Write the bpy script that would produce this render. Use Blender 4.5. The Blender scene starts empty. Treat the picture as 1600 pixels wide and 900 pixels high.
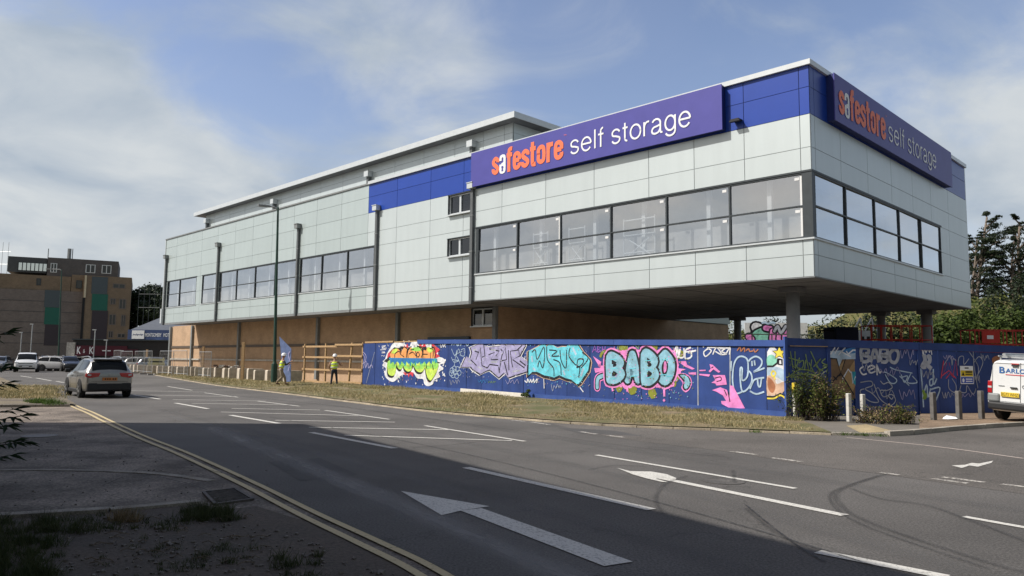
import bpy, bmesh, math, random
from mathutils import Vector, Matrix, noise
random.seed(7)
R_ = math.radians
# ------------------------------------------------------------------ camera
scn = bpy.context.scene
COL = scn.collection
FPX, PITCH, ROLL, EYE = 1176.64, .0967, .0108, 1.65
cp, sp, cr, sr = math.cos(PITCH), math.sin(PITCH), math.cos(ROLL), math.sin(ROLL)
FW = Vector((0, cp, sp)); UP0 = Vector((0, -sp, cp)); RT0 = Vector((1, 0, 0))
CR = RT0*cr + UP0*sr; CU = UP0*cr - RT0*sr
cam_d = bpy.data.cameras.new('camera'); cam = bpy.data.objects.new('camera', cam_d); COL.objects.link(cam)
cam_d.sensor_width = 36; cam_d.lens = FPX/1600*36; cam_d.clip_start = .05; cam_d.clip_end = 6000
M = Matrix(((CR.x, CU.x, -FW.x, 0), (CR.y, CU.y, -FW.y, 0), (CR.z, CU.z, -FW.z, EYE), (0, 0, 0, 1)))
cam.matrix_world = M
scn.camera = cam
# ------------------------------------------------------------------ light
SUN = Vector((-1.167, -.247, 1.30)).normalized()      # towards the sun
elev = math.asin(SUN.z)
world = bpy.data.worlds.new('World'); scn.world = world; world.use_nodes = True
sun_d = bpy.data.lights.new('sun', 'SUN'); sun_d.energy = 5.0; sun_d.angle = R_(.6); sun_d.color = (1, .95, .88)
sun = bpy.data.objects.new('sun', sun_d); COL.objects.link(sun)
sun.rotation_euler = SUN.to_track_quat('Z', 'Y').to_euler(); sun.location = (-30, -10, 40)
scn.view_settings.view_transform = 'Standard'; scn.view_settings.look = 'None'
scn.view_settings.exposure = 0.0; scn.view_settings.gamma = 1.0
scn.view_settings.use_curve_mapping = False

def ray(px, py):
    return CR*((px-800)/FPX) - CU*((py-450)/FPX) + FW
def on_plane(px, py, p0, n):
    d = ray(px, py); o = Vector((0, 0, EYE)); t = (Vector(p0)-o).dot(Vector(n))/d.dot(Vector(n)); return o + d*t
def G(px, py, z=0.0):
    p = on_plane(px, py, (0, 0, z), (0, 0, 1)); return Vector((p.x, p.y))
def Dp(px, py, y):
    return on_plane(px, py, (0, y, 0), (0, 1, 0))

def world_nodes():
    nt = world.node_tree; nt.nodes.clear(); N = nt.nodes.new; L = nt.links.new
    out = N('ShaderNodeOutputWorld'); bg = N('ShaderNodeBackground'); bg.inputs[1].default_value = .1
    sky = N('ShaderNodeTexSky'); sky.sky_type = 'NISHITA'; sky.sun_disc = False
    sky.sun_elevation = elev; sky.sun_rotation = math.atan2(SUN.x, SUN.y)
    sky.air_density = 1.0; sky.dust_density = 1.6; sky.ozone_density = 1.3; sky.altitude = 20
    tc = N('ShaderNodeTexCoord')
    def vm(op, a, b=None):
        n = N('ShaderNodeVectorMath'); n.operation = op
        for i, v in enumerate((a, b)):
            if v is None: continue
            if hasattr(v, 'is_linked'): L(v, n.inputs[i])
            else: n.inputs[i].default_value = v
        return n
    def mth(op, a, b=0, c=0, clamp=False):
        n = N('ShaderNodeMath'); n.operation = op; n.use_clamp = clamp
        for i, v in enumerate((a, b, c)):
            if hasattr(v, 'is_linked'): L(v, n.inputs[i])
            else: n.inputs[i].default_value = v
        return n.outputs[0]
    d = vm('NORMALIZE', tc.outputs['Generated']).outputs[0]
    sep = N('ShaderNodeSeparateXYZ'); L(d, sep.inputs[0])
    zz = mth('MAXIMUM', sep.outputs[2], 0.0)
    den = mth('ADD', zz, .32)
    comb = N('ShaderNodeCombineXYZ')
    L(mth('DIVIDE', sep.outputs[0], den), comb.inputs[0]); L(mth('DIVIDE', sep.outputs[1], den), comb.inputs[1])
    L(mth('MULTIPLY', zz, 1.2), comb.inputs[2])
    n1 = N('ShaderNodeTexNoise'); L(comb.outputs[0], n1.inputs['Vector'])
    n1.inputs['Scale'].default_value = 2.2; n1.inputs['Detail'].default_value = 8; n1.inputs['Roughness'].default_value = .58; n1.inputs['Distortion'].default_value = .7
    n2 = N('ShaderNodeTexNoise'); L(comb.outputs[0], n2.inputs['Vector'])
    n2.inputs['Scale'].default_value = 2.6; n2.inputs['Detail'].default_value = 8; n2.inputs['Roughness'].default_value = .55; n2.inputs['Distortion'].default_value = .4
    bias = None
    blobs = [(20,230,7,.42),(60,330,9,.40),(180,400,9,.42),(380,330,7,.40),(300,440,8,.3),(520,340,6,.34),(640,300,5,.30),(760,240,4,.22),(120,140,5,.26),(230,240,4.5,.26),(20,60,4,.2),
(600,40,6.5,.36),(680,140,5,.28),(480,0,5,.24),(250,0,5,.16),(730,60,4,.12),(900,140,5,.12),(1570,320,8,.42),(1450,150,6,.14),(1350,60,6,.10),(1150,40,4,.08)]
    blobs += [(Vector((-.93, .1, .24)), 0, 34, .50), (Vector((.86, .5, .22)), 0, 24, .60)]
    for px, py, deg, w in blobs:
        c = px.normalized() if isinstance(px, Vector) else ray(px, py).normalized()
        dt = vm('DOT_PRODUCT', d, tuple(c)).outputs['Value']
        mr = N('ShaderNodeMapRange'); mr.interpolation_type = 'SMOOTHSTEP'; L(dt, mr.inputs['Value'])
        mr.inputs['From Min'].default_value = math.cos(R_(deg*1.5)); mr.inputs['From Max'].default_value = math.cos(R_(deg*.25))
        mr.inputs['To Max'].default_value = w
        bias = mr.outputs[0] if bias is None else mth('ADD', bias, mr.outputs[0])
    v = mth('ADD', mth('MULTIPLY_ADD', n1.outputs[0], 2.3, -.66), bias)
    mr = N('ShaderNodeMapRange'); mr.interpolation_type = 'SMOOTHSTEP'; L(v, mr.inputs['Value'])
    mr.inputs['From Min'].default_value = .50; mr.inputs['From Max'].default_value = 1.42; mr.inputs['To Max'].default_value = .93; mr.inputs['To Min'].default_value = .06
    # pale haze low down
    hz = N('ShaderNodeMapRange'); L(sep.outputs[2], hz.inputs['Value']); hz.interpolation_type = 'SMOOTHSTEP'
    hz.inputs['From Min'].default_value = 0; hz.inputs['From Max'].default_value = .34; hz.inputs['To Min'].default_value = .7; hz.inputs['To Max'].default_value = 0
    fr = N('ShaderNodeMapRange'); L(sep.outputs[1], fr.inputs['Value']); fr.inputs['From Min'].default_value = -.1; fr.inputs['From Max'].default_value = .5; fr.inputs['To Min'].default_value = .25
    hzf = mth('MULTIPLY', hz.outputs[0], fr.outputs[0])
    cc = N('ShaderNodeMix'); cc.data_type = 'RGBA'
    mr2 = N('ShaderNodeMapRange'); L(mth('ADD', n2.outputs[0], mth('MULTIPLY', bias, .06)), mr2.inputs['Value']); mr2.inputs['From Min'].default_value = .40; mr2.inputs['From Max'].default_value = .68
    L(mr2.outputs[0], cc.inputs[0]); cc.inputs[6].default_value = CLOUD_D; cc.inputs[7].default_value = CLOUD_L
    tint = N('ShaderNodeMix'); tint.data_type = 'RGBA'; tint.blend_type = 'MULTIPLY'; tint.inputs[0].default_value = 1
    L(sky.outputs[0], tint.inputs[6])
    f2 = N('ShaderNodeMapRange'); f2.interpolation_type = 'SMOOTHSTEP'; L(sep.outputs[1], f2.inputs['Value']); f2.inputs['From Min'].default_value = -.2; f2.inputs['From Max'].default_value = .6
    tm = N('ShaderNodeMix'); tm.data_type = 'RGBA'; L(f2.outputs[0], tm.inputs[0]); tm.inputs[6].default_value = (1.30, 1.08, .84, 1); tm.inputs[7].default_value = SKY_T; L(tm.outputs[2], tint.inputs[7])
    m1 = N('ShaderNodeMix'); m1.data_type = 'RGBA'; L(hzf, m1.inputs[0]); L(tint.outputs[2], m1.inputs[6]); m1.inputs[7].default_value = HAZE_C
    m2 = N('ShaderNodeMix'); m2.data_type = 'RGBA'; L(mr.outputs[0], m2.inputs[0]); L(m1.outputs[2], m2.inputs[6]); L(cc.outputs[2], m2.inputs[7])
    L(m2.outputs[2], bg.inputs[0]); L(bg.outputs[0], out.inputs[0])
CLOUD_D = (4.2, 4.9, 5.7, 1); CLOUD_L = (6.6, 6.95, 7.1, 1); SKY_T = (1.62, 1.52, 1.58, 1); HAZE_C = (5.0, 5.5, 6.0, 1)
world_nodes()

# ------------------------------------------------------------------ materials
def mat(name, col, rough=.8, var=.12, scale=6.0, bump=0.0, metal=0.0, spec=.4, detail=6, coords='Object', stretch=None, col2=None, fac=(.35, .65), emis=None, coat=0):
    m = bpy.data.materials.new(name); m.use_nodes = True; nt = m.node_tree; b = nt.nodes['Principled BSDF']
    b.inputs['Roughness'].default_value = rough; b.inputs['Metallic'].default_value = metal
    b.inputs['Specular IOR Level'].default_value = spec
    b.inputs['Coat Weight'].default_value = coat
    N = nt.nodes.new; L = nt.links.new
    tc = N('ShaderNodeTexCoord'); mp = N('ShaderNodeMapping'); L(tc.outputs[coords], mp.inputs[0])
    if stretch: mp.inputs['Scale'].default_value = stretch
    nz = N('ShaderNodeTexNoise'); L(mp.outputs[0], nz.inputs['Vector']); nz.inputs['Scale'].default_value = scale; nz.inputs['Detail'].default_value = detail; nz.inputs['Roughness'].default_value = .6
    r = N('ShaderNodeMapRange'); L(nz.outputs[0], r.inputs[0]); r.inputs[1].default_value = fac[0]; r.inputs[2].default_value = fac[1]
    mx = N('ShaderNodeMix'); mx.data_type = 'RGBA'; L(r.outputs[0], mx.inputs[0])
    c2 = col2 if col2 else tuple(min(1, c*(1+var)) for c in col)
    c1 = col if col2 else tuple(c*(1-var) for c in col)
    mx.inputs[6].default_value = (*c1, 1); mx.inputs[7].default_value = (*c2, 1)
    L(mx.outputs[2], b.inputs['Base Color'])
    if bump:
        bp = N('ShaderNodeBump'); bp.inputs['Strength'].default_value = bump; bp.inputs['Distance'].default_value = .02
        L(nz.outputs[0], bp.inputs['Height']); L(bp.outputs[0], b.inputs['Normal'])
    return m
def island(m, amt, obj=0.0, streak=0.0):
    """small tone differences from sheet to sheet (and rain streaks running down them)"""
    nt = m.node_tree; b = nt.nodes['Principled BSDF']; N = nt.nodes.new; L = nt.links.new; src = b.inputs['Base Color'].links[0].from_socket
    g = N('ShaderNodeNewGeometry'); r = N('ShaderNodeMapRange'); L(g.outputs['Random Per Island'], r.inputs[0]); r.inputs[3].default_value = 1-amt; r.inputs[4].default_value = 1+amt; f = r.outputs[0]
    if obj:
        oi = N('ShaderNodeObjectInfo'); r2 = N('ShaderNodeMapRange'); L(oi.outputs['Random'], r2.inputs[0]); r2.inputs[3].default_value = 1-obj; r2.inputs[4].default_value = 1+obj
        q = N('ShaderNodeMath'); q.operation = 'MULTIPLY'; L(f, q.inputs[0]); L(r2.outputs[0], q.inputs[1]); f = q.outputs[0]
    if streak:
        tc = N('ShaderNodeTexCoord'); mp = N('ShaderNodeMapping'); mp.inputs['Scale'].default_value = (1.6, 1.6, .18); L(tc.outputs['Object'], mp.inputs[0]); nz = N('ShaderNodeTexNoise'); nz.inputs['Scale'].default_value = 1.4; nz.inputs['Detail'].default_value = 6; L(mp.outputs[0], nz.inputs['Vector'])
        r3 = N('ShaderNodeMapRange'); L(nz.outputs[0], r3.inputs[0]); r3.inputs[1].default_value = .35; r3.inputs[2].default_value = .7; r3.inputs[3].default_value = 1+streak*.4; r3.inputs[4].default_value = 1-streak
        q = N('ShaderNodeMath'); q.operation = 'MULTIPLY'; L(f, q.inputs[0]); L(r3.outputs[0], q.inputs[1]); f = q.outputs[0]
    c = N('ShaderNodeCombineColor')
    for i in range(3): L(f, c.inputs[i])
    mu = N('ShaderNodeMix'); mu.data_type = 'RGBA'; mu.blend_type = 'MULTIPLY'; mu.inputs[0].default_value = 1; L(src, mu.inputs[6]); L(c.outputs[0], mu.inputs[7]); L(mu.outputs[2], b.inputs['Base Color'])
    return m
def flat(name, col, rough=.6, **k): return mat(name, col, rough, var=.05, **k)

def ground_mat(name, col, speck=.35, patch=.18, fine=60, big=.25, col_patch=None, bump=.3):
    """weathered ground: fine aggregate speckle over slow patches and cracks"""
    m = bpy.data.materials.new(name); m.use_nodes = True; nt = m.node_tree; b = nt.nodes['Principled BSDF']
    N = nt.nodes.new; L = nt.links.new
    b.inputs['Roughness'].default_value = .88; b.inputs['Specular IOR Level'].default_value = .3
    tc = N('ShaderNodeTexCoord')
    a = N('ShaderNodeTexNoise'); L(tc.outputs['Object'], a.inputs['Vector']); a.inputs['Scale'].default_value = big; a.inputs['Detail'].default_value = 9; a.inputs['Roughness'].default_value = .62
    f = N('ShaderNodeTexNoise'); L(tc.outputs['Object'], f.inputs['Vector']); f.inputs['Scale'].default_value = fine; f.inputs['Detail'].default_value = 4; f.inputs['Roughness'].default_value = .75
    ra = N('ShaderNodeMapRange'); L(a.outputs[0], ra.inputs[0]); ra.inputs[1].default_value = .38; ra.inputs[2].default_value = .62; 
    rf = N('ShaderNodeMapRange'); L(f.outputs[0], rf.inputs[0]); rf.inputs[1].default_value = .3; rf.inputs[2].default_value = .7; rf.inputs[3].default_value = 1-speck; rf.inputs[4].default_value = 1+speck
    mx = N('ShaderNodeMix'); mx.data_type = 'RGBA'; L(ra.outputs[0], mx.inputs[0])
    mx.inputs[6].default_value = (*[c*(1-patch) for c in col], 1); mx.inputs[7].default_value = (*(col_patch or [c*(1+patch) for c in col]), 1)
    mu = N('ShaderNodeMix'); mu.data_type = 'RGBA'; mu.blend_type = 'MULTIPLY'; mu.inputs[0].default_value = 1; L(mx.outputs[2], mu.inputs[6])
    cb = N('ShaderNodeCombineColor'); 
    for i in range(3): L(rf.outputs[0], cb.inputs[i])
    L(cb.outputs[0], mu.inputs[7])
    # hairline cracks
    vo = N('ShaderNodeTexVoronoi'); vo.feature = 'DISTANCE_TO_EDGE'; vo.inputs['Scale'].default_value = .22
    wv = N('ShaderNodeVectorMath'); wv.operation = 'ADD'; L(tc.outputs['Object'], wv.inputs[0])
    wn = N('ShaderNodeTexNoise'); wn.inputs['Scale'].default_value = 1.3; wn.inputs['Detail'].default_value = 5; L(tc.outputs['Object'], wn.inputs['Vector'])
    ws = N('ShaderNodeVectorMath'); ws.operation = 'SCALE'; ws.inputs['Scale'].default_value = 1.6; L(wn.outputs['Color'], ws.inputs[0]); L(ws.outputs[0], wv.inputs[1])
    L(wv.outputs[0], vo.inputs['Vector'])
    rc = N('ShaderNodeMapRange'); L(vo.outputs['Distance'], rc.inputs[0]); rc.inputs[1].default_value = 0; rc.inputs[2].default_value = .006; rc.inputs[3].default_value = .72; rc.inputs[4].default_value = 1
    mu2 = N('ShaderNodeMix'); mu2.data_type = 'RGBA'; mu2.blend_type = 'MULTIPLY'; mu2.inputs[0].default_value = 1; L(mu.outputs[2], mu2.inputs[6])
    cb2 = N('ShaderNodeCombineColor')
    for i in range(3): L(rc.outputs[0], cb2.inputs[i])
    L(cb2.outputs[0], mu2.inputs[7]); L(mu2.outputs[2], b.inputs['Base Color'])
    bp = N('ShaderNodeBump'); bp.inputs['Strength'].default_value = bump; bp.inputs['Distance'].default_value = .01; L(f.outputs[0], bp.inputs['Height']); L(bp.outputs[0], b.inputs['Normal'])
    return m
def worn_mat(name, col, cover=.55, scale=9, rough=.8, edge=False, stretch=None, noise_soft=.12, maxa=1.0):
    """paint or stain with holes worn through it; with edge=True it fades towards the ribbon's sides (UV)"""
    m = bpy.data.materials.new(name); m.use_nodes = True; nt = m.node_tree; b = nt.nodes['Principled BSDF']
    N = nt.nodes.new; L = nt.links.new
    b.inputs['Base Color'].default_value = (*col, 1); b.inputs['Roughness'].default_value = rough
    tc = N('ShaderNodeTexCoord'); mp = N('ShaderNodeMapping'); L(tc.outputs['UV' if edge and stretch else 'Object'], mp.inputs[0])
    if stretch: mp.inputs['Scale'].default_value = stretch
    nz = N('ShaderNodeTexNoise'); nz.inputs['Scale'].default_value = scale; nz.inputs['Detail'].default_value = 8; nz.inputs['Roughness'].default_value = .7; L(mp.outputs[0], nz.inputs['Vector'])
    r = N('ShaderNodeMapRange'); L(nz.outputs[0], r.inputs[0]); t = 1-cover
    r.inputs[1].default_value = .5+(t-.5)*.6-noise_soft; r.inputs[2].default_value = .5+(t-.5)*.6+noise_soft; r.inputs[4].default_value = maxa
    fac = r.outputs[0]
    if edge:
        sx = N('ShaderNodeSeparateXYZ'); L(tc.outputs['UV'], sx.inputs[0])
        q = N('ShaderNodeMath'); q.operation = 'PINGPONG'; q.inputs[1].default_value = .5; L(sx.outputs[1], q.inputs[0])
        e = N('ShaderNodeMapRange'); e.interpolation_type = 'SMOOTHSTEP'; L(q.outputs[0], e.inputs[0]); e.inputs[1].default_value = 0; e.inputs[2].default_value = .45
        mm = N('ShaderNodeMath'); mm.operation = 'MULTIPLY'; L(fac, mm.inputs[0]); L(e.outputs[0], mm.inputs[1]); fac = mm.outputs[0]
    tr = N('ShaderNodeBsdfTransparent'); ms = N('ShaderNodeMixShader'); L(fac, ms.inputs[0]); L(tr.outputs[0], ms.inputs[1]); L(b.outputs[0], ms.inputs[2])
    L(ms.outputs[0], nt.nodes['Material Output'].inputs[0])
    return m
def glass_mat(name, tint, refl, rough=.01, wav=.0):
    m = bpy.data.materials.new(name); m.use_nodes = True; nt = m.node_tree; nt.nodes.remove(nt.nodes['Principled BSDF'])
    N = nt.nodes.new; L = nt.links.new
    tr = N('ShaderNodeBsdfTransparent'); tr.inputs[0].default_value = (*tint, 1)
    gl = N('ShaderNodeBsdfGlossy'); gl.inputs['Roughness'].default_value = rough; gl.inputs[0].default_value = (.92, .95, 1, 1)
    lw = N('ShaderNodeLayerWeight'); lw.inputs[0].default_value = .5
    r = N('ShaderNodeMapRange'); L(lw.outputs['Facing'], r.inputs[0]); r.inputs[1].default_value = .45; r.inputs[3].default_value = refl; r.inputs[4].default_value = 1
    ms = N('ShaderNodeMixShader'); L(r.outputs[0], ms.inputs[0]); L(tr.outputs[0], ms.inputs[1]); L(gl.outputs[0], ms.inputs[2])
    if wav:
        tc = N('ShaderNodeTexCoord'); nz = N('ShaderNodeTexNoise'); nz.inputs['Scale'].default_value = 1.1; nz.inputs['Detail'].default_value = 1; L(tc.outputs['Object'], nz.inputs['Vector'])
        bp = N('ShaderNodeBump'); bp.inputs['Strength'].default_value = wav; bp.inputs['Distance'].default_value = .03; L(nz.outputs[0], bp.inputs['Height']); L(bp.outputs[0], gl.inputs['Normal'])
    L(ms.outputs[0], nt.nodes['Material Output'].inputs[0])
    return m
def brick_mat(name, c1, c2, mortar, scale=1.0):
    m = bpy.data.materials.new(name); m.use_nodes = True; nt = m.node_tree; b = nt.nodes['Principled BSDF']
    N = nt.nodes.new; L = nt.links.new; b.inputs['Roughness'].default_value = .9
    tc = N('ShaderNodeTexCoord'); sx = N('ShaderNodeSeparateXYZ'); L(tc.outputs['Object'], sx.inputs[0])
    ad = N('ShaderNodeMath'); ad.operation = 'ADD'; L(sx.outputs[0], ad.inputs[0]); L(sx.outputs[1], ad.inputs[1])
    cb = N('ShaderNodeCombineXYZ'); L(ad.outputs[0], cb.inputs[0]); L(sx.outputs[2], cb.inputs[1])
    br = N('ShaderNodeTexBrick'); L(cb.outputs[0], br.inputs['Vector']); br.inputs['Scale'].default_value = scale
    br.inputs['Brick Width'].default_value = .225; br.inputs['Row Height'].default_value = .075; br.inputs['Mortar Size'].default_value = .008
    br.inputs['Color1'].default_value = (*c1, 1); br.inputs['Color2'].default_value = (*c2, 1); br.inputs['Mortar'].default_value = (*mortar, 1)
    nz = N('ShaderNodeTexNoise'); L(tc.outputs['Object'], nz.inputs['Vector']); nz.inputs['Scale'].default_value = .9; nz.inputs['Detail'].default_value = 8; nz.inputs['Roughness'].default_value = .7
    r = N('ShaderNodeMapRange'); L(nz.outputs[0], r.inputs[0]); r.inputs[1].default_value = .3; r.inputs[2].default_value = .7; r.inputs[3].default_value = .8; r.inputs[4].default_value = 1.15
    c = N('ShaderNodeCombineColor')
    for i in range(3): L(r.outputs[0], c.inputs[i])
    mu = N('ShaderNodeMix'); mu.data_type = 'RGBA'; mu.blend_type = 'MULTIPLY'; mu.inputs[0].default_value = 1; L(br.outputs[0], mu.inputs[6]); L(c.outputs[0], mu.inputs[7])
    L(mu.outputs[2], b.inputs['Base Color'])
    return m

# ------------------------------------------------------------------ mesh helpers
class MB:
    def __init__(s): s.v = []; s.f = []; s.m = []; s.uv = None
    def quad(s, a, b, c, d, mi=0):
        n = len(s.v); s.v += [tuple(a), tuple(b), tuple(c), tuple(d)]; s.f.append((n, n+1, n+2, n+3)); s.m.append(mi); return s
    def poly(s, pts, mi=0):
        n = len(s.v); s.v += [tuple(p) for p in pts]; s.f.append(tuple(range(n, n+len(pts)))); s.m.append(mi); return s
    def box(s, x0, x1, y0, y1, z0, z1, mi=0, T=None):
        n = len(s.v); p = [(x, y, z) for z in (z0, z1) for x, y in ((x0, y0), (x1, y0), (x1, y1), (x0, y1))]
        if T is not None: p = [tuple(T @ Vector(q)) for q in p]
        s.v += p
        for f in ((0, 3, 2, 1), (4, 5, 6, 7), (0, 1, 5, 4), (1, 2, 6, 5), (2, 3, 7, 6), (3, 0, 4, 7)):
            s.f.append(tuple(n+i for i in f)); s.m.append(mi)
        return s
    def beam(s, a, b, w, h=None, mi=0, up=Vector((0, 0, 1))):
        a = Vector(a); b = Vector(b); h = h or w; d = (b-a); Lg = d.length
        if Lg < 1e-6: return s
        d.normalize()
        if abs(d.dot(up)) > .98: up = Vector((0, 1, 0))
        x = d.cross(up).normalized(); y = x.cross(d).normalized()
        T = Matrix(((x.x, y.x, d.x, a.x), (x.y, y.y, d.y, a.y), (x.z, y.z, d.z, a.z), (0, 0, 0, 1)))
        return s.box(-w/2, w/2, -h/2, h/2, 0, Lg, mi, T)
    def tube(s, pts, r, n=8, mi=0, cap=True):
        pts = [Vector(p) for p in pts]; rr = r if isinstance(r, (list, tuple)) else [r]*len(pts)
        base = len(s.v)
        for i, p in enumerate(pts):
            d = (pts[min(i+1, len(pts)-1)]-pts[max(i-1, 0)]).normalized()
            u = Vector((0, 0, 1)) if abs(d.z) < .95 else Vector((1, 0, 0))
            x = d.cross(u).normalized(); y = x.cross(d).normalized()
            for k in range(n):
                a = 2*math.pi*k/n; s.v.append(tuple(p + x*math.cos(a)*rr[i] + y*math.sin(a)*rr[i]))
        for i in range(len(pts)-1):
            for k in range(n):
                s.f.append((base+i*n+k, base+i*n+(k+1) % n, base+(i+1)*n+(k+1) % n, base+(i+1)*n+k)); s.m.append(mi)
        if cap:
            s.f.append(tuple(base+k for k in range(n))[::-1]); s.m.append(mi)
            s.f.append(tuple(base+(len(pts)-1)*n+k for k in range(n))); s.m.append(mi)
        return s
    def prism(s, pts2, T, h, mi=0):
        """polygon in local xy, extruded 0..h along local z, through matrix T"""
        n = len(s.v); k = len(pts2)
        s.v += [tuple(T @ Vector((x, y, 0))) for x, y in pts2] + [tuple(T @ Vector((x, y, h))) for x, y in pts2]
        s.f.append(tuple(n+i for i in range(k))[::-1]); s.f.append(tuple(n+k+i for i in range(k))); s.m += [mi, mi]
        for i in range(k):
            s.f.append((n+i, n+(i+1) % k, n+k+(i+1) % k, n+k+i)); s.m.append(mi)
        return s
    def ico(s, c, r, sc=(1, 1, 1), n=8, mi=0, rows=5):
        base = len(s.v); c = Vector(c)
        for i in range(rows+1):
            t = math.pi*i/rows
            for k in range(n):
                a = 2*math.pi*k/n
                s.v.append((c.x+r*sc[0]*math.sin(t)*math.cos(a), c.y+r*sc[1]*math.sin(t)*math.sin(a), c.z+r*sc[2]*math.cos(t)))
        for i in range(rows):
            for k in range(n):
                s.f.append((base+i*n+k, base+(i+1)*n+k, base+(i+1)*n+(k+1) % n, base+i*n+(k+1) % n)); s.m.append(mi)
        return s
    def ribbon(s, pts, w, z=0.0, mi=0, closed=False):
        """flat strip on the ground along 2D points; stores uv"""
        if s.uv is None: s.uv = {}
        P = [Vector((p[0], p[1])) for p in pts]; L = 0; prev = None
        ws = w if isinstance(w, (list, tuple)) else [w]*len(P)
        for i, p in enumerate(P):
            d = (P[min(i+1, len(P)-1)]-P[max(i-1, 0)]).normalized(); nrm = Vector((-d.y, d.x))
            if i: L += (P[i]-P[i-1]).length
            a = p+nrm*ws[i]/2; b = p-nrm*ws[i]/2
            n = len(s.v); s.v += [(a.x, a.y, z), (b.x, b.y, z)]
            s.uv[n] = (L, 1); s.uv[n+1] = (L, 0)
            if prev is not None: s.f.append((prev, prev+1, n+1, n)); s.m.append(mi)
            prev = n
        return s
    def build(s, name, mats, parent=None, smooth=False, bevel=0, loc=None, weld=False):
        me = bpy.data.meshes.new(name); me.from_pydata(s.v, [], s.f); 
        if not isinstance(mats, (list, tuple)): mats = [mats]
        for m in mats: me.materials.append(m)
        if len(mats) > 1: me.polygons.foreach_set('material_index', s.m)
        if s.uv is not None:
            ul = me.uv_layers.new(name='uv')
            for lp in me.loops: ul.data[lp.index].uv = s.uv.get(lp.vertex_index, (0, 0))
        if weld:
            bm = bmesh.new(); bm.from_mesh(me); bmesh.ops.remove_doubles(bm, verts=bm.verts, dist=.0005); bmesh.ops.recalc_face_normals(bm, faces=bm.faces); bm.to_mesh(me); bm.free()
        if smooth: me.polygons.foreach_set('use_smooth', [True]*len(me.polygons))
        me.update(); o = bpy.data.objects.new(name, me); COL.objects.link(o)
        if parent is not None: o.parent = parent
        if loc is not None: o.location = loc
        if bevel:
            b = o.modifiers.new('bevel', 'BEVEL'); b.width = bevel; b.segments = 2; b.limit_method = 'ANGLE'
        return o
def _split(s, name, mats, parent=None, **k):
    par = list(range(len(s.v)))
    def find(i):
        while par[i] != i: par[i] = par[par[i]]; i = par[i]
        return i
    for f in s.f:
        for i in f[1:]: par[find(i)] = find(f[0])
    groups = {}
    for f, m in zip(s.f, s.m): groups.setdefault(find(f[0]), []).append((f, m))
    out = []
    for g in groups.values():
        b = MB(); mp = {}
        for f, m in g:
            for i in f:
                if i not in mp: mp[i] = len(b.v); b.v.append(s.v[i])
            b.f.append(tuple(mp[i] for i in f)); b.m.append(m)
        out.append(b.build(name, mats, parent, **k))
    return out
MB.split = _split
def thing(name, label, cat, loc=(0, 0, 0), rz=0, group=None):
    o = bpy.data.objects.new(name, None); COL.objects.link(o); o.location = loc; o.rotation_euler = (0, 0, rz)
    o.empty_display_size = .3
    return tag(o, label, cat, group)
def tag(o, label, cat, group=None):
    o['label'] = label; o['category'] = cat
    if group: o['group'] = group
    return o
def struct(o, kind='structure', label=None, cat=None):
    o['kind'] = kind
    if label: o['label'] = label
    if cat: o['category'] = cat
    return o
def kids(o): return [c for c in bpy.data.objects if c.parent == o]
def dup(root, loc, rz, label, group=None):
    c = root.copy(); COL.objects.link(c); c.location = loc; c.rotation_euler = (0, 0, rz); c['label'] = label
    if group: c['group'] = group
    for ch in kids(root):
        k = ch.copy(); COL.objects.link(k); k.parent = c
        for g in kids(ch):
            h = g.copy(); COL.objects.link(h); h.parent = k
    return c
def catmull(pts, n=6, closed=False):
    P = [Vector(p) for p in pts]; out = []; m = len(P)
    rng = m if closed else m-1
    for i in range(rng):
        if closed: a, b, c, d = P[(i-1) % m], P[i], P[(i+1) % m], P[(i+2) % m]
        else: a, b, c, d = P[max(i-1, 0)], P[i], P[i+1], P[min(i+2, m-1)]
        for k in range(n):
            t = k/n; out.append(.5*((2*b)+(c-a)*t+(2*a-5*b+4*c-d)*t*t+(3*b-a-3*c+d)*t**3))
    if not closed: out.append(P[-1])
    return out
_tc = {}
def text_mesh(txt, bold=0.0, shear=0.0):
    """2D triangles/faces of a string, normalised to its bounding box 0..1 x 0..1; also aspect"""
    key = (txt, bold, shear)
    if key in _tc: return _tc[key]
    cu = bpy.data.curves.new('t', 'FONT'); cu.body = txt; cu.offset = bold; cu.shear = shear; cu.resolution_u = 5; cu.fill_mode = 'BOTH'; cu.space_character = 1.0+bold*2
    o = bpy.data.objects.new('t', cu); COL.objects.link(o); dg = bpy.context.evaluated_depsgraph_get()
    me = o.evaluated_get(dg).to_mesh(); vs = [v.co.copy() for v in me.vertices]; fs = [tuple(p.vertices) for p in me.polygons]
    o.evaluated_get(dg).to_mesh_clear(); COL.objects.unlink(o); bpy.data.objects.remove(o); bpy.data.curves.remove(cu)
    x0 = min(v.x for v in vs); x1 = max(v.x for v in vs); y0 = min(v.y for v in vs); y1 = max(v.y for v in vs)
    r = ([((v.x-x0)/(x1-x0), (v.y-y0)/(y1-y0)) for v in vs], fs, (x1-x0)/(y1-y0)); _tc[key] = r; return r
def put_text(mb, txt, T, u0, u1, v0, v1, off=0, mi=0, bold=0.0, shear=0.0, warp=None):
    """text filling the rect; T maps (u, v, off) to space"""
    vs, fs, _ = text_mesh(txt, bold, shear); n = len(mb.v)
    for a, b in vs:
        u = u0+(u1-u0)*a; v = v0+(v1-v0)*b
        if warp: u, v = warp(u, v, a, b)
        mb.v.append(tuple(T(u, v, off)))
    for f in fs: mb.f.append(tuple(n+i for i in f)); mb.m.append(mi)
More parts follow.
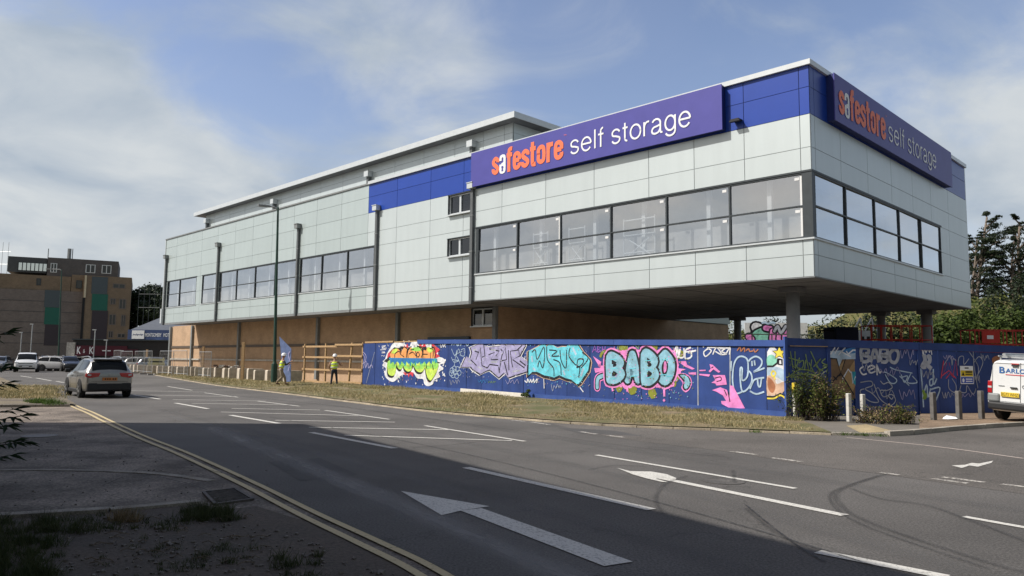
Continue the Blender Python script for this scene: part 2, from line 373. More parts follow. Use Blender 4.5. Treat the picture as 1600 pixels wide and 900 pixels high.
def fill2(mb, pts, T, off=0, mi=0, smooth=0):
    from mathutils.geometry import tessellate_polygon
    P = [Vector((p[0], p[1])) for p in pts]
    if smooth: P = catmull(P, smooth, True)
    tris = tessellate_polygon([[Vector((p.x, p.y, 0)) for p in P]]); n = len(mb.v)
    mb.v += [tuple(T(p.x, p.y, off)) for p in P]
    for t in tris: mb.f.append(tuple(n+i for i in t)); mb.m.append(mi)
def stroke2(mb, pts, T, w, off=0, mi=0, smooth=4, closed=False, taper=False):
    P = [Vector((p[0], p[1])) for p in pts]
    if smooth and len(P) > 2: P = catmull(P, smooth, closed)
    if closed: P = P+[P[0], P[1]]
    n0 = len(mb.v); k = len(P)
    for i, p in enumerate(P):
        d = P[min(i+1, k-1)]-P[max(i-1, 0)]
        if d.length < 1e-9: d = Vector((1, 0))
        d.normalize(); q = Vector((-d.y, d.x)); ww = w*(.35+.65*math.sin(math.pi*(i+.5)/k)) if taper else w
        mb.v.append(tuple(T(p.x+q.x*ww/2, p.y+q.y*ww/2, off))); mb.v.append(tuple(T(p.x-q.x*ww/2, p.y-q.y*ww/2, off)))
    for i in range(k-1):
        a = n0+2*i; mb.f.append((a, a+1, a+3, a+2)); mb.m.append(mi)

# ------------------------------------------------------------------ palette
m_clad = island(mat('pale grey cladding', (.585, .65, .66), .36, .012, .5, metal=.25, spec=.5), .022, streak=.035)
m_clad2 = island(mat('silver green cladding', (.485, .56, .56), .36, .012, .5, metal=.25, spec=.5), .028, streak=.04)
m_clad_back = mat('cladding joint', (.30, .33, .325), .6, .04)
m_blue = island(mat('blue cladding', (.014, .058, .36), .35, .03, 1.5, spec=.5), .05)
m_blue_back = flat('blue joint', (.008, .022, .12))
m_trim = mat('pale metal trim', (.62, .66, .68), .35, .04, 3, metal=.2)
m_dark = mat('dark grey metal', (.045, .055, .062), .45, .1, 4)
m_pipe = mat('graphite downpipe', (.11, .12, .125), .45, .1, 4)
m_steel = mat('grey painted steel', (.22, .235, .24), .5, .1, 4)
m_soffit = mat('grey soffit', (.16, .165, .17), .7, .15, 1.2)
m_white = mat('white interior paint', (.75, .76, .76), .8, .05, 2)
m_glass = glass_mat('window glass', (.90, .93, .95), .48, wav=.05)
m_glass_d = glass_mat('dark window glass', (.10, .11, .12), .10)
m_sign = mat('indigo sign face', (.085, .082, .34), .45, .05, 1.2, spec=.3)
m_sign_side = flat('navy sign edge', (.012, .025, .14))
m_coral = flat('coral lettering', (.90, .20, .09), .5)
m_wht = flat('white lettering', (.85, .87, .88), .5)
m_tan = brick_mat('tan brick', (.52, .345, .215), (.45, .295, .18), (.47, .35, .24))
m_roof = mat('roof membrane', (.2, .21, .22), .8, .1, 2)
m_conc = mat('pale concrete', (.44, .42, .38), .9, .22, 5, bump=.3)
m_timber = mat('raw timber', (.44, .29, .15), .8, .2, 5, stretch=(1, 1, 6))
m_hoard = island(mat('blue hoarding paint', (.028, .062, .225), .55, .12, 1.3, spec=.35), .02, .12, .16)
m_hoard_l = mat('lighter blue capping', (.045, .095, .31), .55, .12, 2, spec=.35)
m_black = flat('black', (.012, .012, .014), .6)
# ================================================================== SETTING
m_soil = ground_mat('dry soil', (.115, .095, .078), .4, .25, 45, .5, bump=.5)
m_asph = ground_mat('worn asphalt', (.106, .100, .094), .70, .20, 42, .22, bump=.5)
m_asph2 = ground_mat('coarse older asphalt', (.118, .108, .098), .8, .16, 42, .3, bump=.6)
m_lay = ground_mat('gritty lay-by tarmac', (.185, .155, .128), .75, .42, 26, .9, bump=.9)
m_foot = ground_mat('footway tarmac', (.16, .145, .125), .35, .15, 60, .4)
m_grav = ground_mat('brown gravel', (.22, .16, .11), .7, .2, 30, .8, bump=.8)
m_turf = ground_mat('dry turf', (.34, .26, .16), .5, .35, 25, .55, col_patch=(.10, .105, .04), bump=.8)
m_kerb = ground_mat('concrete kerb', (.36, .33, .28), .3, .2, 40, 1.2)
m_paint = worn_mat('worn white road paint', (.60, .585, .54), .72, 34, noise_soft=.12)
m_paint2 = worn_mat('very worn road paint', (.55, .52, .47), .52, 14, noise_soft=.08)
m_yellow = worn_mat('faded yellow line paint', (.54, .44, .25), .78, 24, noise_soft=.10)
m_dust = worn_mat('pale road dust', (.28, .27, .26), .58, 1.0, edge=True, stretch=(.35, 1.6, 1), noise_soft=.2, maxa=.75)
m_skid = worn_mat('tyre rubber', (.022, .022, .023), .50, 2.2, edge=True, stretch=(.8, 3, 1), noise_soft=.2, maxa=.5)

mb = MB(); mb.quad((-1500, -1500, -.12), (1500, -1500, -.12), (1500, 1500, -.12), (-1500, 1500, -.12))
struct(mb.build('ground', m_soil))

near_px = [(90, 617), (123, 634), (150, 645), (182, 660), (235, 683), (300, 708), (400, 752), (500, 800), (600, 845), (700, 893)]
YL = [G(*p) for p in near_px]
near_edge = [Vector((-120, 190)), Vector((-75.7, 118)), Vector((-50, 74)), Vector((-33.5, 50.5)), Vector((-24.2, 38.6))] + YL + [Vector((.45, 4.4)), Vector((1.5, 2.0)), Vector((2.6, -1)), Vector((4.6, -8))]
near_edge_s = catmull(near_edge, 5)
KB = [Vector(p) for p in ((-135, 235), (-80, 145), (-48.8, 96.5), (-35, 73.5), (-24.9, 57), (-18.1, 46.2), (-13.2, 39.3), (-10.35, 35.4), (-5.77, 28.8), (-2.38, 24.2), (.04, 21.8), (1.73, 20.3), (3.3, 19.45), (4.8, 18.9), (6.26, 18.4), (7.54, 17.95))]
KS = [Vector(p) for p in ((7.54, 17.95), (8.35, 17.75), (9.1, 17.95), (10.05, 18.6), (11.73, 19.8), (14.4, 21.4), (18, 23.4), (30, 29), (60, 42))]
KBs = catmull(KB, 5); KSs = catmull(KS, 5)
poly = near_edge_s + [Vector((60, -8))] + KSs[::-1] + KBs[::-1][1:]
def sheet(name, pts, z, m, parent=None):
    from mathutils.geometry import tessellate_polygon
    b = MB(); tr = tessellate_polygon([[Vector((p[0], p[1], 0)) for p in pts]])
    b.v = [(p[0], p[1], z) for p in pts]
    for t in tr:
        a, c, d = [Vector((*pts[i], 0)) for i in t]
        b.f.append(t if (c-a).cross(d-a).z > 0 else t[::-1]); b.m.append(0)
    return b.build(name, m, parent)
road = struct(sheet('road', poly, 0, m_asph))
# older coarse surface across the mouth of the side road
jl = [G(*p) for p in ((860, 662), (950, 682), (1000, 690), (1090, 700), (1150, 708), (1210, 718), (1260, 727), (1380, 741), (1455, 752), (1600, 772), (1800, 802))]
side = jl + [Vector((60, -4)), Vector((60, 41.5))] + [p+Vector((.06, -.12)) for p in KSs[::-1]] + [p+Vector((-.02, -.12)) for p in KBs[::-1][1:16]]
struct(sheet('side_road', side, .003, m_asph2))
# lay-by on the near side
lay = [p for p in near_edge_s if p.y < 27 and p.y > -9] 
layp = lay + [Vector((-14, -9)), Vector((-40, 6)), Vector((-40, 30))] + [Vector((-15.6, 25.6))]
struct(sheet('forecourt', layp, -.006, m_lay))

# markings --------------------------------------------------------
def marks(name, segs, w, m, z=.008, px=True, label=None):
    b = MB()
    for sg in segs:
        pts = [G(*p) if px else Vector(p) for p in sg]
        b.ribbon(pts if len(pts) < 3 else catmull(pts, 6), w, z)
    o = b.build(name, m, road); return o
marks('lane_dashes', [[(1278, 863), (1480, 903)], [(728, 731), (1018, 797)], [(486, 676), (617, 701)], [(360, 649), (436, 662)], [(274, 630), (325, 639)], [(208, 617), (250, 624)], [(88, 596), (100, 598)], [(57, 591), (80, 595)], [(32, 587.5), (49, 590)]], .15, m_paint)
marks('turn_lane_line', [[(985, 738), (1320, 806)]], .15, m_paint)
marks('turn_lane_edge', [[(932, 711.5), (1243, 764)], [(1506, 808), (1640, 832)]], .11, m_paint)
marks('hatching', [[(664, 665.5), (820, 690)], [(508, 641.5), (608, 655.5)], [(403, 627), (468, 635)], [(320, 614), (372, 621)], [(262, 604), (300, 610)],
     [(362, 638.5), (500, 641)], [(345, 644), (560, 650)], [(430, 657), (617, 660)], [(483, 668), (703, 672)], [(538, 680.5), (800, 689)], [(300, 630.5), (455, 633)], [(270, 624.5), (415, 627)], [(235, 617.5), (370, 620)], [(205, 610.5), (322, 613)]], .11, m_paint)
b = MB(); 
def gpoly(b, px, z=.008):
    pts = [G(*p) for p in px]; fill2(b, [(p.x, p.y) for p in pts], lambda u, v, o: (u, v, z))
gpoly(b, [(626, 768), (765, 792), (724, 798), (690, 806)]); gpoly(b, [(720, 799), (752, 795), (989, 879), (944, 886)], .0085)
b.build('straight_arrow', m_paint, road)
b = MB(); gpoly(b, [(964, 732), (984, 737), (990, 737.3), (1018, 737.8), (1042, 742), (1057, 748), (1055, 751), (1047, 749.5), (1034, 746.5), (1022, 746.5), (1028, 750), (1044, 754.5), (1034, 754), (1010, 748.5), (988, 742), (982, 739.5)], .0105)
b.build('turn_arrow', m_paint, road)
marks('side_road_edge_line', [[(1322, 684), (1460, 698), (1600, 717)]], .10, worn_mat('pinkish worn line', (.42, .36, .32), .72, 12), .009)
marks('give_way_dashes', [[(1457, 748.5), (1512, 756)], [(1473, 746), (1538, 754.5)], [(1565, 757), (1612, 763)], [(1376, 739), (1405, 743)]], .12, m_paint2, .009)
marks('worn_dashes', [[(830, 660), (858, 664)], [(907, 675), (932, 679)], [(950, 681), (975, 684)], [(1143, 706), (1182, 711)], [(1207, 716), (1252, 722)], [(800, 657), (820, 659)]], .13, m_paint2, .0095)
b = MB(); gpoly(b, [(1487, 728), (1508, 727), (1518, 724), (1530, 725), (1552, 720.5), (1549, 724), (1528, 730), (1515, 728), (1503, 732)], .009)
b.build('paint_patch', m_paint, road)
yl = catmull(YL + [Vector((.45, 4.4)), Vector((1.5, 2))], 8)
def offs(P, d):
    out = []
    for i, p in enumerate(P):
        t = (P[min(i+1, len(P)-1)]-P[max(i-1, 0)]).normalized(); out.append(p+Vector((-t.y, t.x))*d)
    return out
b = MB(); b.ribbon(offs(yl, -.06), .08, .008); b.ribbon(offs(yl, -.24), .08, .008); b.build('double_yellow_line', m_yellow, road)
marks('dust_streak', [[(330, 668), (420, 705), (520, 745), (640, 795), (760, 845), (900, 905)]], .75, m_dust, .004)
marks('dust_streak', [[(260, 650), (420, 690), (620, 742), (820, 800)]], .5, worn_mat('thin road dust', (.2, .2, .2), .5, 1, edge=True, stretch=(.5, 1.5, 1), noise_soft=.2, maxa=.35), .0045)
marks('tyre_mark', [[(1385, 741), (1335, 757), (1306, 772), (1318, 795), (1360, 818), (1450, 850), (1560, 885), (1640, 905)]], .13, m_skid, .011)
marks('tyre_mark', [[(1372, 744), (1326, 759), (1297, 773), (1308, 797), (1350, 822), (1440, 855), (1545, 890)]], .09, m_skid, .0112)
marks('tyre_mark', [[(1330, 764), (1375, 780), (1445, 790), (1510, 812), (1610, 850)]], .12, m_skid, .0115)
marks('tyre_mark', [[(1075, 744), (1040, 757), (1024, 780), (1038, 805)], [(1145, 735), (1148, 755)], [(1165, 795), (1200, 825), (1235, 845)], [(920, 735), (960, 728), (1010, 730)]], .10, m_skid, .012)

marks('wheel_track', [[(250, 640), (430, 683), (640, 738), (860, 800), (1090, 870), (1200, 905)]], .55, worn_mat('polished wheel track', (.145, .14, .135), .55, 1.0, edge=True, stretch=(.3, 1.2, 1), noise_soft=.25, maxa=.38), .0035)
marks('wheel_track', [[(330, 625), (520, 652), (720, 690), (930, 735), (1150, 790), (1400, 860), (1560, 905)]], .6, bpy.data.materials['polished wheel track'], .0036)
marks('wheel_track', [[(300, 612), (520, 634), (760, 668), (1000, 706), (1250, 745), (1600, 800)]], .6, bpy.data.materials['polished wheel track'], .0037)
m_tar = worn_mat('bitumen seam', (.030, .030, .031), .62, 7, noise_soft=.15, maxa=.7)
marks('tar_seam', [[(420, 652), (560, 676), (700, 704), (900, 752), (1150, 820), (1380, 890)], [(520, 634), (800, 672), (950, 694), (1140, 716)], [(1165, 790), (1195, 815), (1240, 850), (1290, 880)], [(640, 700), (700, 696), (760, 690), (860, 686)]], .028, m_tar, .0125)
marks('tar_seam', [[(160, 760), (215, 742), (290, 756), (330, 770)], [(20, 700), (120, 706), (260, 720)], [(225, 740), (300, 732), (380, 748)]], .018, m_tar, .0128)
pt = [G(*q) for q in ((1180, 800), (1270, 800), (1330, 838), (1225, 840))]
def patch_(pts, c): struct(sheet('road_patch', pts, .0032, ground_mat('repair patch', c, .45, .1, 70, .8)))
patch_([G(*q) for q in ((870, 668), (960, 673), (1010, 682), (905, 677))], (.085, .082, .08)); patch_([G(*q) for q in ((420, 722), (500, 716), (560, 742), (470, 752))], (.075, .073, .071))
b = MB(); q = G(1130, 752); b.tube([(q.x, q.y, .001), (q.x, q.y, .0065)], .30, 24); b.build('manhole', ground_mat('road iron', (.09, .085, .08), .5, .3, 30, 2), road)
# verge between road and hoarding ---------------------------------
HA = Vector((-8.475, 43.26)); HB = Vector((8.5255, 23.468)); HE = Vector((24.0, 27.87))
HU = (HB-HA).normalized(); HL = (HB-HA).length
def zfence(s):            # ground height along the hoarding, s measured from HA
    if s < 0: return max(.0, .2+.012*s)
    return .2*(1-s/HL)+.02
fl = [Vector((-150, 262)), Vector((-84, 158)), Vector((-54, 104)), Vector((-38, 80))] + [HA + HU*s for s in (-30, -20, -12, -6, 0, 4, 8, 12, 16, 20, 23, HL)] 
def resample(P, n):
    L = [0]
    for a, b_ in zip(P, P[1:]): L.append(L[-1]+(b_-a).length)
    out = []; j = 0
    for i in range(n):
        t = L[-1]*(i/(n-1))
        while j < len(L)-2 and L[j+1] < t: j += 1
        out.append(P[j].lerp(P[j+1], (t-L[j])/max(1e-6, L[j+1]-L[j])))
    return out
KBv = [p for p in KBs if p.y < 240]
# match fence-side points to kerb points by nearest normal direction
NV = 140; KR = resample(KBv, NV*2)
def fside(k):
    best = None
    for a, b_ in zip(fl, fl[1:]):
        d = b_-a; t = max(0, min(1, (k-a).dot(d)/d.dot(d))); q = a+d*t
        if best is None or (q-k).length < best[0]: best = ((q-k).length, q)
    return best[1]
rows = []
for k in KR:
    q = fside(k); s = (q-HA).dot(HU); zf = zfence(s) if q.y < 80 else 0.0
    rows.append((k, q, zf))
def verge_z(k, q, zf, t):
    base = .07 + (zf-.07)*t
    p = k.lerp(q, t); return base + .05*math.sin(math.pi*t)*(1+.8*noise.noise(Vector((p.x*.7, p.y*.7, 0)))) 
b = MB(); NS = 9
for i, (k, q, zf) in enumerate(rows):
    q2 = q + (q-k).normalized()*.5
    for j in range(NS+1):
        t = j/NS; p = k.lerp(q2, t); b.v.append((p.x, p.y, verge_z(k, q2, zf, t)))
for i in range(len(rows)-1):
    for j in range(NS):
        a = i*(NS+1)+j; b.f.append((a, a+NS+1, a+NS+2, a+1)); b.m.append(0)
struct(b.build('verge', m_turf, smooth=True))
# kerb along far side
def kerb(name, P, w=.13, z0=-.02, z1=.10, m=m_kerb, seg=.9):
    """a row of kerb stones: joints every seg metres"""
    b = MB(); R = resample(P, max(2, int(sum((c-a).length for a, c in zip(P, P[1:]))/seg)))
    for a, c in zip(R, R[1:]):
        d = (c-a).normalized()*.008; dz = random.uniform(-.006, .006)
        b.beam((a.x+d.x, a.y+d.y, (z0+z1)/2+dz), (c.x-d.x, c.y-d.y, (z0+z1)/2+dz), w, z1-z0)
    return b.build(name, m)
struct(kerb('kerb', [p for p in KBs if p.y < 110], z1=.045, w=.2, m=ground_mat('sandy worn kerb', (.42, .36, .27), .35, .25, 30, 1.2)))
struct(kerb('kerb', KSs[:9], z1=.06, w=.15)); struct(kerb('kerb', KSs[8:], z1=.11, w=.15))
# far-side footway at the corner
foot = [p+Vector((-.03, .1)) for p in KSs[:16]] + [Vector((13.4, 24.9)), Vector((9.0, 23.3)), Vector((7.2, 21.2)), Vector((6.7, 18.8))]
struct(sheet('footway', foot, .052, m_foot))
tac = [G(*p, .055) for p in ((1322, 665), (1354, 663), (1400, 674.5), (1345, 676.5))]
tactile = sheet('tactile_paving', tac, .057, ground_mat('buff tactile paving', (.36, .29, .17), .35, .2, 45, 2)); struct(tactile)
grv = [p+Vector((-.03, .1)) for p in KSs[15:]] + [Vector((60, 46)), HE+Vector((8, 2.5)), Vector((13.4, 24.9))]
struct(sheet('gravel_yard', grv, .094, m_grav))
sy = [HB+Vector((0, 0)), HE+Vector((0, 0)), Vector((70, 50)), Vector((70, 120)), Vector((-60, 150)), Vector((-60, 95)), HA+HU*-30, HA]
struct(sheet('building_site_ground', sy, -.02, ground_mat('site hardcore', (.28, .24, .19), .4, .2, 30, .5)))

# near-side verge at the left, and its kerb
lv = [p+Vector((-.1, 0)) for p in near_edge_s if 25.5 < p.y < 120]
lvp = lv + [Vector((-15.0, 25.2)), Vector((-22, 23)), Vector((-40, 22)), Vector((-70, 40)), Vector((-110, 120))]
struct(sheet('left_footway', lvp, .07, ground_mat('patchy footway', (.17, .14, .11), .4, .25, 30, .6, col_patch=(.22, .185, .12))))
struct(kerb('kerb', [Vector(p) for p in ((-14.6, 25.2), (-16.2, 24.6), (-18.5, 23.6), (-22, 22.9), (-38, 21.9))], z1=.085, w=.15, m=m_kerb))
# flush concrete strip and the raised broken kerb in the foreground
b = MB(); P = [G(*p) for p in ((-60, 735), (0, 734), (60, 734), (120, 734.5), (200, 737), (260, 741), (330, 751))]
R = resample(catmull(P, 4), 9)
for a, c in zip(R, R[1:]):
    d = (c-a).normalized()*.006; b.beam((a.x+d.x, a.y+d.y, -.03+random.uniform(-.004, .004)), (c.x-d.x, c.y-d.y, -.03), .14, .066)
m_oldk = ground_mat('old concrete edging', (.27, .24, .20), .4, .3, 40, 1.5, bump=.6)
struct(b.build('concrete_edging', m_oldk))
FK = [G(*p) for p in ((-160, 818), (0, 808), (100, 803), (200, 796), (270, 789.5), (312, 785))]
struct(kerb('kerb', catmull(FK, 4), z0=-.12, z1=.03, w=.16, m=m_oldk, seg=.62))
# trodden soil in front of that kerb
soil = [Vector((p.x+.04, p.y-.07)) for p in catmull(FK, 4)] + [G(345, 797), G(400, 790), G(470, 812), G(560, 850), G(640, 890), Vector((-.6, 4.3)), Vector((.2, 2.6)), Vector((0.6, -4)), Vector((-9, -4)), Vector((-9, 6))]
struct(sheet('trodden_soil', soil, -.002, ground_mat('trodden soil', (.20, .155, .12), .45, .45, 26, .9, col_patch=(.085, .07, .056), bump=1.0)))

# ================================================================== STORAGE BUILDING
TH = -.785; CX, CY = 11.195, 27.703
BX = Vector((math.cos(TH), math.sin(TH), 0)); BY = Vector((-math.sin(TH), math.cos(TH), 0)); BC = Vector((CX, CY, 0))
def Fpx(px, py, y=0): p = on_plane(px, py, BC+BY*y, BY)-BC; return p.dot(BX), p.z
def Rpx(px, py, x=0): p = on_plane(px, py, BC+BX*x, BX)-BC; return p.dot(BY), p.z
sb = thing('storage_building', 'long white panelled storage building with blue corner band, its right end raised on columns', 'building', (CX, CY, 0), TH)
LX, WY = -63.4, 20.9; ZS, ZW0, ZW1, ZB, ZT = 4.9, 6.36, 8.88, 11.1, 13.0
# solid cores
b = MB()
b.box(LX+.1, -5, 5, WY, 6.22, 9.1); b.box(LX+.1, -.1, .1, WY-.1, 9.1, 12.95); b.box(LX+.1, -.1, .1, WY-.1, 4.95, 6.22)
b.box(LX+.1, -20.3, WY-.09, 30, 4.95, 12.9)
b.split('inner_core', m_white, sb)
b = MB(); b.box(LX+.02, -.02, .02, WY, 4.84, 4.945); b.box(LX+.02, -20.15, WY+.002, 30, 4.84, 4.945)
for k in range(7): b.box(-20, -.3, 1.2+k*3.05, 1.3+k*3.05, 4.825, 4.84)
for k in range(6): b.box(-3.2*k-3, -3.2*k-2.9, .3, WY-.2, 4.815, 4.825)
b.build('soffit', m_soffit, sb)
b = MB(); b.box(LX+.3, -.3, .3, WY-.3, 12.95, 13.02); b.build('roof', m_roof, sb)
rowz = [ZS, 5.72, ZW0, 7.55, ZW1, 9.82, ZB, 12.16, ZT]
colx = [0, -.4, -2.7, -5, -7.3, -10.4, -13.5, -16.65, -18.9, -19.75, -22.7, -26, -29.1, -32.3, -35.5, -38.7, -42, -45.2, -48.4, -51.7, -55, -58.3, -60.7, LX]
holesF = [(-18.66, -.34, ZW0, ZW1), (-37.62, -28.3, ZW0, ZW1), (-51.1, -38.1, ZW0, ZW1), (-54.6, -51.55, ZW0, ZW1), (-62.6, -55.8, ZW0, ZW1), (-20.93, -19.05, 9.9, 11.0), (-20.93, -19.05, 7.5, 8.5)]
def cutrects(x0, x1, z0, z1, holes):
    rs = [(x0, x1, z0, z1)]
    for hx0, hx1, hz0, hz1 in holes:
        nr = []
        for a, b_, c, d in rs:
            if hx1 <= a+.001 or hx0 >= b_-.001 or hz1 <= c+.001 or hz0 >= d-.001: nr.append((a, b_, c, d)); continue
            if hx0 > a: nr.append((a, hx0, c, d))
            if hx1 < b_: nr.append((hx1, b_, c, d))
            m0, m1 = max(a, hx0), min(b_, hx1)
            if hz0 > c: nr.append((m0, m1, c, hz0))
            if hz1 < d: nr.append((m0, m1, hz1, d))
        rs = nr
    return [r for r in rs if r[1]-r[0] > .05 and r[3]-r[2] > .05]
def panels(b, bk, cols, rowsz, holes, put, blue=None):
    for i in range(len(cols)-1):
        c0, c1 = min(cols[i], cols[i+1]), max(cols[i], cols[i+1])
        for z0, z1 in zip(rowsz, rowsz[1:]):
            mi = 1 if blue and blue(.5*(c0+c1), .5*(z0+z1)) else 0
            for a, b_, c, d in cutrects(c0, c1, z0, z1, holes):
                g = .014; h = .011
                ga = g if abs(a-c0) < .001 else 0; gb = g if abs(b_-c1) < .001 else 0
                gc = h if abs(c-z0) < .001 else 0; gd = h if abs(d-z1) < .001 else 0
                put(b, a+ga, b_-gb, c+gc, d-gd, mi, 0)
                put(bk, a, b_, c, d, mi, 1)
b, bk = MB(), MB()
def putF(bb, a, b_, c, d, mi, back): bb.box(a, b_, 0 if not back else .02, .02 if not back else .09, c, d, mi)
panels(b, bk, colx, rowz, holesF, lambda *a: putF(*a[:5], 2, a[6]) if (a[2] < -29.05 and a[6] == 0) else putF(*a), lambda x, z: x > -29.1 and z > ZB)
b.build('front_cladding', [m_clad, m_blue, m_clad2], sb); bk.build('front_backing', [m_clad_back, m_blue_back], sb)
coly = [0.002, .4, 2.83, 5.74, 8.65, 11.57, 14.4, 17.35, WY]
holesR = [(.24, 15.84, ZW0, ZW1)]
b, bk = MB(), MB()
def putR(bb, a, b_, c, d, mi, back):
    a = max(a, .021)
    if back: a = max(a, .091)
    bb.box(-.02 if not back else -.09, 0 if not back else -.02, a, b_, c, d, mi)
panels(b, bk, coly, rowz, holesR, putR, lambda y, z: z > ZB)
b.build('end_cladding', [m_clad, m_blue], sb); bk.build('end_backing', [m_clad_back, m_blue_back], sb)
b = MB(); b.box(LX, LX+.1, .1, 30, ZS, ZT); b.box(LX, -20, 30, 30.1, ZS, 12.95); b.box(-19.99, 0, WY, WY+.1, ZS, ZT); b.box(-20.2, -20.0, WY+.1, 30, ZS, 12.9); b.split('rear_cladding', m_clad, sb)
b = MB(); b.box(LX-.28, LX, -.12, .3, ZS, 6.3); b.box(LX-.1, LX, -.05, .3, 6.3, ZT); b.build('corner_trim', m_trim, sb)
# parapet capping
b = MB(); b.box(-29.1, .1, -.11, .25, ZT, 13.2); b.box(-.25, .1, .25, WY+.1, ZT, 13.2); b.build('parapet_capping', m_trim, sb)
b = MB(); b.box(LX-.1, -29.105, -.07, .25, ZT, 13.10); b.build('parapet_capping', m_steel, sb)
# bottom edges
b = MB(); b.box(LX-.02, -18.9, -.03, .06, 4.74, 4.895); b.box(-18.89, .03, -.02, .05, 4.86, 4.895); b.box(-.05, .03, .051, WY, 4.86, 4.895); b.split('bottom_flashing', m_steel, sb)
# ribbon windows --------------------------------------------------
def ribbon(bays, z0, z1, zt, axis, hoods=True):
    """bays: list of (a, b) along the facade; every bay a window with frame, glass"""
    for (a, c, sticker) in bays:
        a, c = min(a, c), max(a, c); f = MB()
        def bx(u0, u1, v0, v1, w0, w1, mb=f, mi=0):
            if axis == 'F': mb.box(u0, u1, v0, v1, w0, w1, mi)
            else: mb.box(-v1, -v0, u0, u1, w0, w1, mi)
        bx(a, a+.036, -.008, .12, z0, z1); bx(c-.036, c, -.008, .12, z0, z1)
        bx(a+.036, c-.036, -.008, .12, z0, z0+.06); bx(a+.036, c-.036, -.008, .12, z1-.06, z1); bx(a+.036, c-.036, -.005, .1, zt-.026, zt+.026)
        wo = f.build('window', m_dark, sb)
        g = MB(); 
        if axis == 'F':
            for s0, s1 in ((z0+.05, zt-.02), (zt+.02, z1-.05)): 
                e1_, e2_ = random.uniform(-.014, .014), random.uniform(-.008, .008); g.quad((a+.03, .06+e1_, s0), (c-.03, .06-e1_, s0), (c-.03, .06-e1_+e2_, s1), (a+.03, .06+e1_+e2_, s1))
        else:
            for s0, s1 in ((z0+.05, zt-.02), (zt+.02, z1-.05)): 
                e1_, e2_ = random.uniform(-.014, .014), random.uniform(-.008, .008); g.quad((-.06-e1_, a+.05, s0), (-.06+e1_, c-.05, s0), (-.06+e1_+e2_, c-.05, s1), (-.06-e1_+e2_, a+.05, s1))
        g.build('pane', m_glass, wo)
        if sticker:
            g = MB(); bx(c-.135, c-.06, .035, .045, z0+.09, z1-.09, g) if sticker > 1 else None
            for zz in (zt-.24, z1-.27): bx(c-.34, c-.15, .036, .046, zz, zz+.11, g)
            g.build('sticker', m_white, wo)
mull = [-18.48, -15.49, -12.51, -9.43, -6.41, -3.39, -.34]
ribbon([(mull[i], mull[i+1], 2 if i in (1, 5) else 1) for i in range(6)], ZW0, ZW1, 7.6, 'F')
ribbon([(-37.6, -34.65, 0), (-34.65, -31.42, 0), (-31.42, -28.32, 0)], ZW0, ZW1, 7.6, 'F')
ribbon([(-51.08, -47.85, 0), (-47.85, -44.59, 0), (-44.59, -41.37, 0), (-41.37, -38.12, 0)], ZW0, ZW1, 7.6, 'F')
ribbon([(-54.58, -51.57, 0)], ZW0, ZW1, 7.6, 'F'); ribbon([(-62.58, -59.63, 0), (-59.63, -55.82, 0)], ZW0, ZW1, 7.6, 'F')
my = [.26, 3.25, 6.45, 9.55, 12.68, 15.82]
ribbon([(my[i], my[i+1], 0) for i in range(5)], ZW0, ZW1, 7.6, 'R')
b = MB(); b.box(-.338, .012, -.012, .1, ZW0, ZW1); b.box(-.1, .012, .1, .235, ZW0, ZW1); b.box(-18.66, -18.485, -.012, .1, ZW0, ZW1); b.split('corner_post', m_dark, sb)
b = MB(); b.box(-18.7, .07, -.07, .02, ZW0-.06, ZW0); b.box(.0, .07, .021, 15.95, ZW0-.06, ZW0)
for a, c in ((-37.7, -28.2), (-51.2, -38), (-54.7, -51.5), (-62.7, -55.7)): b.box(a, c, -.05, .02, ZW0-.05, ZW0)
b.split('sill_flashing', m_trim, sb)
b = MB(); b.box(-18.7, .03, -.035, .02, ZW1, ZW1+.07, 0); b.box(.0, .03, .021, 15.95, ZW1, ZW1+.07)
for a, c in ((-37.7, -28.2), (-51.2, -38), (-54.7, -51.5), (-62.7, -55.7)): b.box(a, c, -.03, .02, ZW1, ZW1+.05)
b.split('head_flashing', m_dark, sb)
# things seen through the glass: columns and a ceiling grid
b = MB()
for x in (-10.7, -7.9, -4.6, -1.9, -14.2, -17.6, -30, -33, -36.2, -40, -43, -46.4, -49.5, -53, -57.5, -61): b.box(x-.09, x+.09, .42, .58, 6.22, 9.1)
for y in (4, 8, 12): b.box(-1.9, -1.7, y, y+.2, 6.22, 9.1)
b.split('inner_column', m_white, sb)
m_lin = mat('pale added lining', (.44, .43, .42), .8, .25, .6)
b = MB()
for x0, x1 in ((-18.5, -.6), (-37.6, -28.3), (-51.1, -38.1), (-54.6, -51.5), (-62.6, -55.8)):
    b.box(x0, x1, 1.05, 1.12, 6.225, 9.09)
b.box(-1.5, -1.43, 2.2, 16, 6.225, 9.09); b.split('added_lining', m_lin, sb)  # pale sheets added close behind the glass to brighten the panes
m_scaf = mat('white scaffold tube', (.7, .72, .73), .5, .05, 4)
for (x0, x1) in ((-8.9, -7.2), (-12.2, -11.2), (-14.6, -13.6)):
    b = MB()
    for x in (x0, x1):
        for y in (.3, 1.5): b.tube([(x, y, 6.23), (x, y, 8.2)], .03, 6)
    for z in (6.6, 7.4, 8.1): b.tube([(x0, .3, z), (x1, .3, z)], .03, 6); b.tube([(x0, 1.5, z), (x1, 1.5, z)], .03, 6)
    b.tube([(x0, .3, 6.3), (x1, .3, 7.4)], .03, 6); b.tube([(x1, .3, 6.3), (x0, .3, 7.4)], .03, 6); b.build('inner_scaffold', m_scaf, sb)
b = MB()
for x in range(-62, -29, 4): b.box(x, x+1.6, 4.2, 4.3, 6.23, 8.9)
b.box(-30, -6, 4.5, 4.6, 6.23, 7.6); b.split('inner_partition', m_white, sb)
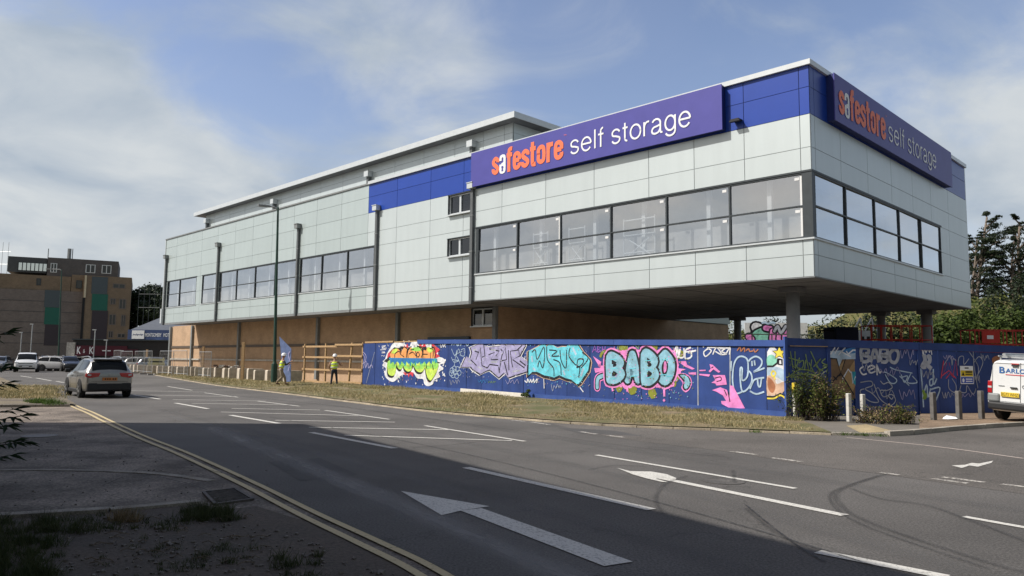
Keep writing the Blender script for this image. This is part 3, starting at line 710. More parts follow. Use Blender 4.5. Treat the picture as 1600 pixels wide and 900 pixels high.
# downpipes with hopper heads ------------------------------------
for k, x in enumerate((-18.9, -27.98, -37.85, -51.3, -62.9)):
    b = MB(); b.box(x-.10, x+.10, -.17, -.03, 4.72, 11.16); dpp = b.build('downpipe', m_pipe, sb)
    h = MB(); h.box(x-.22, x+.22, -.34, -.02, 11.12, 11.42); h.box(x-.25, x+.25, -.37, -.02, 11.42, 11.46); h.build('hopper', m_trim if k < 2 else m_steel, dpp)
    h = MB()
    for z in (5.6, 7.6, 9.6): h.box(x-.125, x+.125, -.185, -.03, z, z+.05)
    h.build('bracket', m_steel, dpp)
# small casement windows -----------------------------------------
def casement(x0, x1, z0, z1, y, reveal=.12):
    f = MB(); f.box(x0, x1, y+.0, y+.1, z0, z0+.07); f.box(x0, x1, y, y+.1, z1-.07, z1); f.box(x0, x0+.07, y, y+.1, z0+.07, z1-.07); f.box(x1-.07, x1, y, y+.1, z0+.07, z1-.07)
    xm = (x0+x1)/2; f.box(xm-.07, xm+.07, y-.01, y+.1, z0+.07, z1-.07)
    w = f.build('window', m_trim, sb)
    g = MB(); g.quad((x0+.07, y+.06, z0+.07), (x1-.07, y+.06, z0+.07), (x1-.07, y+.06, z1-.07), (x0+.07, y+.06, z1-.07)); g.build('pane', m_glass_d, w)
    g = MB(); g.quad((x0, y+.12, z0), (x1, y+.12, z0), (x1, y+.12, z1), (x0, y+.12, z1)); g.build('blind', m_black, w)
    g = MB(); g.box(x0-.06, x1+.06, y-.16, y+.03, z0-.07, z0-.003); g.build('sill', m_trim, w)
    g = MB(); g.box(x0-.03, x0-.001, y-.10, y+.1, z0, z1); g.box(x0-.03, x1+.03, y-.13, y+.1, z1+.001, z1+.04); g.build('surround', m_dark, w)
casement(-20.93, -19.05, 9.9, 11.0, -.02); casement(-20.93, -19.05, 7.5, 8.5, -.02)
# ground storey ---------------------------------------------------
b = MB(); b.box(-69.6, -20.1, 3.2, 3.5, -.1, 4.838); b.box(-20.4, -20.1, 3.5, 30, -.1, 4.838); b.box(-69.6, -69.3, 3.5, 12, -.1, 4.838); b.box(-69.6, LX+.02, 3.5, 12, 4.838, 4.9)
b.build('ground_floor_wall', m_tan, sb)
casement(-22.25, -20.42, 3.72, 4.76, 3.08)
b = MB()
for x in (-69.3, -63.75, -53.5, -40.05, -29.8, -20.28): b.box(x-.14, x+.14, 2.98, 3.195, .1, 4.83)
b.split('wall_post', m_steel, sb)
b = MB(); b.box(-69.6, -20.1, 3.12, 3.195, 2.62, 2.82); b.build('wall_rail', flat('brown steel rail', (.11, .085, .065)), sb)
b = MB(); b.box(-69.6, -20.1, 3.06, 3.195, 1.42, 1.56); b.build('wall_ledge', m_conc, sb)
b = MB(); b.box(-26.5, -22.5, 3.02, 3.19, 2.95, 3.12); b.build('gutter', m_dark, sb)
# columns ---------------------------------------------------------
m_col = mat('grey round column', (.33, .34, .345), .5, .08, 3)
for (x, y, r) in ((-2.1, 2.75, .27), (-2.1, 20.2, .3), (-4.6, 20.2, .24), (-14, 20.2, .24)):
    c = MB(); c.tube([(x, y, -.1), (x, y, 4.8)], r, 28); co = c.build('column', m_col, sb, smooth=False)
    for p in co.data.polygons: p.use_smooth = len(p.vertices) == 4
    h = MB(); h.box(x-.42, x+.42, y-.42, y+.42, 4.6, 4.812); h.build('column_head', m_soffit, co)
# set back top storey ---------------------------------------------
UX0, UX1, UY, UZ = -63.1, -19.5, 3.6, 15.25
b, bk = MB(), MB()
ux = [UX1, -20.2, -22.1, -24.8, -28, -31.3, -34.6, -38, -41.2, -44.4, -47.7, -51.1, -54.5, -57.7, -61, -62.4, UX0]
holesU = [(-22.1, -20.2, 13.2, 14.15)]
def putU(bb, a, b_, c, d, mi, back): bb.box(a, b_, UY if not back else UY+.02, UY+.02 if not back else UY+.09, c, d, mi)
panels(b, bk, ux, [13.05, 14.15, 15.3, 15.9], holesU, putU)
def putU2(bb, a, b_, c, d, mi, back): bb.box(UX1-.02 if not back else UX1-.09, UX1 if not back else UX1-.02, a if not back else a+.002, b_, c, d, mi)
panels(b, bk, [UY+.021, 6.2, 9, 12, 15, 18, 20], [13.05, 14.15, 15.3, 15.9], [], putU2)
b.build('top_storey_cladding', [m_clad, m_blue], sb); bk.build('top_storey_backing', [m_clad_back, m_blue_back], sb)
b = MB(); b.box(UX0, UX1-.1, UY+.1, 20, 13.03, 15.9); b.build('top_storey_wall', m_clad, sb)
f = MB(); f.box(-22.1, -20.2, UY, UY+.09, 13.9, 14.15); f.build('top_storey_window', m_dark, sb)
ez = 15.9
b = MB(); b.box(UX0-1.2, UX1+.8, UY-.7, 20.9, ez, ez+.10, 0); b.build('eaves_soffit', m_soffit, sb)
b = MB(); b.box(UX0-1.25, UX1+.85, UY-.75, UY-.7, ez-.02, ez+.34); b.box(UX1+.8, UX1+.85, UY-.7, 20.9, ez-.02, ez+.34); b.box(UX0-1.25, UX0-1.2, UY-.7, 20.9, ez-.02, ez+.34); b.box(UX0-1.2, UX1+.8, UY-.7, 20.9, ez+.28, ez+.36); b.split('roof_fascia', m_trim, sb)
for x in (-22.95, -34.3, -48.6, -64+1.6):
    b = MB(); b.box(x-.12, x+.12, UY-.27, UY-.01, 13.05, 15.1); dpp = b.build('downpipe', m_pipe, sb)
    h = MB(); h.box(x-.26, x+.26, UY-.42, UY-.01, 15.02, 15.42); h.build('hopper', m_trim, dpp)
b = MB(); b.box(UX1+.01, UX1+.25, 5.1, 5.35, 13.05, 14.9); dpp = b.build('downpipe', m_pipe, sb)
h = MB(); h.box(UX1+.01, UX1+.42, 4.95, 5.5, 14.85, 15.2); h.build('hopper', m_steel, dpp)

# ------------------------------------------------------------------ signs
def sheared(u0, u1): pass
def logo_a(mb, T, u0, u1, z0, z1, off, mi_w, mi_hole):
    """white letter shaped like a padlock: round body with a keyhole, hooked shackle above"""
    w = u1-u0; h = z1-z0
    P = lambda a, b_: (u0+a*w, z0+b_*h)
    body = [P(.5+.5*math.cos(t)*(1 if abs(math.cos(t)) < .98 else 1), .27+.27*math.sin(t)) for t in [2*math.pi*i/20 for i in range(20)]]
    body = [P(.0, .18), P(.05, .08), P(.2, .01), P(.5, -.02), P(.8, .01), P(.95, .08), P(1, .18), P(1, .5), P(.0, .5)]
    fill2(mb, body, T, off, mi_w)
    sh = [P(1, .49), P(1, .82), P(.95, .92), P(.8, .99), P(.5, 1.02), P(.2, .99), P(.05, .92), P(0, .82), P(0, .69), P(.36, .69), P(.36, .80), P(.42, .86), P(.58, .86), P(.64, .8), P(.64, .60), P(.55, .58), P(.3, .54), P(.3, .49)]
    fill2(mb, sh, T, off, mi_w)
    fill2(mb, [P(.5+.17*math.cos(t), .33+.075*math.sin(t)) for t in [2*math.pi*i/12 for i in range(12)]], T, off+.012, mi_hole)
    fill2(mb, [P(.44, .33), P(.36, .12), P(.64, .12), P(.56, .33)], T, off+.013, mi_hole)
def arc(cx, cy, rx, ry, a0, a1, n=10):
    return [(cx+rx*math.cos(R_(a0+(a1-a0)*i/n)), cy+ry*math.sin(R_(a0+(a1-a0)*i/n))) for i in range(n+1)]
# Helvetica-like centre lines; x-height 1, (width, strokes)
GL = {
 's': (.86, [arc(.43, .72, .33, .28, 15, 190, 8)[:-1]+[(.16, .58), (.45, .50), (.72, .40)]+arc(.43, .28, .34, .28, 20, -165, 8)]),
 'e': (.96, [[(.06, .53), (.9, .53)], arc(.48, .5, .42, .5, 3, 325, 18)]),
 'l': (.24, [[(.12, -.0), (.12, 1.42)]]),
 'f': (.46, [[(.22, -.0), (.22, 1.15)]+arc(.40, 1.15, .18, .25, 170, 80, 4), [(0, .96), (.46, .96)]]),
 't': (.46, [[(.2, 1.32), (.2, .22)]+arc(.38, .2, .18, .2, 190, 280, 4), [(0, .96), (.44, .96)]]),
 'o': (.98, [arc(.49, .5, .43, .5, 0, 370, 22)]),
 'r': (.5, [[(.08, 0), (.08, 1.0)], [(.08, .6), (.16, .84), (.32, .97), (.5, .98)]]),
 'a': (.92, [arc(.42, .70, .33, .30, 160, 0, 8)+[(.75, .2), (.78, .03), (.92, .02)], [(.74, .58), (.5, .50), (.2, .44), (.06, .24), (.14, .05), (.36, -.0), (.6, .08), (.74, .3)]]),
 'g': (.94, [arc(.45, .5, .39, .5, 20, 385, 20), [(.84, 1.0), (.84, .0)]+arc(.46, -.05, .38, .32, 0, -160, 8)]),
}
GH = {  # heavy condensed
 's': (.62, [[(.52, .66), (.52, .78), (.31, .88), (.13, .76), (.14, .62), (.31, .5), (.50, .36), (.50, .22), (.31, .12), (.11, .22), (.11, .34)]]),
 'e': (.64, [[(.13, .52), (.53, .52)], [(.53, .52), (.53, .76), (.33, .88), (.13, .76), (.13, .24), (.33, .12), (.53, .22), (.53, .36)]]),
 'f': (.46, [[(.20, 0), (.20, 1.02), (.28, 1.2), (.44, 1.2)], [(.02, .9), (.44, .9)]]),
 't': (.46, [[(.20, 1.25), (.20, .22), (.28, .09), (.44, .09)], [(.02, .9), (.44, .9)]]),
 'o': (.64, [[(.13, .5), (.13, .76), (.32, .88), (.51, .76), (.51, .24), (.32, .12), (.13, .24), (.13, .5), (.13, .6)]]),
 'r': (.48, [[(.13, 0), (.13, 1.0)], [(.13, .66), (.24, .86), (.46, .88)]]),
}
def glyph(mb, G_, ch, T, x0, x1, z0, xh, w, off, mi=0):
    wd, st = G_[ch]; o = off
    for P in st:
        stroke2(mb, [(x0+(x1-x0)*a/wd, z0+xh*c) for a, c in P], T, w, o, mi, 4 if len(P) > 2 else 0); o += .001
def word(mb, txt, T, x0, x1, z0, xh, w, off):
    tr = .17; tot = sum(GL[c][0] for c in txt)+tr*(len(txt)-1); k = (x1-x0)/tot; x = x0
    for c in txt: glyph(mb, GL, c, T, x, x+GL[c][0]*k, z0+w/2, xh-w, w, off); x += (GL[c][0]+tr)*k
def sign(name, label, T, Tb, conv, spans, faceT):
    """spans: pixel (px, ylow, yhigh) anchors of word boxes turned into facade metres by conv"""
    t = thing(name, label, 'sign', (CX, CY, 0), TH)
    faceT(t)
    b = MB()
    (a0, zl, zh) = spans['safe']; L = spans['safe_u1']-a0; x = a0; zx = zl+(zh-zl)
    # word one, letter by letter, condensed; widths in shares of the word
    let = [('s', .098, 1.0), ('*', .093, 1.0), ('f', .088, 1.24), ('e', .108, 1.0), ('s', .108, 1.0), ('t', .085, 1.2), ('o', .118, 1.0), ('r', .093, 1.0), ('e', .115, 1.0)]
    tot = sum(l[1] for l in let); gap = L*.0105; sc = (L-gap*8)/tot
    for ch, w, hh in let:
        w *= sc; z1 = zl+(zh-zl)*hh
        if ch == '*': logo_a(b, T, x, x+w, zl, zh, .02, 1, 2)
        else: glyph(b, GH, ch, T, x, x+w, zl, zh-zl, (zh-zl)*.225, .02)
        x += w+gap
    b.build('brand_lettering', [m_coral, m_wht, m_sign], t)
    b = MB(); u0, u1, w0, w1, dsc, xh = spans['rest']
    zz = w0+dsc; xh_ = (w1-zz)/1.40
    word(b, 'self', T, u0, u0+(u1-u0)*.305, zz, xh_, .085, .02); b.build('lettering', m_wht, t); b = MB(); word(b, 'storage', T, u0+(u1-u0)*.372, u1, zz, xh_, .085, .02)
    b.build('lettering', m_wht, t)
    b = MB(); put_text(b, 'TM', T, spans['tm'], spans['tm']+.16, zh+.12, zh+.19, .02); b.build('small_mark', m_coral, t)
    return t
TF = lambda u, z, o: (u, -.33-o, z)
u_s0 = Fpx(769.5, 260, -.33)[0]; u_s1 = Fpx(880, 240, -.33)[0]; zl = Fpx(782, 271.5, -.33)[1]; zh = Fpx(782, 241.5, -.33)[1]
zl2 = Fpx(872, 250.5, -.33)[1]; zh2 = Fpx(872, 220.5, -.33)[1]
print('SAFE', u_s0, u_s1, zl, zh, zl2, zh2)
r0 = Fpx(891, 230, -.33)[0]; r1 = Fpx(1080, 185, -.33)[0]; zb_s = Fpx(898, 241, -.33)[1]; ztop = Fpx(935, 199, -.33)[1]; zg = Fpx(1044, 214, -.33)[1]; zt_t = Fpx(975, 193, -.33)[1]
print('REST', r0, r1, zb_s, ztop, zg, zt_t)
ZL = (zl+zl2)/2; ZH = (zh+zh2)/2
def faceF(t):
    b = MB(); b.box(-18.78, -3.50, -.29, -.002, 11.17, 13.04); o = b.build('sign_box', m_sign_side, t)
    b = MB(); b.box(-18.80, -3.48, -.33, -.291, 11.15, 13.06); b.build('sign_face', m_sign, t)
sign('shop_sign', 'wide purple sign with coral and white lettering on the sunlit long side', TF, None, None,
     {'safe': (u_s0, ZL, ZH), 'safe_u1': u_s1, 'tm': u_s1+.05, 'rest': (r0, r1, zg, ztop, zb_s-zg, zt_t)}, faceF)
TR = lambda u, z, o: (.33+o, u, z)
q0 = Rpx(1311, 175, .33)[0]; q1 = Rpx(1383, 200, .33)[0]; qa = Rpx(1318, 178.5, .33)[1]; qb = Rpx(1318, 146, .33)[1]
q2 = Rpx(1388, 220, .33)[0]; q3 = Rpx(1462, 250, .33)[0]; qc = Rpx(1394, 222, .33)[1]; qd = Rpx(1411, 197, .33)[1]; qe = Rpx(1448, 264, .33)[1]
print('RSIGN', q0, q1, qa, qb, q2, q3, qc, qd, qe)
def faceR(t):
    b = MB(); b.box(.002, .29, 1.60, 17.1, 11.17, 13.04); b.build('sign_box', m_sign_side, t)
    b = MB(); b.box(.291, .33, 1.58, 17.12, 11.15, 13.06); b.build('sign_face', m_sign, t)
sign('shop_sign', 'wide indigo sign with coral and white lettering on the shaded end wall', TR, None, None,
     {'safe': (q0, ZL, ZH), 'safe_u1': q1, 'tm': q1+.05, 'rest': (q2, q3, zg, ztop, zb_s-zg, zt_t)}, faceR)
b = MB(); b.box(-3.1, -2.75, -.35, 0, 11.42, 11.47); b.box(-3.15, -2.7, -.36, -.2, 11.36, 11.42); b.build('floodlight', m_black, sb)
# ================================================================== HOARDINGS
def cA(x, y): return 400+x/4, 500+y/4
def cB(x, y): return 700+x/5.333, 500+y/5.333
def cC(x, y): return 960+x/5, 500+y/5
def cD(x, y): return 590+x/9, 520+y/9
def cE(x, y): return 1200+x/4, 480+y/4
def cF(x, y): return 1220+x/6.925, 530+y/6.925
def cG(x, y): return 1420+x/6.428, 540+y/6.428
AH = math.atan2(HU.y, HU.x)
hA3 = Vector((HA.x, HA.y, 0)); hU3 = Vector((HU.x, HU.y, 0)); hN3 = Vector((-HU.y, HU.x, 0))
def Hpx(px, py): p = on_plane(px, py, hA3, hN3)-hA3; return (p.dot(hU3), p.z)
HV = (HE-HB).normalized(); hB3 = Vector((HB.x, HB.y, 0)); hV3 = Vector((HV.x, HV.y, 0)); hM3 = Vector((-HV.y, HV.x, 0)); AV = math.atan2(HV.y, HV.x); HVL = (HE-HB).length
def Spx(px, py): p = on_plane(px, py, hB3, hM3)-hB3; return (p.dot(hV3), p.z)
TH_ = lambda u, z, o: (u, -o, z)

hoard = thing('site_hoarding', 'long sunlit blue plywood hoarding with big colourful graffiti facing the main road', 'hoarding', (HA.x, HA.y, 0), AH)
seams = [0, 1.35, 2.7, 4.24, 5.52, 6.85, 8.27, 9.76, 10.93, 12.4, 13.83, 15.2, 16.49, 17.77, 19.04, 20.35, 21.6, 22.84, 24.1, 25.41, HL]
def ztop(s): return 2.69-.0165*max(0, s-8)
for i, (a, c) in enumerate(zip(seams, seams[1:])):
    b = MB(); g = .012; s = (a+c)/2; yo = random.uniform(-.006, .006)
    zt0, zt1 = ((2.55, 2.58) if a < 5 else (ztop(a)-.20, ztop(c)-.20)); zb0 = zfence(a)-.05; zb1 = zfence(c)-.05
    n = len(b.v)
    for y in (yo, yo+.02):
        b.v += [(a+g, y, zb0), (c-g, y, zb1), (c-g, y, zt1), (a+g, y, zt0)]
    for f in ((0, 1, 2, 3), (7, 6, 5, 4), (0, 4, 5, 1), (1, 5, 6, 2), (2, 6, 7, 3), (3, 7, 4, 0)): b.f.append(tuple(n+k for k in f)); b.m.append(0)
    b.build('panel', m_hoard, hoard)
for a, c in ((5.6, 12.4), (12.4, 19.04), (19.04, HL+.03)):
    b = MB(); b.beam((a+.005, -.03, ztop(a)-.1), (c-.005, -.03, ztop(c)-.1), .045, .2, up=Vector((0, 0, 1))); b.build('capping_board', m_hoard_l, hoard)
b = MB(); b.beam((.2, .0, 2.62), (3.2, .0, 2.63), .05, .09); b.build('loose_top_timber', m_timber, hoard)
b = MB(); b.beam((3.3, .01, 2.60), (5.5, .01, 2.62), .05, .06); b.build('loose_top_timber', m_timber, hoard)
for a, c in ((4.6, 12.3), (14.0, 19), (19.02, HL)):
    b = MB(); b.beam((a, -.03, zfence(a)+.07), (c, -.03, zfence(c)+.07), .035, .2); b.build('base_board', m_hoard_l, hoard)
for s in seams[1:-1]:
    b = MB(); b.box(s-.05, s+.05, .03, .13, -.02, 2.4); b.build('back_post', m_timber, hoard)
b = MB(); b.beam((0, .08, 1.3), (HL, .08, 1.2), .05, .1); b.build('back_rail', m_timber, hoard)
# white plank lying along the foot of the hoarding
pa, pb = Hpx(*cB(125, 583)), Hpx(*cB(690, 628))
b = MB(); b.box(0, pb[0]-pa[0], -.03, .03, 0, .17); tag(b.build('plank', mat('chalky white board', (.72, .69, .62), .8, .12, 6)), 'long white board lying on edge at the foot of the graffiti hoarding', 'plank')
pl = bpy.data.objects['plank']; q0_ = hA3+hU3*pa[0]-hN3*.13; pl.location = (q0_.x, q0_.y, zfence(pa[0])+.02); pl.rotation_euler = (0, R_(.7), AH)

# ---- spray paint
gm = {k: mat('spray '+k, c, .6, .24, 3.2, detail=7) for k, c in dict(white=(.74, .75, .78), black=(.014, .014, .02), orange=(.85, .36, .12), green=(.30, .66, .12), lime=(.55, .75, .12), teal=(.03, .33, .42), blue=(.03, .17, .42), red=(.62, .05, .08), lilac=(.36, .34, .55), cyan=(.14, .58, .70), pink=(.80, .26, .60), yellow=(.80, .66, .08), steel=(.24, .48, .60), purple=(.32, .12, .52), brown=(.19, .115, .06), tan=(.40, .26, .12), skin=(.62, .42, .30), rust=(.40, .16, .08), sage=(.26, .36, .14), olive=(.22, .24, .03), paleblue=(.42, .55, .68), grey=(.40, .42, .47), mint=(.25, .60, .46), lime2=(.18, .30, .04)).items()}
GK = list(gm); GI = {k: i for i, k in enumerate(GK)}; GMATS = [gm[k] for k in GK]
class Paint:
    def __init__(s, name, parent, conv, T=TH_, base=.012): s.b = MB(); s.name = name; s.par = parent; s.cv = conv; s.T = T; s.o = base
    def pts(s, P): return [s.cv(*p) for p in P]
    def fill(s, c, P, sm=3, d=0): fill2(s.b, s.pts(P), s.T, s.o+d, GI[c], sm); s.o += .0006; return s
    def line(s, c, P, w, sm=4, closed=False, taper=False): stroke2(s.b, s.pts(P), s.T, w, s.o, GI[c], sm, closed, taper); s.o += .0006; return s
    def lines(s, c, L, w, sm=4):
        for P in L: stroke2(s.b, s.pts(P), s.T, w, s.o, GI[c], sm)
        s.o += .0006; return s
    def fat(s, strokes, layers, sm=5, jag=0):
        """bubble letter: the same skeleton painted wide to narrow, with round ends"""
        for c, w in layers:
            for P in strokes:
                Q = s.pts(P); stroke2(s.b, Q, s.T, w, s.o, GI[c], sm); S = catmull([Vector(q) for q in Q], 3) if len(Q) > 2 else [Vector(q) for q in Q]
                for e in S: fill2(s.b, [(e[0]+w/2*math.cos(t), e[1]+w/2*math.sin(t)) for t in [math.pi*2*i/12 for i in range(12)]], s.T, s.o, GI[c]); s.o += .00001
            s.o += .0008
        return s
    def dots(s, c, L, r):
        for p in L:
            u, v = s.cv(*p); k = random.uniform(.6, 1.3); fill2(s.b, [(u+r*k*math.cos(t)*random.uniform(.7, 1.2), v+r*k*math.sin(t)) for t in [math.pi*2*i/7 for i in range(7)]], s.T, s.o, GI[c]); s.o += .00002
        s.o += .0006; return s
    def end(s, label=None):
        used = sorted(set(s.b.m)); mp = {u: i for i, u in enumerate(used)}; s.b.m = [mp[x] for x in s.b.m]
        o = s.b.build('graffiti', [GMATS[u] for u in used], s.par)
        if label: o['label'] = label
        return o
def cv(c, f): return lambda x, y: f(*c(x, y))
D_ = cv(cD, Hpx); B_ = cv(cB, Hpx); C_ = cv(cC, Hpx); A_ = cv(cA, Hpx); E_ = cv(cE, Spx); F_ = cv(cF, Spx); G_ = cv(cG, Spx)
random.seed(3)
p = Paint('g', hoard, D_)
halo = [(100, 400), (130, 300), (170, 230), (220, 150), (300, 140), (370, 150), (450, 190), (480, 130), (560, 125), (600, 180), (690, 130), (740, 130), (800, 180), (850, 250), (860, 330), (930, 360), (950, 420), (880, 450), (930, 500), (860, 560), (880, 620), (800, 660), (780, 720), (710, 750), (660, 720), (640, 650), (560, 640), (500, 560), (430, 590), (350, 590), (290, 640), (220, 690), (150, 660), (100, 590), (120, 500), (70, 460)]
p.fill('white', halo, 4); p.dots('white', [(90+random.random()*860, 600+random.random()*150) for _ in range(14)]+[(890+random.random()*70, 360+random.random()*250) for _ in range(14)]+[(200+random.random()*600, 110+random.random()*50) for _ in range(14)]+[(70+random.random()*50, 380+random.random()*280) for _ in range(10)], .05)
for P in ([(790, 160), (880, 240), (830, 290), (880, 330), (820, 360), (860, 430), (780, 400), (740, 300)], [(370, 240), (380, 170), (400, 200), (420, 150), (440, 200), (470, 240)], [(580, 210), (600, 145), (630, 190), (665, 140), (690, 200), (680, 230)], [(760, 200), (770, 140), (800, 190), (820, 200)], [(130, 390), (150, 290), (210, 230), (230, 300), (200, 380)], [(360, 560), (400, 600), (420, 570), (440, 630), (460, 580), (500, 620), (510, 560), (440, 540)]):
    p.fill('red', P, 0)
lobes = [[(150, 400), (150, 560), (200, 605), (245, 585), (265, 500), (275, 400)], [(275, 400), (285, 480), (320, 515), (352, 490), (365, 400)], [(365, 400), (380, 495), (430, 545), (485, 515), (508, 400)], [(505, 400), (540, 515), (600, 555), (655, 520), (685, 400)], [(680, 400), (695, 590), (745, 670), (800, 610), (845, 520), (850, 420)]]
for l in lobes: p.fill('black', [(x-(12 if y > 450 else 0), y+(28 if y > 450 else 0)) for x, y in l], 4)
p.fill('black', [(140, 420), (150, 350), (190, 320), (180, 280), (240, 205), (360, 190), (430, 210), (470, 190), (570, 180), (650, 200), (720, 180), (800, 205), (820, 300), (815, 390), (850, 430)], 3)
for l in lobes: p.fill('lime', l, 4)
for l in lobes: p.fill('green', [(x+(4 if x < 400 else -4), min(y, 500) if y > 450 else y) for x, y in l], 3)
p.fill('orange', [(190, 365), (182, 300), (215, 235), (290, 222), (318, 250), (335, 300), (345, 255), (380, 205), (418, 230), (425, 300), (432, 365)], 0).fill('orange', [(440, 365), (436, 262), (470, 208), (520, 205), (535, 260), (548, 365)], 0).fill('orange', [(556, 365), (548, 250), (580, 200), (628, 215), (640, 300), (636, 365)], 0).fill('orange', [(646, 365), (655, 240), (690, 250), (700, 200), (740, 205), (748, 290), (742, 365)], 0).fill('orange', [(752, 365), (758, 215), (795, 220), (812, 300), (803, 365)], 0)
p.fill('white', [(230, 200), (260, 150), (275, 195), (310, 160), (330, 200), (300, 215)], 0).fill('white', [(480, 210), (500, 150), (530, 200), (555, 140), (560, 200), (520, 215)], 0).fill('white', [(690, 205), (705, 140), (735, 190), (760, 150), (765, 210)], 0)
p.fill('green', [(470, 240), (520, 205), (590, 205), (630, 240), (560, 260)], 3); p.fill('lime', [(700, 240), (720, 200), (780, 220), (780, 260), (740, 280)], 3); p.fill('lime', [(200, 280), (250, 225), (290, 235), (250, 290)], 3)
z = [(165, 350), (840, 360), (850, 440)]
for i in range(17): z.append((830-i*40, 470 if i % 2 else 410))
p.fill('teal', z, 0)
for i in range(9):
    x = 190+i*72; p.fill('lime' if i % 2 else 'green', [(x, 460), (x+14, 375), (x+30, 420), (x+46, 385), (x+52, 465)], 0)
z = [(180, 355), (790, 360), (780, 400)]
for i in range(19): z.append((765-i*32, 400 if i % 2 else 440))
p.fill('blue', z, 0)
p.lines('black', [[(250, 350), (255, 290), (310, 260), (330, 300), (380, 340)], [(410, 350), (420, 260), (450, 220)], [(450, 300), (500, 270), (550, 330)], [(620, 350), (640, 280), (615, 220), (590, 205)], [(640, 300), (710, 300)], [(740, 220), (790, 240), (785, 350)], [(570, 270), (555, 300), (570, 340), (595, 320), (590, 285), (570, 270)], [(470, 240), (520, 230)], [(700, 430), (690, 500)], [(280, 420), (270, 500)], [(500, 440), (490, 500)], [(780, 440), (790, 520)]], .045)
p.end('multicoloured graffiti piece with orange top, teal middle and lime green drips')
p = Paint('g', hoard, D_); p.lines('white', [[(20, 180), (30, 200)], [(60, 190), (120, 180), (60, 215), (130, 215)], [(40, 240), (120, 235)], [(60, 270), (105, 270)], [(60, 285), (110, 280)], [(55, 325), (75, 320)], [(85, 328), (100, 322)], [(885, 160), (895, 210), (920, 160), (925, 205), (945, 155), (970, 150), (945, 180), (960, 205)], [(145, 165), (155, 190)]], .035); p.end('small white written tags')
p = Paint('g', hoard, A_); p.lines('grey', [[(742, 200), (690, 395)]], .03, 0); p.lines('lilac', [[(670, 200), (690, 230), (672, 300)], [(668, 275), (690, 260), (685, 300), (700, 270), (705, 300), (722, 280), (730, 300)], [(672, 215), (680, 240), (672, 270)]], .05); p.end()
p = Paint('g', hoard, B_); p.lines('paleblue', [[(20, 190), (60, 165), (30, 210)], [(50, 210), (75, 170), (85, 215), (60, 190), (95, 200)], [(100, 170), (90, 215)], [(115, 175), (105, 215), (125, 170)], [(140, 180), (165, 215), (185, 165)]], .05)
p.lines('paleblue', [[(30, 240), (60, 300), (75, 250), (70, 300), (90, 240), (110, 300)], [(110, 250), (140, 240), (135, 300), (100, 290)], [(30, 310), (50, 350), (90, 340), (40, 330)], [(55, 380), (70, 300), (110, 380)], [(60, 290), (120, 260)]], .028)
for c in ((35, 420), (55, 405), (80, 410), (95, 440), (75, 465), (45, 460), (30, 445), (62, 435)): p.lines('paleblue', [[(c[0]+17*math.cos(t), c[1]+22*math.sin(t)) for t in [i*math.pi/4 for i in range(9)]]], .026)
p.end('pale blue scribbled tags and bubble flower')
# lilac piece
sil = [(108, 392), (150, 305), (185, 322), (200, 270), (188, 228), (255, 200), (272, 165), (300, 215), (345, 225), (440, 215), (448, 180), (490, 215), (515, 185), (560, 215), (575, 190), (640, 165), (648, 215), (600, 300), (668, 345), (662, 430), (560, 462), (505, 482), (470, 440), (425, 482), (350, 415), (320, 425), (270, 452), (210, 415), (190, 390), (150, 392)]
def grow(P, k, dy=0):
    cx = sum(q[0] for q in P)/len(P); cy = sum(q[1] for q in P)/len(P); out = []
    for x, y in P:
        d = math.hypot(x-cx, y-cy) or 1; out.append((x+(x-cx)/d*k, y+(y-cy)/d*k*.9+dy))
    return out
p = Paint('g', hoard, B_)
p.fill('white', grow(sil, 13, 4), 0).fill('black', grow(sil, 6, 4), 0).fill('lilac', grow(sil, -4), 0)
p.lines('black', [[(235, 330), (270, 230), (285, 380), (330, 400)], [(225, 260), (260, 270)], [(300, 210), (310, 300), (285, 310)], [(340, 290), (390, 270), (360, 330), (420, 330)], [(345, 240), (430, 260), (400, 300)], [(430, 420), (450, 300), (480, 230), (490, 330), (450, 340)], [(455, 260), (440, 240)], [(540, 400), (520, 260), (590, 250), (600, 300), (540, 330), (640, 400)], [(505, 250), (510, 420)], [(620, 210), (580, 250)], [(330, 400), (350, 370), (420, 380), (430, 440)], [(600, 340), (650, 380)], [(470, 350), (500, 460)], [(190, 330), (240, 380)]], .06, 0)
p.lines('white', [[(235, 180), (280, 170)], [(340, 222), (430, 208)], [(200, 440), (215, 420)], [(225, 445), (235, 430)], [(560, 475), (570, 462)], [(600, 468), (612, 455)], [(645, 300), (640, 330)]], .03, 0)
p.lines('grey', [[(210, 250), (240, 245)], [(250, 390), (290, 410)], [(360, 250), (400, 250)], [(560, 270), (570, 290)], [(540, 430), (600, 420)], [(170, 340), (200, 360)], [(360, 350), (410, 350)]], .07, 0)
p.end('jagged lilac graffiti lettering with white outline')
p = Paint('g', hoard, B_); p.lines('lime2', [[(335, 510), (340, 525), (348, 508)], [(355, 525), (362, 508), (370, 525)], [(378, 525), (382, 508), (390, 520), (398, 510)]], .025, 0).end(); p = Paint('g', hoard, B_); p.lines('white', [[(640, 505), (660, 520), (665, 490), (680, 520), (690, 495), (700, 520), (715, 490), (720, 520), (745, 490), (740, 525)]], .05); p.end()
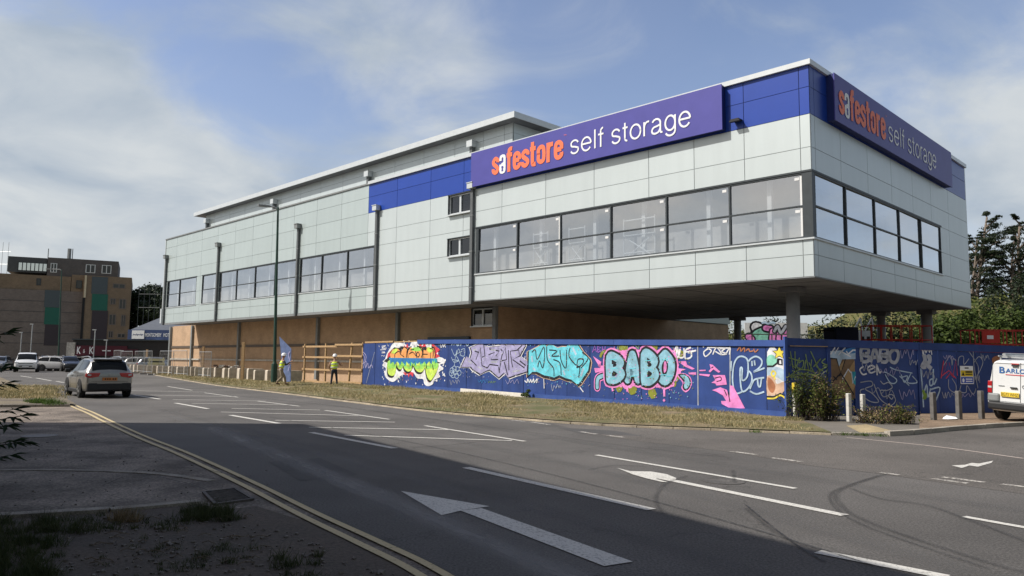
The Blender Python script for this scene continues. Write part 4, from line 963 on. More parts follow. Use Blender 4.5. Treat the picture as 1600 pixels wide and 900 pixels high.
# cyan piece
sil = [(668, 470), (672, 260), (700, 250), (760, 220), (800, 190), (820, 225), (845, 205), (880, 215), (915, 235), (950, 225), (990, 225), (1005, 205), (1045, 190), (1085, 205), (1120, 260), (1180, 320), (1188, 350), (1175, 425), (1105, 530), (1080, 545), (1030, 505), (985, 495), (930, 470), (885, 490), (850, 480), (800, 470), (740, 440), (700, 440)]
p = Paint('g', hoard, B_)
p.fill('skin', grow(sil, 15, 5), 0).fill('black', grow(sil, 9, 6), 0)
p.fill('cyan', grow(sil, -5, -6), 0)
p.lines('black', [[(700, 270), (730, 250), (745, 330), (800, 225), (805, 330), (790, 400), (765, 340), (750, 395)], [(825, 225), (830, 330), (880, 400), (885, 470)], [(845, 250), (910, 260), (865, 300), (930, 300)], [(880, 330), (935, 360), (945, 460)], [(935, 250), (945, 340), (985, 400), (990, 250)], [(1020, 230), (1010, 300), (1060, 370), (1100, 400), (1090, 480)], [(1075, 400), (1085, 330), (1130, 330), (1120, 370), (1075, 400)], [(1120, 270), (1170, 320), (1110, 400)]], .055)
p.lines('paleblue', [[(710, 400), (730, 420)], [(840, 280), (850, 320)], [(1040, 230), (1070, 290)], [(960, 420), (975, 460)], [(700, 300), (705, 350)], [(1130, 400), (1110, 470)]], .10)
p.lines('white', [[(800, 490), (803, 570)], [(1100, 560), (1130, 600)]], .045)
p.end('cyan graffiti lettering with black shading and pale pink outline')
# BABO piece
Bk = lambda x0, x1, y0, y1: [[(x0, y1), (x0, y0), ((x0+x1)/2, y0), (x1-8, (y0*3+y1)/4), ((x0+x1)/2-4, (y0+y1)/2-4), (x0, (y0+y1)/2)], [(x0, (y0+y1)/2), ((x0+x1)/2+4, (y0+y1)/2), (x1, (y0+y1*3)/4), ((x0+x1)/2, y1), (x0, y1)]]
L1 = Bk(-38, 62, 292, 466); L3 = Bk(236, 326, 272, 478)
L2 = [[(105, 465), (135, 290), (150, 290), (186, 465)], [(125, 410), (172, 410)]]
L4 = [[(400, 265), (352, 330), (350, 420), (396, 478), (440, 420), (446, 330), (400, 265)]]
p = Paint('g', hoard, C_)
p.fill('pink', [(455, 340), (500, 350), (480, 375), (560, 385), (520, 400), (520, 430), (470, 430), (440, 480)], 0)
p.dots('olive', [(60, 230), (85, 235), (280, 210), (310, 215), (35, 530), (140, 540), (290, 560), (300, 575), (480, 460), (470, 500)], .18)
p.dots('pink', [(x, 255+random.uniform(-6, 8)) for x in range(-60, 470, 14)]+[(x, 500+random.uniform(-6, 10)) for x in range(-60, 460, 14)], .10)
p.lines('pink', [[(85, 470), (88, 540)], [(100, 480), (103, 560)], [(390, 520), (392, 600)], [(385, 620), (395, 635)], [(-20, 520), (-10, 555)]], .09)
p.fat(L1+L2+L3+L4, [('pink', .60)])
for L in (L2, L4, L1, L3): p.fat(L, [('black', .47), ('steel', .30)])
for L in (L1, L3): p.lines('black', [[(L[0][0][0]+30, 335), (L[0][0][0]+52, 350), (L[0][0][0]+30, 358)], [(L[0][0][0]+30, 405), (L[0][0][0]+55, 420), (L[0][0][0]+30, 432)]], .09)
p.fill('pink', [(390, 340), (400, 320), (412, 350), (408, 400), (392, 400)], 2)
p.lines('cyan', [[(x0, y), (x0+50, y-4)] for x0, y in ((-30, 310), (-35, 460), (120, 380), (130, 440), (240, 320), (250, 450), (370, 310), (360, 430), (-20, 380), (250, 390), (410, 440))], .03, 0)
p.end('BABO in fat steel blue bubble letters outlined in pink')
p = Paint('g', hoard, C_); p.fill('pink', [(490, 430), (540, 415), (590, 440), (608, 490), (590, 540), (555, 565), (525, 530), (535, 490)], 3).fill('black', [(500, 430), (545, 420), (585, 445), (600, 490), (585, 535), (555, 553), (533, 525), (540, 480)], 3).fill('steel', [(515, 433), (548, 430), (578, 450), (590, 490), (578, 525), (556, 538), (545, 515), (550, 470)], 3); p.end()
p = Paint('g', hoard, B_); p.fat([[(1290, 465), (1250, 490), (1245, 560)]], [('pink', .34), ('black', .26), ('steel', .16)]).fill('pink', [(1210, 300), (1280, 350), (1250, 380), (1310, 380), (1320, 420), (1230, 440), (1220, 400), (1270, 400)], 0)
p.lines('purple', [[(1205, 270), (1225, 215), (1240, 268)], [(1210, 250), (1238, 248)], [(1250, 270), (1250, 220), (1275, 232), (1252, 245), (1280, 258), (1250, 270)], [(1290, 220), (1288, 270)], [(1312, 220), (1310, 270)], [(1288, 245), (1312, 245)]], .04, 0)
p.lines('olive', [[(1270, 310), (1290, 270), (1340, 260), (1380, 270)]], .12)
p.lines('sage', [[(1410, 250), (1425, 200), (1440, 245)], [(1450, 250), (1455, 205), (1475, 230), (1495, 200), (1500, 245)], [(1545, 240), (1550, 200), (1590, 240), (1595, 205)]], .035, 0); p.end('ABH tag and pink arrow')
p = Paint('g', hoard, C_); p.lines('olive', [[(450, 270), (480, 240), (540, 260), (470, 310)]], .10)
p.lines('white', [[(455, 280), (490, 205), (500, 290), (465, 260)], [(515, 225), (510, 290), (545, 285), (545, 220)], [(600, 215), (560, 235), (555, 300), (600, 290), (600, 255), (575, 255), (640, 238)], [(490, 215), (485, 300)]], .06)
p.lines('white', [[(700, 205), (695, 215)], [(740, 220), (700, 250), (715, 285), (760, 240), (730, 215), (900, 220)], [(770, 270), (800, 215), (840, 270), (790, 245)], [(825, 225), (870, 220), (840, 245), (880, 265), (830, 270)], [(870, 270), (905, 215), (900, 270)], [(640, 238), (560, 250)]], .045)
p.end('white scrawled tags')
p = Paint('g', hoard, C_)
for P in ([(500, 325), (560, 320), (570, 350), (630, 380), (610, 388), (555, 365)], [(580, 410), (640, 408), (640, 428), (585, 424)], [(665, 390), (715, 388), (715, 398), (668, 400)], [(665, 420), (750, 425), (740, 442), (665, 430)], [(745, 345), (770, 350), (830, 405), (815, 412), (775, 385), (750, 410), (738, 400), (755, 380)], [(770, 430), (865, 430), (875, 470), (880, 505), (800, 512), (790, 495), (760, 490), (790, 470)], [(765, 548), (830, 525), (880, 545), (905, 600), (905, 510), (930, 515), (1022, 690), (905, 690), (840, 655), (835, 632), (875, 632), (850, 590), (800, 560)]):
    p.fill('pink', P, 0)
p.lines('black', [[(785, 455), (830, 445), (835, 470), (800, 480)], [(760, 375), (775, 365)], [(890, 560), (905, 640)], [(860, 545), (880, 590)]], .035)
p.end('broken pink arrow and letters')
p = Paint('g', hoard, C_)
p.lines('paleblue', [[(1000, 560), (950, 570), (925, 480), (935, 350), (970, 290), (1020, 290), (1045, 330), (1040, 440), (1000, 470), (1000, 380), (985, 380), (985, 470), (1000, 555), (1040, 540), (1075, 480), (1070, 420), (1040, 390)], [(1045, 330), (1070, 300), (1110, 285), (1150, 310), (1150, 350), (1120, 385), (1090, 405), (1175, 375)], [(1075, 320), (1078, 360)], [(1095, 315), (1100, 355)], [(1060, 540), (1085, 480), (1110, 460), (1172, 450)], [(1120, 462), (1125, 510), (1140, 520), (1150, 460)], [(1060, 555), (1110, 578), (1172, 560)], [(915, 320), (910, 400)]], .055)
p.lines('rust', [[(960, 240), (985, 210), (990, 245), (1015, 215), (1020, 250)], [(1030, 240), (1050, 225), (1060, 245), (1085, 240)], [(1090, 225), (1100, 250), (1125, 230)]], .04)
p.end('white outline throw up with red scrawl above')
p = Paint('g', hoard, C_)
p.fill('white', [(1195, 250), (1215, 215), (1250, 210), (1275, 240), (1330, 235), (1338, 330), (1343, 400), (1338, 520), (1310, 580), (1230, 600), (1193, 590)], 0)
p.fill('mint', [(1195, 290), (1230, 270), (1270, 300), (1275, 340), (1230, 365), (1195, 350)], 3).fill('paleblue', [(1200, 370), (1270, 365), (1335, 400), (1330, 480), (1260, 440), (1200, 440)], 3)
p.fill('skin', [(1195, 440), (1250, 450), (1270, 500), (1330, 480), (1340, 530), (1300, 580), (1230, 590), (1195, 580)], 3).fill('rust', [(1200, 450), (1235, 470), (1260, 520), (1240, 570), (1205, 540)], 3)
st = []
for i in range(10):
    a = math.pi/2+i*math.pi/5; r = 52 if i % 2 == 0 else 22; st.append((1290+r*math.cos(a), 258-r*math.sin(a)*.95))
p.fill('black', grow(st, 7), 0).fill('yellow', st, 0)
p.lines('black', [[(1195, 362), (1240, 362), (1275, 335), (1280, 300)], [(1283, 305), (1310, 310), (1312, 350), (1283, 345), (1283, 305)], [(1195, 600), (1250, 600), (1300, 575), (1342, 605)]], .06, 0)
p.lines('yellow', [[(1240, 395), (1228, 420), (1245, 440), (1262, 415), (1240, 395)], [(1250, 440), (1258, 465)], [(1195, 612), (1250, 612), (1300, 588), (1340, 615)]], .05)
p.end('white, peach and yellow graffiti with a yellow star')
p = Paint('g', hoard, cv(cC, Hpx)); p.lines('grey', [[(652, 190), (655, 670)], [(905, 190), (905, 680)]], .04, 0); p.lines('paleblue', [[(65, 635), (80, 640)], [(90, 632), (95, 642), (105, 632), (118, 640)], [(1068, 705), (1082, 700)]], .035, 0); p.end()

# ---- side run
hs = thing('site_hoarding', 'shaded dark blue hoarding round the corner with silver and green tags and a brown panel', 'hoarding', (HB.x, HB.y, 0), AV)
ss = [.03, 1.57, 2.56, 3.8, 5.04, 5.85, 6.62, 7.43, 8.65, 9.87, 11.1, 12.3, 13.5, 14.8, HVL]
for i, (a, c) in enumerate(zip(ss, ss[1:])):
    b = MB(); g = .012; t0 = 2.22-.013*a; t1 = 2.22-.013*c; yo = random.uniform(-.005, .005)+(.02 if i == 1 else 0); n = len(b.v)
    for y in (yo, yo+.02): b.v += [(a+g, y, -.05), (c-g, y, -.05), (c-g, y, t1), (a+g, y, t0)]
    for f in ((0, 1, 2, 3), (7, 6, 5, 4), (0, 4, 5, 1), (1, 5, 6, 2), (2, 6, 7, 3), (3, 7, 4, 0)): b.f.append(tuple(n+k for k in f)); b.m.append(0)
    b.build('panel', m_hoard, hs)
for a, c in ((0.03, 5.04), (5.06, 10), (10.02, HVL)):
    b = MB(); b.beam((a, -.03, 2.34-.012*a), (c, -.03, 2.34-.012*c), .045, .24); b.build('capping_board', m_hoard, hs)
b = MB(); b.box(.12, 1.5, -.06, -.053, 2.20, 2.225); b.build('timber_strip', m_timber, hs)
b = MB(); b.box(-.06, .03, -.05, .04, -.05, 2.5); b.build('corner_post', m_hoard_l, hs)
for s in ss[1:-1]:
    b = MB(); b.box(s-.05, s+.05, .05, .14, -.02, 2.1); b.build('back_post', m_timber, hs)
for a, c in ((1.5, 1.62), (2.5, 2.6), (5.0, 5.08)):
    b = MB(); b.box(a, c, -.035, -.008, -.05, 2.2); b.build('batten', m_hoard, hs)
p = Paint('g', hs, F_, base=.014)
p.lines('sage', [[(100, 130), (130, 320)], [(150, 130), (155, 330)], [(80, 200), (220, 240)], [(200, 200), (170, 300), (230, 310), (240, 230), (190, 260)], [(255, 320), (270, 220), (300, 340), (265, 160)], [(320, 330), (330, 220)], [(320, 130), (420, 350)], [(350, 300), (430, 210), (380, 290), (450, 340)], [(480, 210), (440, 250), (500, 290), (430, 330)], [(450, 290), (510, 275), (490, 360)], [(300, 250), (350, 350)]], .035)
p.lines('sage', [[(90, 400), (200, 330), (330, 345), (370, 385), (230, 372), (90, 405), (170, 410), (240, 415)]], .04)
p.lines('grey', [[(490, 340), (440, 380), (425, 440), (450, 520), (500, 560)]], .035); p.end('green spiky tag')
p = Paint('g', hs, F_, base=.034)
p.fill('brown', [(527, 205), (800, 205), (800, 640), (527, 640)], 0).fill('tan', [(620, 300), (690, 215), (650, 360)], 0).fill('tan', [(680, 420), (720, 340), (790, 230), (798, 500), (760, 590)], 0)
p.fill('paleblue', [(527, 130), (800, 110), (800, 215), (655, 218), (622, 300), (595, 212), (527, 205)], 0).fill('blue', [(640, 120), (798, 80), (798, 150), (700, 160)], 0)
p.lines('white', [[(530, 165), (580, 85), (575, 160), (620, 80), (615, 170), (690, 90), (640, 130), (750, 190)], [(700, 130), (720, 160), (770, 120), (800, 118)], [(660, 430), (720, 325), (800, 420)]], .05, 0)
p.lines('black', [[(527, 207), (595, 212), (640, 370), (690, 215)], [(640, 370), (540, 470)], [(640, 370), (700, 460), (780, 600)], [(600, 400), (640, 390)], [(560, 400), (600, 440)]], .045, 0)
p.fill('teal', [(755, 350), (800, 350), (800, 500), (770, 470)], 0).lines('white', [[(755, 350), (770, 480), (800, 400)]], .03, 0); p.end('brown and pale blue graffiti panel')
p = Paint('g', hs, E_, base=.014)
p.lines('grey', [[(585, 340), (580, 262), (620, 258), (625, 285), (590, 298), (630, 310), (620, 338), (585, 340)], [(640, 345), (665, 255), (690, 345)], [(648, 315), (682, 312)], [(705, 340), (700, 265), (740, 262), (742, 290), (708, 300), (748, 315), (735, 342), (705, 340)], [(785, 262), (760, 290), (765, 335), (795, 345), (812, 310), (808, 275), (785, 262)]], .115)
p.lines('hb' if 0 else 'black', [[(600, 275), (602, 290)], [(600, 315), (605, 330)], [(722, 278), (722, 290)], [(722, 315), (722, 330)]], .03)
p.lines('white', [[(595, 370), (572, 390), (590, 420), (615, 415)], [(625, 395), (665, 375), (640, 365), (620, 385), (640, 410), (670, 400)], [(680, 425), (680, 365), (695, 410), (705, 400)]], .05)
p.lines('paleblue', [[(730, 420), (760, 470), (790, 475), (800, 450), (740, 410), (720, 405)], [(760, 375), (800, 392), (900, 412)], [(830, 420), (850, 470), (870, 430), (830, 440)], [(890, 415), (870, 470), (930, 470), (900, 430)], [(820, 430), (880, 490)]], .035)
p.lines('grey', [[(575, 470), (640, 462), (650, 490), (605, 510), (650, 540), (690, 590), (640, 590), (585, 550), (575, 520), (600, 510)], [(700, 460), (720, 480), (750, 470), (775, 500), (740, 520), (700, 520), (720, 560), (770, 545), (795, 580), (770, 612), (730, 600), (690, 560), (660, 480)], [(750, 555), (770, 575), (780, 560)]], .03)
p.end('BABO in silver with tags below')
p = Paint('g', hs, G_, base=.014)
p.lines('grey', [[(145, 85), (160, 150), (130, 210), (170, 210)], [(180, 120), (205, 110), (205, 160), (180, 190), (225, 235)]], .15)
p.lines('paleblue', [[(115, 230), (125, 330), (145, 620)], [(205, 350), (235, 335), (235, 390), (210, 400), (205, 350)], [(243, 235), (245, 390), (278, 330)], [(130, 360), (140, 500), (175, 390), (190, 520), (215, 430)], [(220, 440), (310, 425), (260, 570)], [(220, 500), (245, 530), (260, 470), (225, 480)]], .05)
p.dots('lime2', [(150, 480), (160, 500), (145, 460), (155, 520)], .08)
p.lines('rust' if 0 else 'red', [[(320, 330), (345, 150), (350, 290), (375, 170), (385, 280), (400, 170), (440, 300), (470, 140), (485, 300)], [(320, 310), (400, 250), (470, 330)], [(370, 330), (410, 280), (450, 320)]], .03, 0)
p.lines('grey', [[(345, 200), (415, 100), (430, 200), (440, 130), (470, 150)], [(490, 200), (500, 120), (545, 110), (550, 190), (600, 130)], [(395, 340), (400, 430), (460, 470), (470, 400), (430, 330)], [(620, 50), (640, 40), (650, 200), (690, 430)], [(650, 170), (700, 110), (740, 160), (720, 230), (690, 290)], [(600, 60), (690, 200), (690, 300)], [(520, 400), (510, 460), (570, 470), (580, 400), (640, 490), (670, 430), (660, 470)], [(470, 520), (500, 450)], [(970, 60), (975, 130)], [(985, 75), (1010, 130), (1015, 75)], [(1030, 100), (1060, 130)], [(1075, 100), (1110, 130)]], .025)
p.fill('rust', [(830, 130), (880, 100), (915, 120), (910, 160), (850, 190)], 2)
p.end('red and grey scribbles')
rs = random.Random(4)
for (cvf, par, box, cols, n, r) in ((D_, hoard, (120, 900, 130, 700), ('white', 'green', 'orange'), 60, .018), (B_, hoard, (120, 660, 170, 480), ('lilac', 'white', 'grey'), 70, .018), (B_, hoard, (660, 1190, 190, 560), ('cyan', 'skin', 'paleblue'), 60, .018), (C_, hoard, (-90, 620, 200, 620), ('pink', 'steel', 'olive'), 90, .02)):
    p = Paint('g', par, cvf, base=.024)
    for c in cols: p.dots(c, [(rs.uniform(box[0], box[1]), rs.uniform(box[2], box[3])) for _ in range(n)], r)
    p.end()
def scrib(p, x0, y0, w, h, col, wd, k=7):
    pts = [(x0+w*i/k+rs.uniform(-.4, .4)*w/k, y0+(h if i % 2 else 0)*rs.uniform(.4, 1)+rs.uniform(-.15, .15)*h) for i in range(k+1)]; p.line(col, pts, wd)
p = Paint('g', hs, E_, base=.02)
for (x0, y0, w, h, c, wd) in ((585, 355, 110, 60, 'grey', .02), (700, 380, 120, 50, 'lilac', .02), (820, 270, 90, 60, 'lilac', .022), (640, 510, 150, 70, 'grey', .018), (820, 520, 100, 60, 'lilac', .02), (960, 400, 80, 60, 'grey', .02), (590, 620, 120, 40, 'lilac', .018), (140, 560, 110, 60, 'grey', .02), (960, 260, 60, 40, 'white', .03), (880, 330, 60, 40, 'grey', .02)): scrib(p, x0, y0, w, h, c, wd)
p.end('thin layered scribbles')
p = Paint('g', hs, G_, base=.02)
for (x0, y0, w, h, c, wd) in ((330, 470, 110, 70, 'grey', .018), (500, 480, 150, 60, 'lilac', .018), (640, 300, 70, 90, 'grey', .018), (340, 100, 110, 60, 'lilac', .02), (720, 90, 80, 70, 'grey', .018)): scrib(p, x0, y0, w, h, c, wd)
p.end('thin layered scribbles')
p = Paint('g', hoard, B_, base=.022)
for (x0, y0, w, h, c, wd) in ((250, 495, 90, 40, 'blue', .03), (480, 500, 110, 40, 'lilac', .02), (860, 540, 90, 50, 'grey', .02), (20, 500, 80, 40, 'grey', .018)): scrib(p, x0, y0, w, h, c, wd)
p.end('faint tags under the big pieces')
# safety sign fixed to the shaded hoarding
so = G_(515, 385); s1 = G_(637, 205)
sg = thing('safety_sign', 'small white, yellow and blue safety notice fixed to the shaded hoarding', 'sign', (HB.x, HB.y, 0), AV)
w_, h_ = s1[0]-so[0], s1[1]-so[1]
b = MB(); b.box(so[0], s1[0], -.03, -.022, so[1], s1[1]); b.build('board', m_wht, sg)
b = MB(); b.box(so[0]+.02, s1[0]-.02, -.034, -.031, so[1]+h_*.42, so[1]+h_*.75); b.build('yellow_panel', flat('sign yellow', (.75, .55, .03)), sg)
b = MB(); b.box(so[0]+.02, s1[0]-.02, -.034, -.031, so[1]+.03, so[1]+h_*.38); b.build('blue_panel', flat('sign blue', (.02, .07, .45)), sg)
b = MB()
tt = lambda u, v, o: (u, -.036-o, v)
fill2(b, [(so[0]+.05, so[1]+h_*.47), (so[0]+.17, so[1]+h_*.47), (so[0]+.11, so[1]+h_*.68)], tt)
for r in (.50, .60, .67): b.box(so[0]+.21, s1[0]-.05, -.037, -.0345, so[1]+h_*r, so[1]+h_*r+.03)
b.box(so[0]+w_*.35, so[0]+w_*.65, -.034, -.031, so[1]+h_*.85, so[1]+h_*.92); b.build('black_symbols', m_black, sg)
b = MB(); fill2(b, [(so[0]+.11+.05*math.cos(t), so[1]+h_*.2+.07*math.sin(t)) for t in [i*math.pi/6 for i in range(12)]], tt)
for r in (.12, .24): b.box(so[0]+.21, s1[0]-.06, -.037, -.0345, so[1]+h_*r, so[1]+h_*r+.035)
b.build('white_symbols', m_wht, sg)

# ================================================================== SITE CLUTTER
# raw timber framing continuing the hoarding line
tf = thing('timber_fence', 'unclad raw timber hoarding frame with four rails left of the blue panels', 'timber frame', (HA.x, HA.y, 0), AH)
for s, tilt in ((-7.6, 0), (-4.7, 0), (-1.75, .35), (-.12, 0)):
    b = MB(); b.beam((s, .06, -.05), (s+tilt, .06, 2.62), .1, .1); b.build('post', m_timber, tf)
for z0 in (2.42, 1.75, .98, .22):
    b = MB(); b.beam((-7.8, -.01, z0+.02), (-3.1, -.01, z0), .045, .11); b.build('rail', m_timber, tf)
    b = MB(); b.beam((-3.3, -.06, z0+.1), (0, -.06, z0+.08), .045, .11); b.build('rail', m_timber, tf)
# single timber posts awaiting rails
for k, (px, py, lab) in enumerate(((378, 597, 'raw timber post beside the pile of rubble on the blocks'), (316, 588, 'raw timber post behind the metal fence panels, in front of the tan wall'), (228, 580, 'leftmost raw timber post, in front of the dealership roof'))):
    g = G(px, py, 0); b = MB(); b.box(-.09, .09, -.09, .09, -.05, 2.75-.1*k); o = tag(b.build('timber_post', m_timber), lab, 'post', 'lone timber posts'); o.location = (g.x, g.y, 0)
# green container
g = hA3+hU3*-1.2+hN3*2.2
gc = thing('green_container', 'green steel skip behind the timber frame', 'skip', (g.x, g.y, 0), AH)
m_green = mat('dull green steel', (.02, .13, .085), .55, .15, 3)
b = MB(); b.prism([(-1.9, 0), (.9, 0), (1.1, 1.9), (-2.1, 1.9)], Matrix(((1, 0, 0, 0), (0, 0, 1, 0), (0, 1, 0, .1), (0, 0, 0, 1))), 1.6); b.build('shell', m_green, gc)
b = MB(); b.box(-2.15, 1.15, -.06, 0, 1.9, 2.02); b.build('rim', m_green, gc)
for x in (-1.6, -.9, -.2, .5):
    b = MB(); b.box(x, x+.07, -.05, 0, .15, 1.9); b.build('rib', m_green, gc)
# concrete blocks in a line beyond the frame
blk = None; nb = 0
bl_labels = []
AB = math.atan2(.5, .85)
random.seed(11)
s = -9.2; spots = []
while s > -58:
    spots.append(s); s -= 1.55+random.uniform(-.12, .18)
m_blk = mat('pale cast concrete', (.52, .46, .38), .9, .2, 3, bump=.2)
for k, s in enumerate(spots):
    p3 = hA3+hU3*s+hN3*random.uniform(-.12, .12)
    far = 'beside the timber frame' if s > -14 else 'under the lit brick corner' if s < -30 and s > -44 else 'behind the metal fence panels' if s <= -44 else 'in front of the tan wall'
    if blk is None:
        b = MB(); b.prism([(-.55, 0), (.55, 0), (.55, .84), (.50, .9), (-.50, .9), (-.55, .84)], Matrix(((1, 0, 0, 0), (0, 0, 1, -.3), (0, 1, 0, 0), (0, 0, 0, 1))), .6)
        blk = b.build('concrete_block', m_blk); o = blk
    else:
        o = blk.copy(); COL.objects.link(o)
    o.location = (p3.x, p3.y, -.03); o.rotation_euler = (0, 0, AB+random.uniform(-.1, .1)); o.scale = (1, 1, random.uniform(.94, 1.05))
    tag(o, f'one of the pale concrete blocks standing in a row {far}', 'concrete block', f'concrete blocks {far}')
# rubble and yellow barrier on blocks
p3 = hA3+hU3*-21+hN3*0
b = MB()
for k in range(16):
    a = random.random()*6.28; c = Vector((p3.x+random.uniform(-1.2, 1.2), p3.y+random.uniform(-.4, .4), .93+random.uniform(0, .12)))
    b.box(-.16, .16, -.1, .1, -.05, .05, random.choice((0, 1)), Matrix.Translation(c) @ Matrix.Rotation(a, 4, 'Z') @ Matrix.Rotation(random.uniform(-.5, .5), 4, 'X'))
ru = struct(b.build('rubble', [m_conc, mat('dark broken timber', (.09, .06, .045), .9, .3, 8)]), 'stuff', 'heap of broken boards and stones on top of the concrete blocks', 'rubble')
p3 = Dp(244, 569, 73)
bx = thing('yellow_barrier', 'pale yellow barrier board standing on the concrete blocks', 'barrier', (p3.x, p3.y, .86), .3)
m_yb = mat('pale yellow plastic', (.62, .60, .36), .6, .1, 4)
for z0 in (0.05, .42): 
    b = MB(); b.box(-.75, .75, -.03, .03, z0, z0+.24); b.build('board', m_yb, bx)
for x in (-.6, .6):
    b = MB(); b.box(x-.05, x+.05, .03, .1, 0, .75); b.build('leg', m_yb, bx)
# mesh fence panels
m_galv = mat('galvanised tube', (.45, .47, .48), .4, .1, 5, metal=.5)
m_foot2 = mat('grey plastic foot', (.3, .29, .28), .8, .1, 5)
def mesh_panel(w=3.45, h=2.0):
    t = thing('mesh_fence_panel', 'x', 'fence panel')
    b = MB(); b.tube([(0, 0, .1), (0, 0, h), (w, 0, h), (w, 0, .1)], .024, 6, cap=True); b.tube([(0, 0, .25), (w, 0, .25)], .02, 6); b.build('frame', m_galv, t)
    b = MB(); n = 24
    for i in range(1, n): b.beam((w*i/n, 0, .25), (w*i/n, 0, h), .006)
    for i in range(1, 7): b.beam((0, .006, .25+i*(h-.25)/7), (w, .006, .25+i*(h-.25)/7), .006)
    b.build('wire_mesh', m_galv, t)
    for x in (0, w):
        b = MB(); b.box(x-.12, x+.12, -.35, .35, 0, .12); b.build('foot', m_foot2, t)
    return t
mp0 = mesh_panel()
fp = [(-24.6, 0, 'mesh fence panel standing nearest the timber posts, right end of the fence line', .95), (-30.0, .1, 'mesh fence panel leaning slightly in front of the lit brick corner', 1), (-35.6, -.06, 'mesh fence panel left of the lit brick corner', 1), (-39.6, .03, 'mesh fence panel in front of the dealership', 1), (-43.6, 0, 'mesh fence panel just right of the yellow barrier board', 1), (-47.6, .05, 'mesh fence panel behind the silver car roof', 1), (-52, 0, 'leftmost mesh fence panel before the red shop front', 1.05)]
for k, (s, tl, lab, sc) in enumerate(fp):
    q = hA3+hU3*s-hN3*(1.0+.2*(k % 2)); o = mp0 if k == 0 else dup(mp0, (0, 0, 0), 0, lab)
    o['label'] = lab; o['group'] = 'mesh fence panels'; o.location = (q.x, q.y, .02); o.rotation_euler = (tl*.8, 0, AH+.05*((k*7) % 3-1)); o.scale = (sc, 1, sc*1.1)
# bollards
def bollard(px, py, h, m, name, label, w=.17, cap=None, z=.1, grp=None):
    g = G(px, py, z); t = thing(name, label, 'bollard', (g.x, g.y, z-.02), .3, grp)
    b = MB(); b.prism([(-w/2, -w/2), (w/2, -w/2), (w/2, w/2), (-w/2, w/2)], Matrix.Identity(4), h); b.build('shaft', m, t, bevel=.015)
    if cap:
        c = MB(); c.box(-w/2-.006, w/2+.006, -w/2-.006, w/2+.006, h*.72, h*1.03); c.build('reflector_sleeve', cap, t, bevel=.01)
    return t
m_bw = mat('weathered white post', (.55, .54, .50), .8, .15, 6); m_bg = mat('weathered grey post', (.13, .125, .12), .85, .2, 6)
bollard(1243, 650, .98, m_bw, 'bollard', 'grey bollard with a yellow sleeve sunk in the green bush', .11, flat('yellow sleeve', (.62, .47, .04)), grp='bollards by the side road')
bollard(1327, 658, .78, m_bw, 'bollard', 'tall white bollard right of the green bush', .11, grp='bollards by the side road')
bollard(1349, 656, .74, m_bw, 'bollard', 'second white bollard right of the green bush, nearer the BABO tag', .11, grp='bollards by the side road')
bollard(1459, 656, .80, m_bg, 'bollard', 'grey bollard left of the litter on the gravel', .13, grp='bollards by the side road')
bollard(1499, 655, .84, m_bg, 'bollard', 'grey bollard under the safety notice', .13, grp='bollards by the side road')
bollard(1534, 654, .84, m_bg, 'bollard', 'grey bollard half hidden by the white van', .13, grp='bollards by the side road')
g = G(1480, 655, .1); b = MB(); b.poly([(0, 0, 0), (.28, -.05, .02), (.33, .12, .06), (.1, .2, .10), (-.03, .12, .05)]); b.poly([(0, 0, .004), (-.03, .12, .054), (-.08, .1, .0)]); o = tag(b.build('litter', m_wht), 'crumpled white paper on the gravel between two grey bollards', 'litter'); o.location = (g.x, g.y, .1)
# foreground iron
g0, g1, g2, g3 = [G(*p) for p in ((318, 770), (367, 764.5), (395, 781), (336, 789))]
gr = thing('drain_grate', 'rusty slotted drain grate in the foreground tarmac beside the yellow lines', 'drain grate', (g0.x, g0.y, 0))
m_iron = mat('rusty iron', (.10, .085, .075), .75, .3, 12)
def rel(p): return Vector((p.x-g0.x, p.y-g0.y, 0))
cs = [rel(p) for p in (g0, g1, g2, g3)]
b = MB()
for i in range(4): a, c = cs[i], cs[(i+1) % 4]; b.beam((a.x, a.y, .004), (c.x, c.y, .004), .035, .03)
b.build('frame', m_iron, gr)
b = MB()
for i in range(1, 12):
    t = i/12; a = cs[0].lerp(cs[3], t); c = cs[1].lerp(cs[2], t); b.beam((a.x, a.y, .002), (c.x, c.y, .002), .018, .02)
b.build('bars', m_iron, gr)
b = MB(); b.poly([(c.x, c.y, -.0045) for c in cs]); b.build('pit', m_black, gr)
g = G(62, 681); b = MB(); b.tube([(0, 0, -.03), (0, 0, .006)], .34, 24); o = tag(b.build('manhole_cover', mat('worn manhole cover', (.22, .20, .18), .7, .2, 12)), 'round pale manhole cover in the shaded lay-by', 'manhole cover'); o.location = (g.x, g.y, 0)

# ================================================================== BEHIND THE BUILDING
def low_wall(name, label, cat, pxl, pxr, yb_depth, ztop_, m, thick=.25):
    a = Dp(pxl, 520, yb_depth[0]); c = Dp(pxr, 520, yb_depth[1]); t = thing(name, label, cat, (a.x, a.y, 0), math.atan2(c.y-a.y, c.x-a.x)); L = math.hypot(c.x-a.x, c.y-a.y)
    b = MB(); b.box(0, L, 0, thick, -.1, ztop_); b.build('wall', m, t); return t, L
m_pw = mat('pale painted wall', (.62, .62, .60), .8, .1, 2)
gw, L = low_wall('graffiti_wall', 'pale wall behind the undercroft sprayed with pink and green bubble letters', 'wall', 1164, 1262, (75, 74), 5.7, m_pw)
def gwc(x, y):
    px, py = 1120+x/8, 440+y/8; P0 = gw.location; ang = gw.rotation_euler.z; u = Vector((math.cos(ang), math.sin(ang), 0)); n = Vector((-u.y, u.x, 0)); p = on_plane(px, py, P0, n)-P0; return (p.dot(u), p.z)
p = Paint('g', gw, gwc)
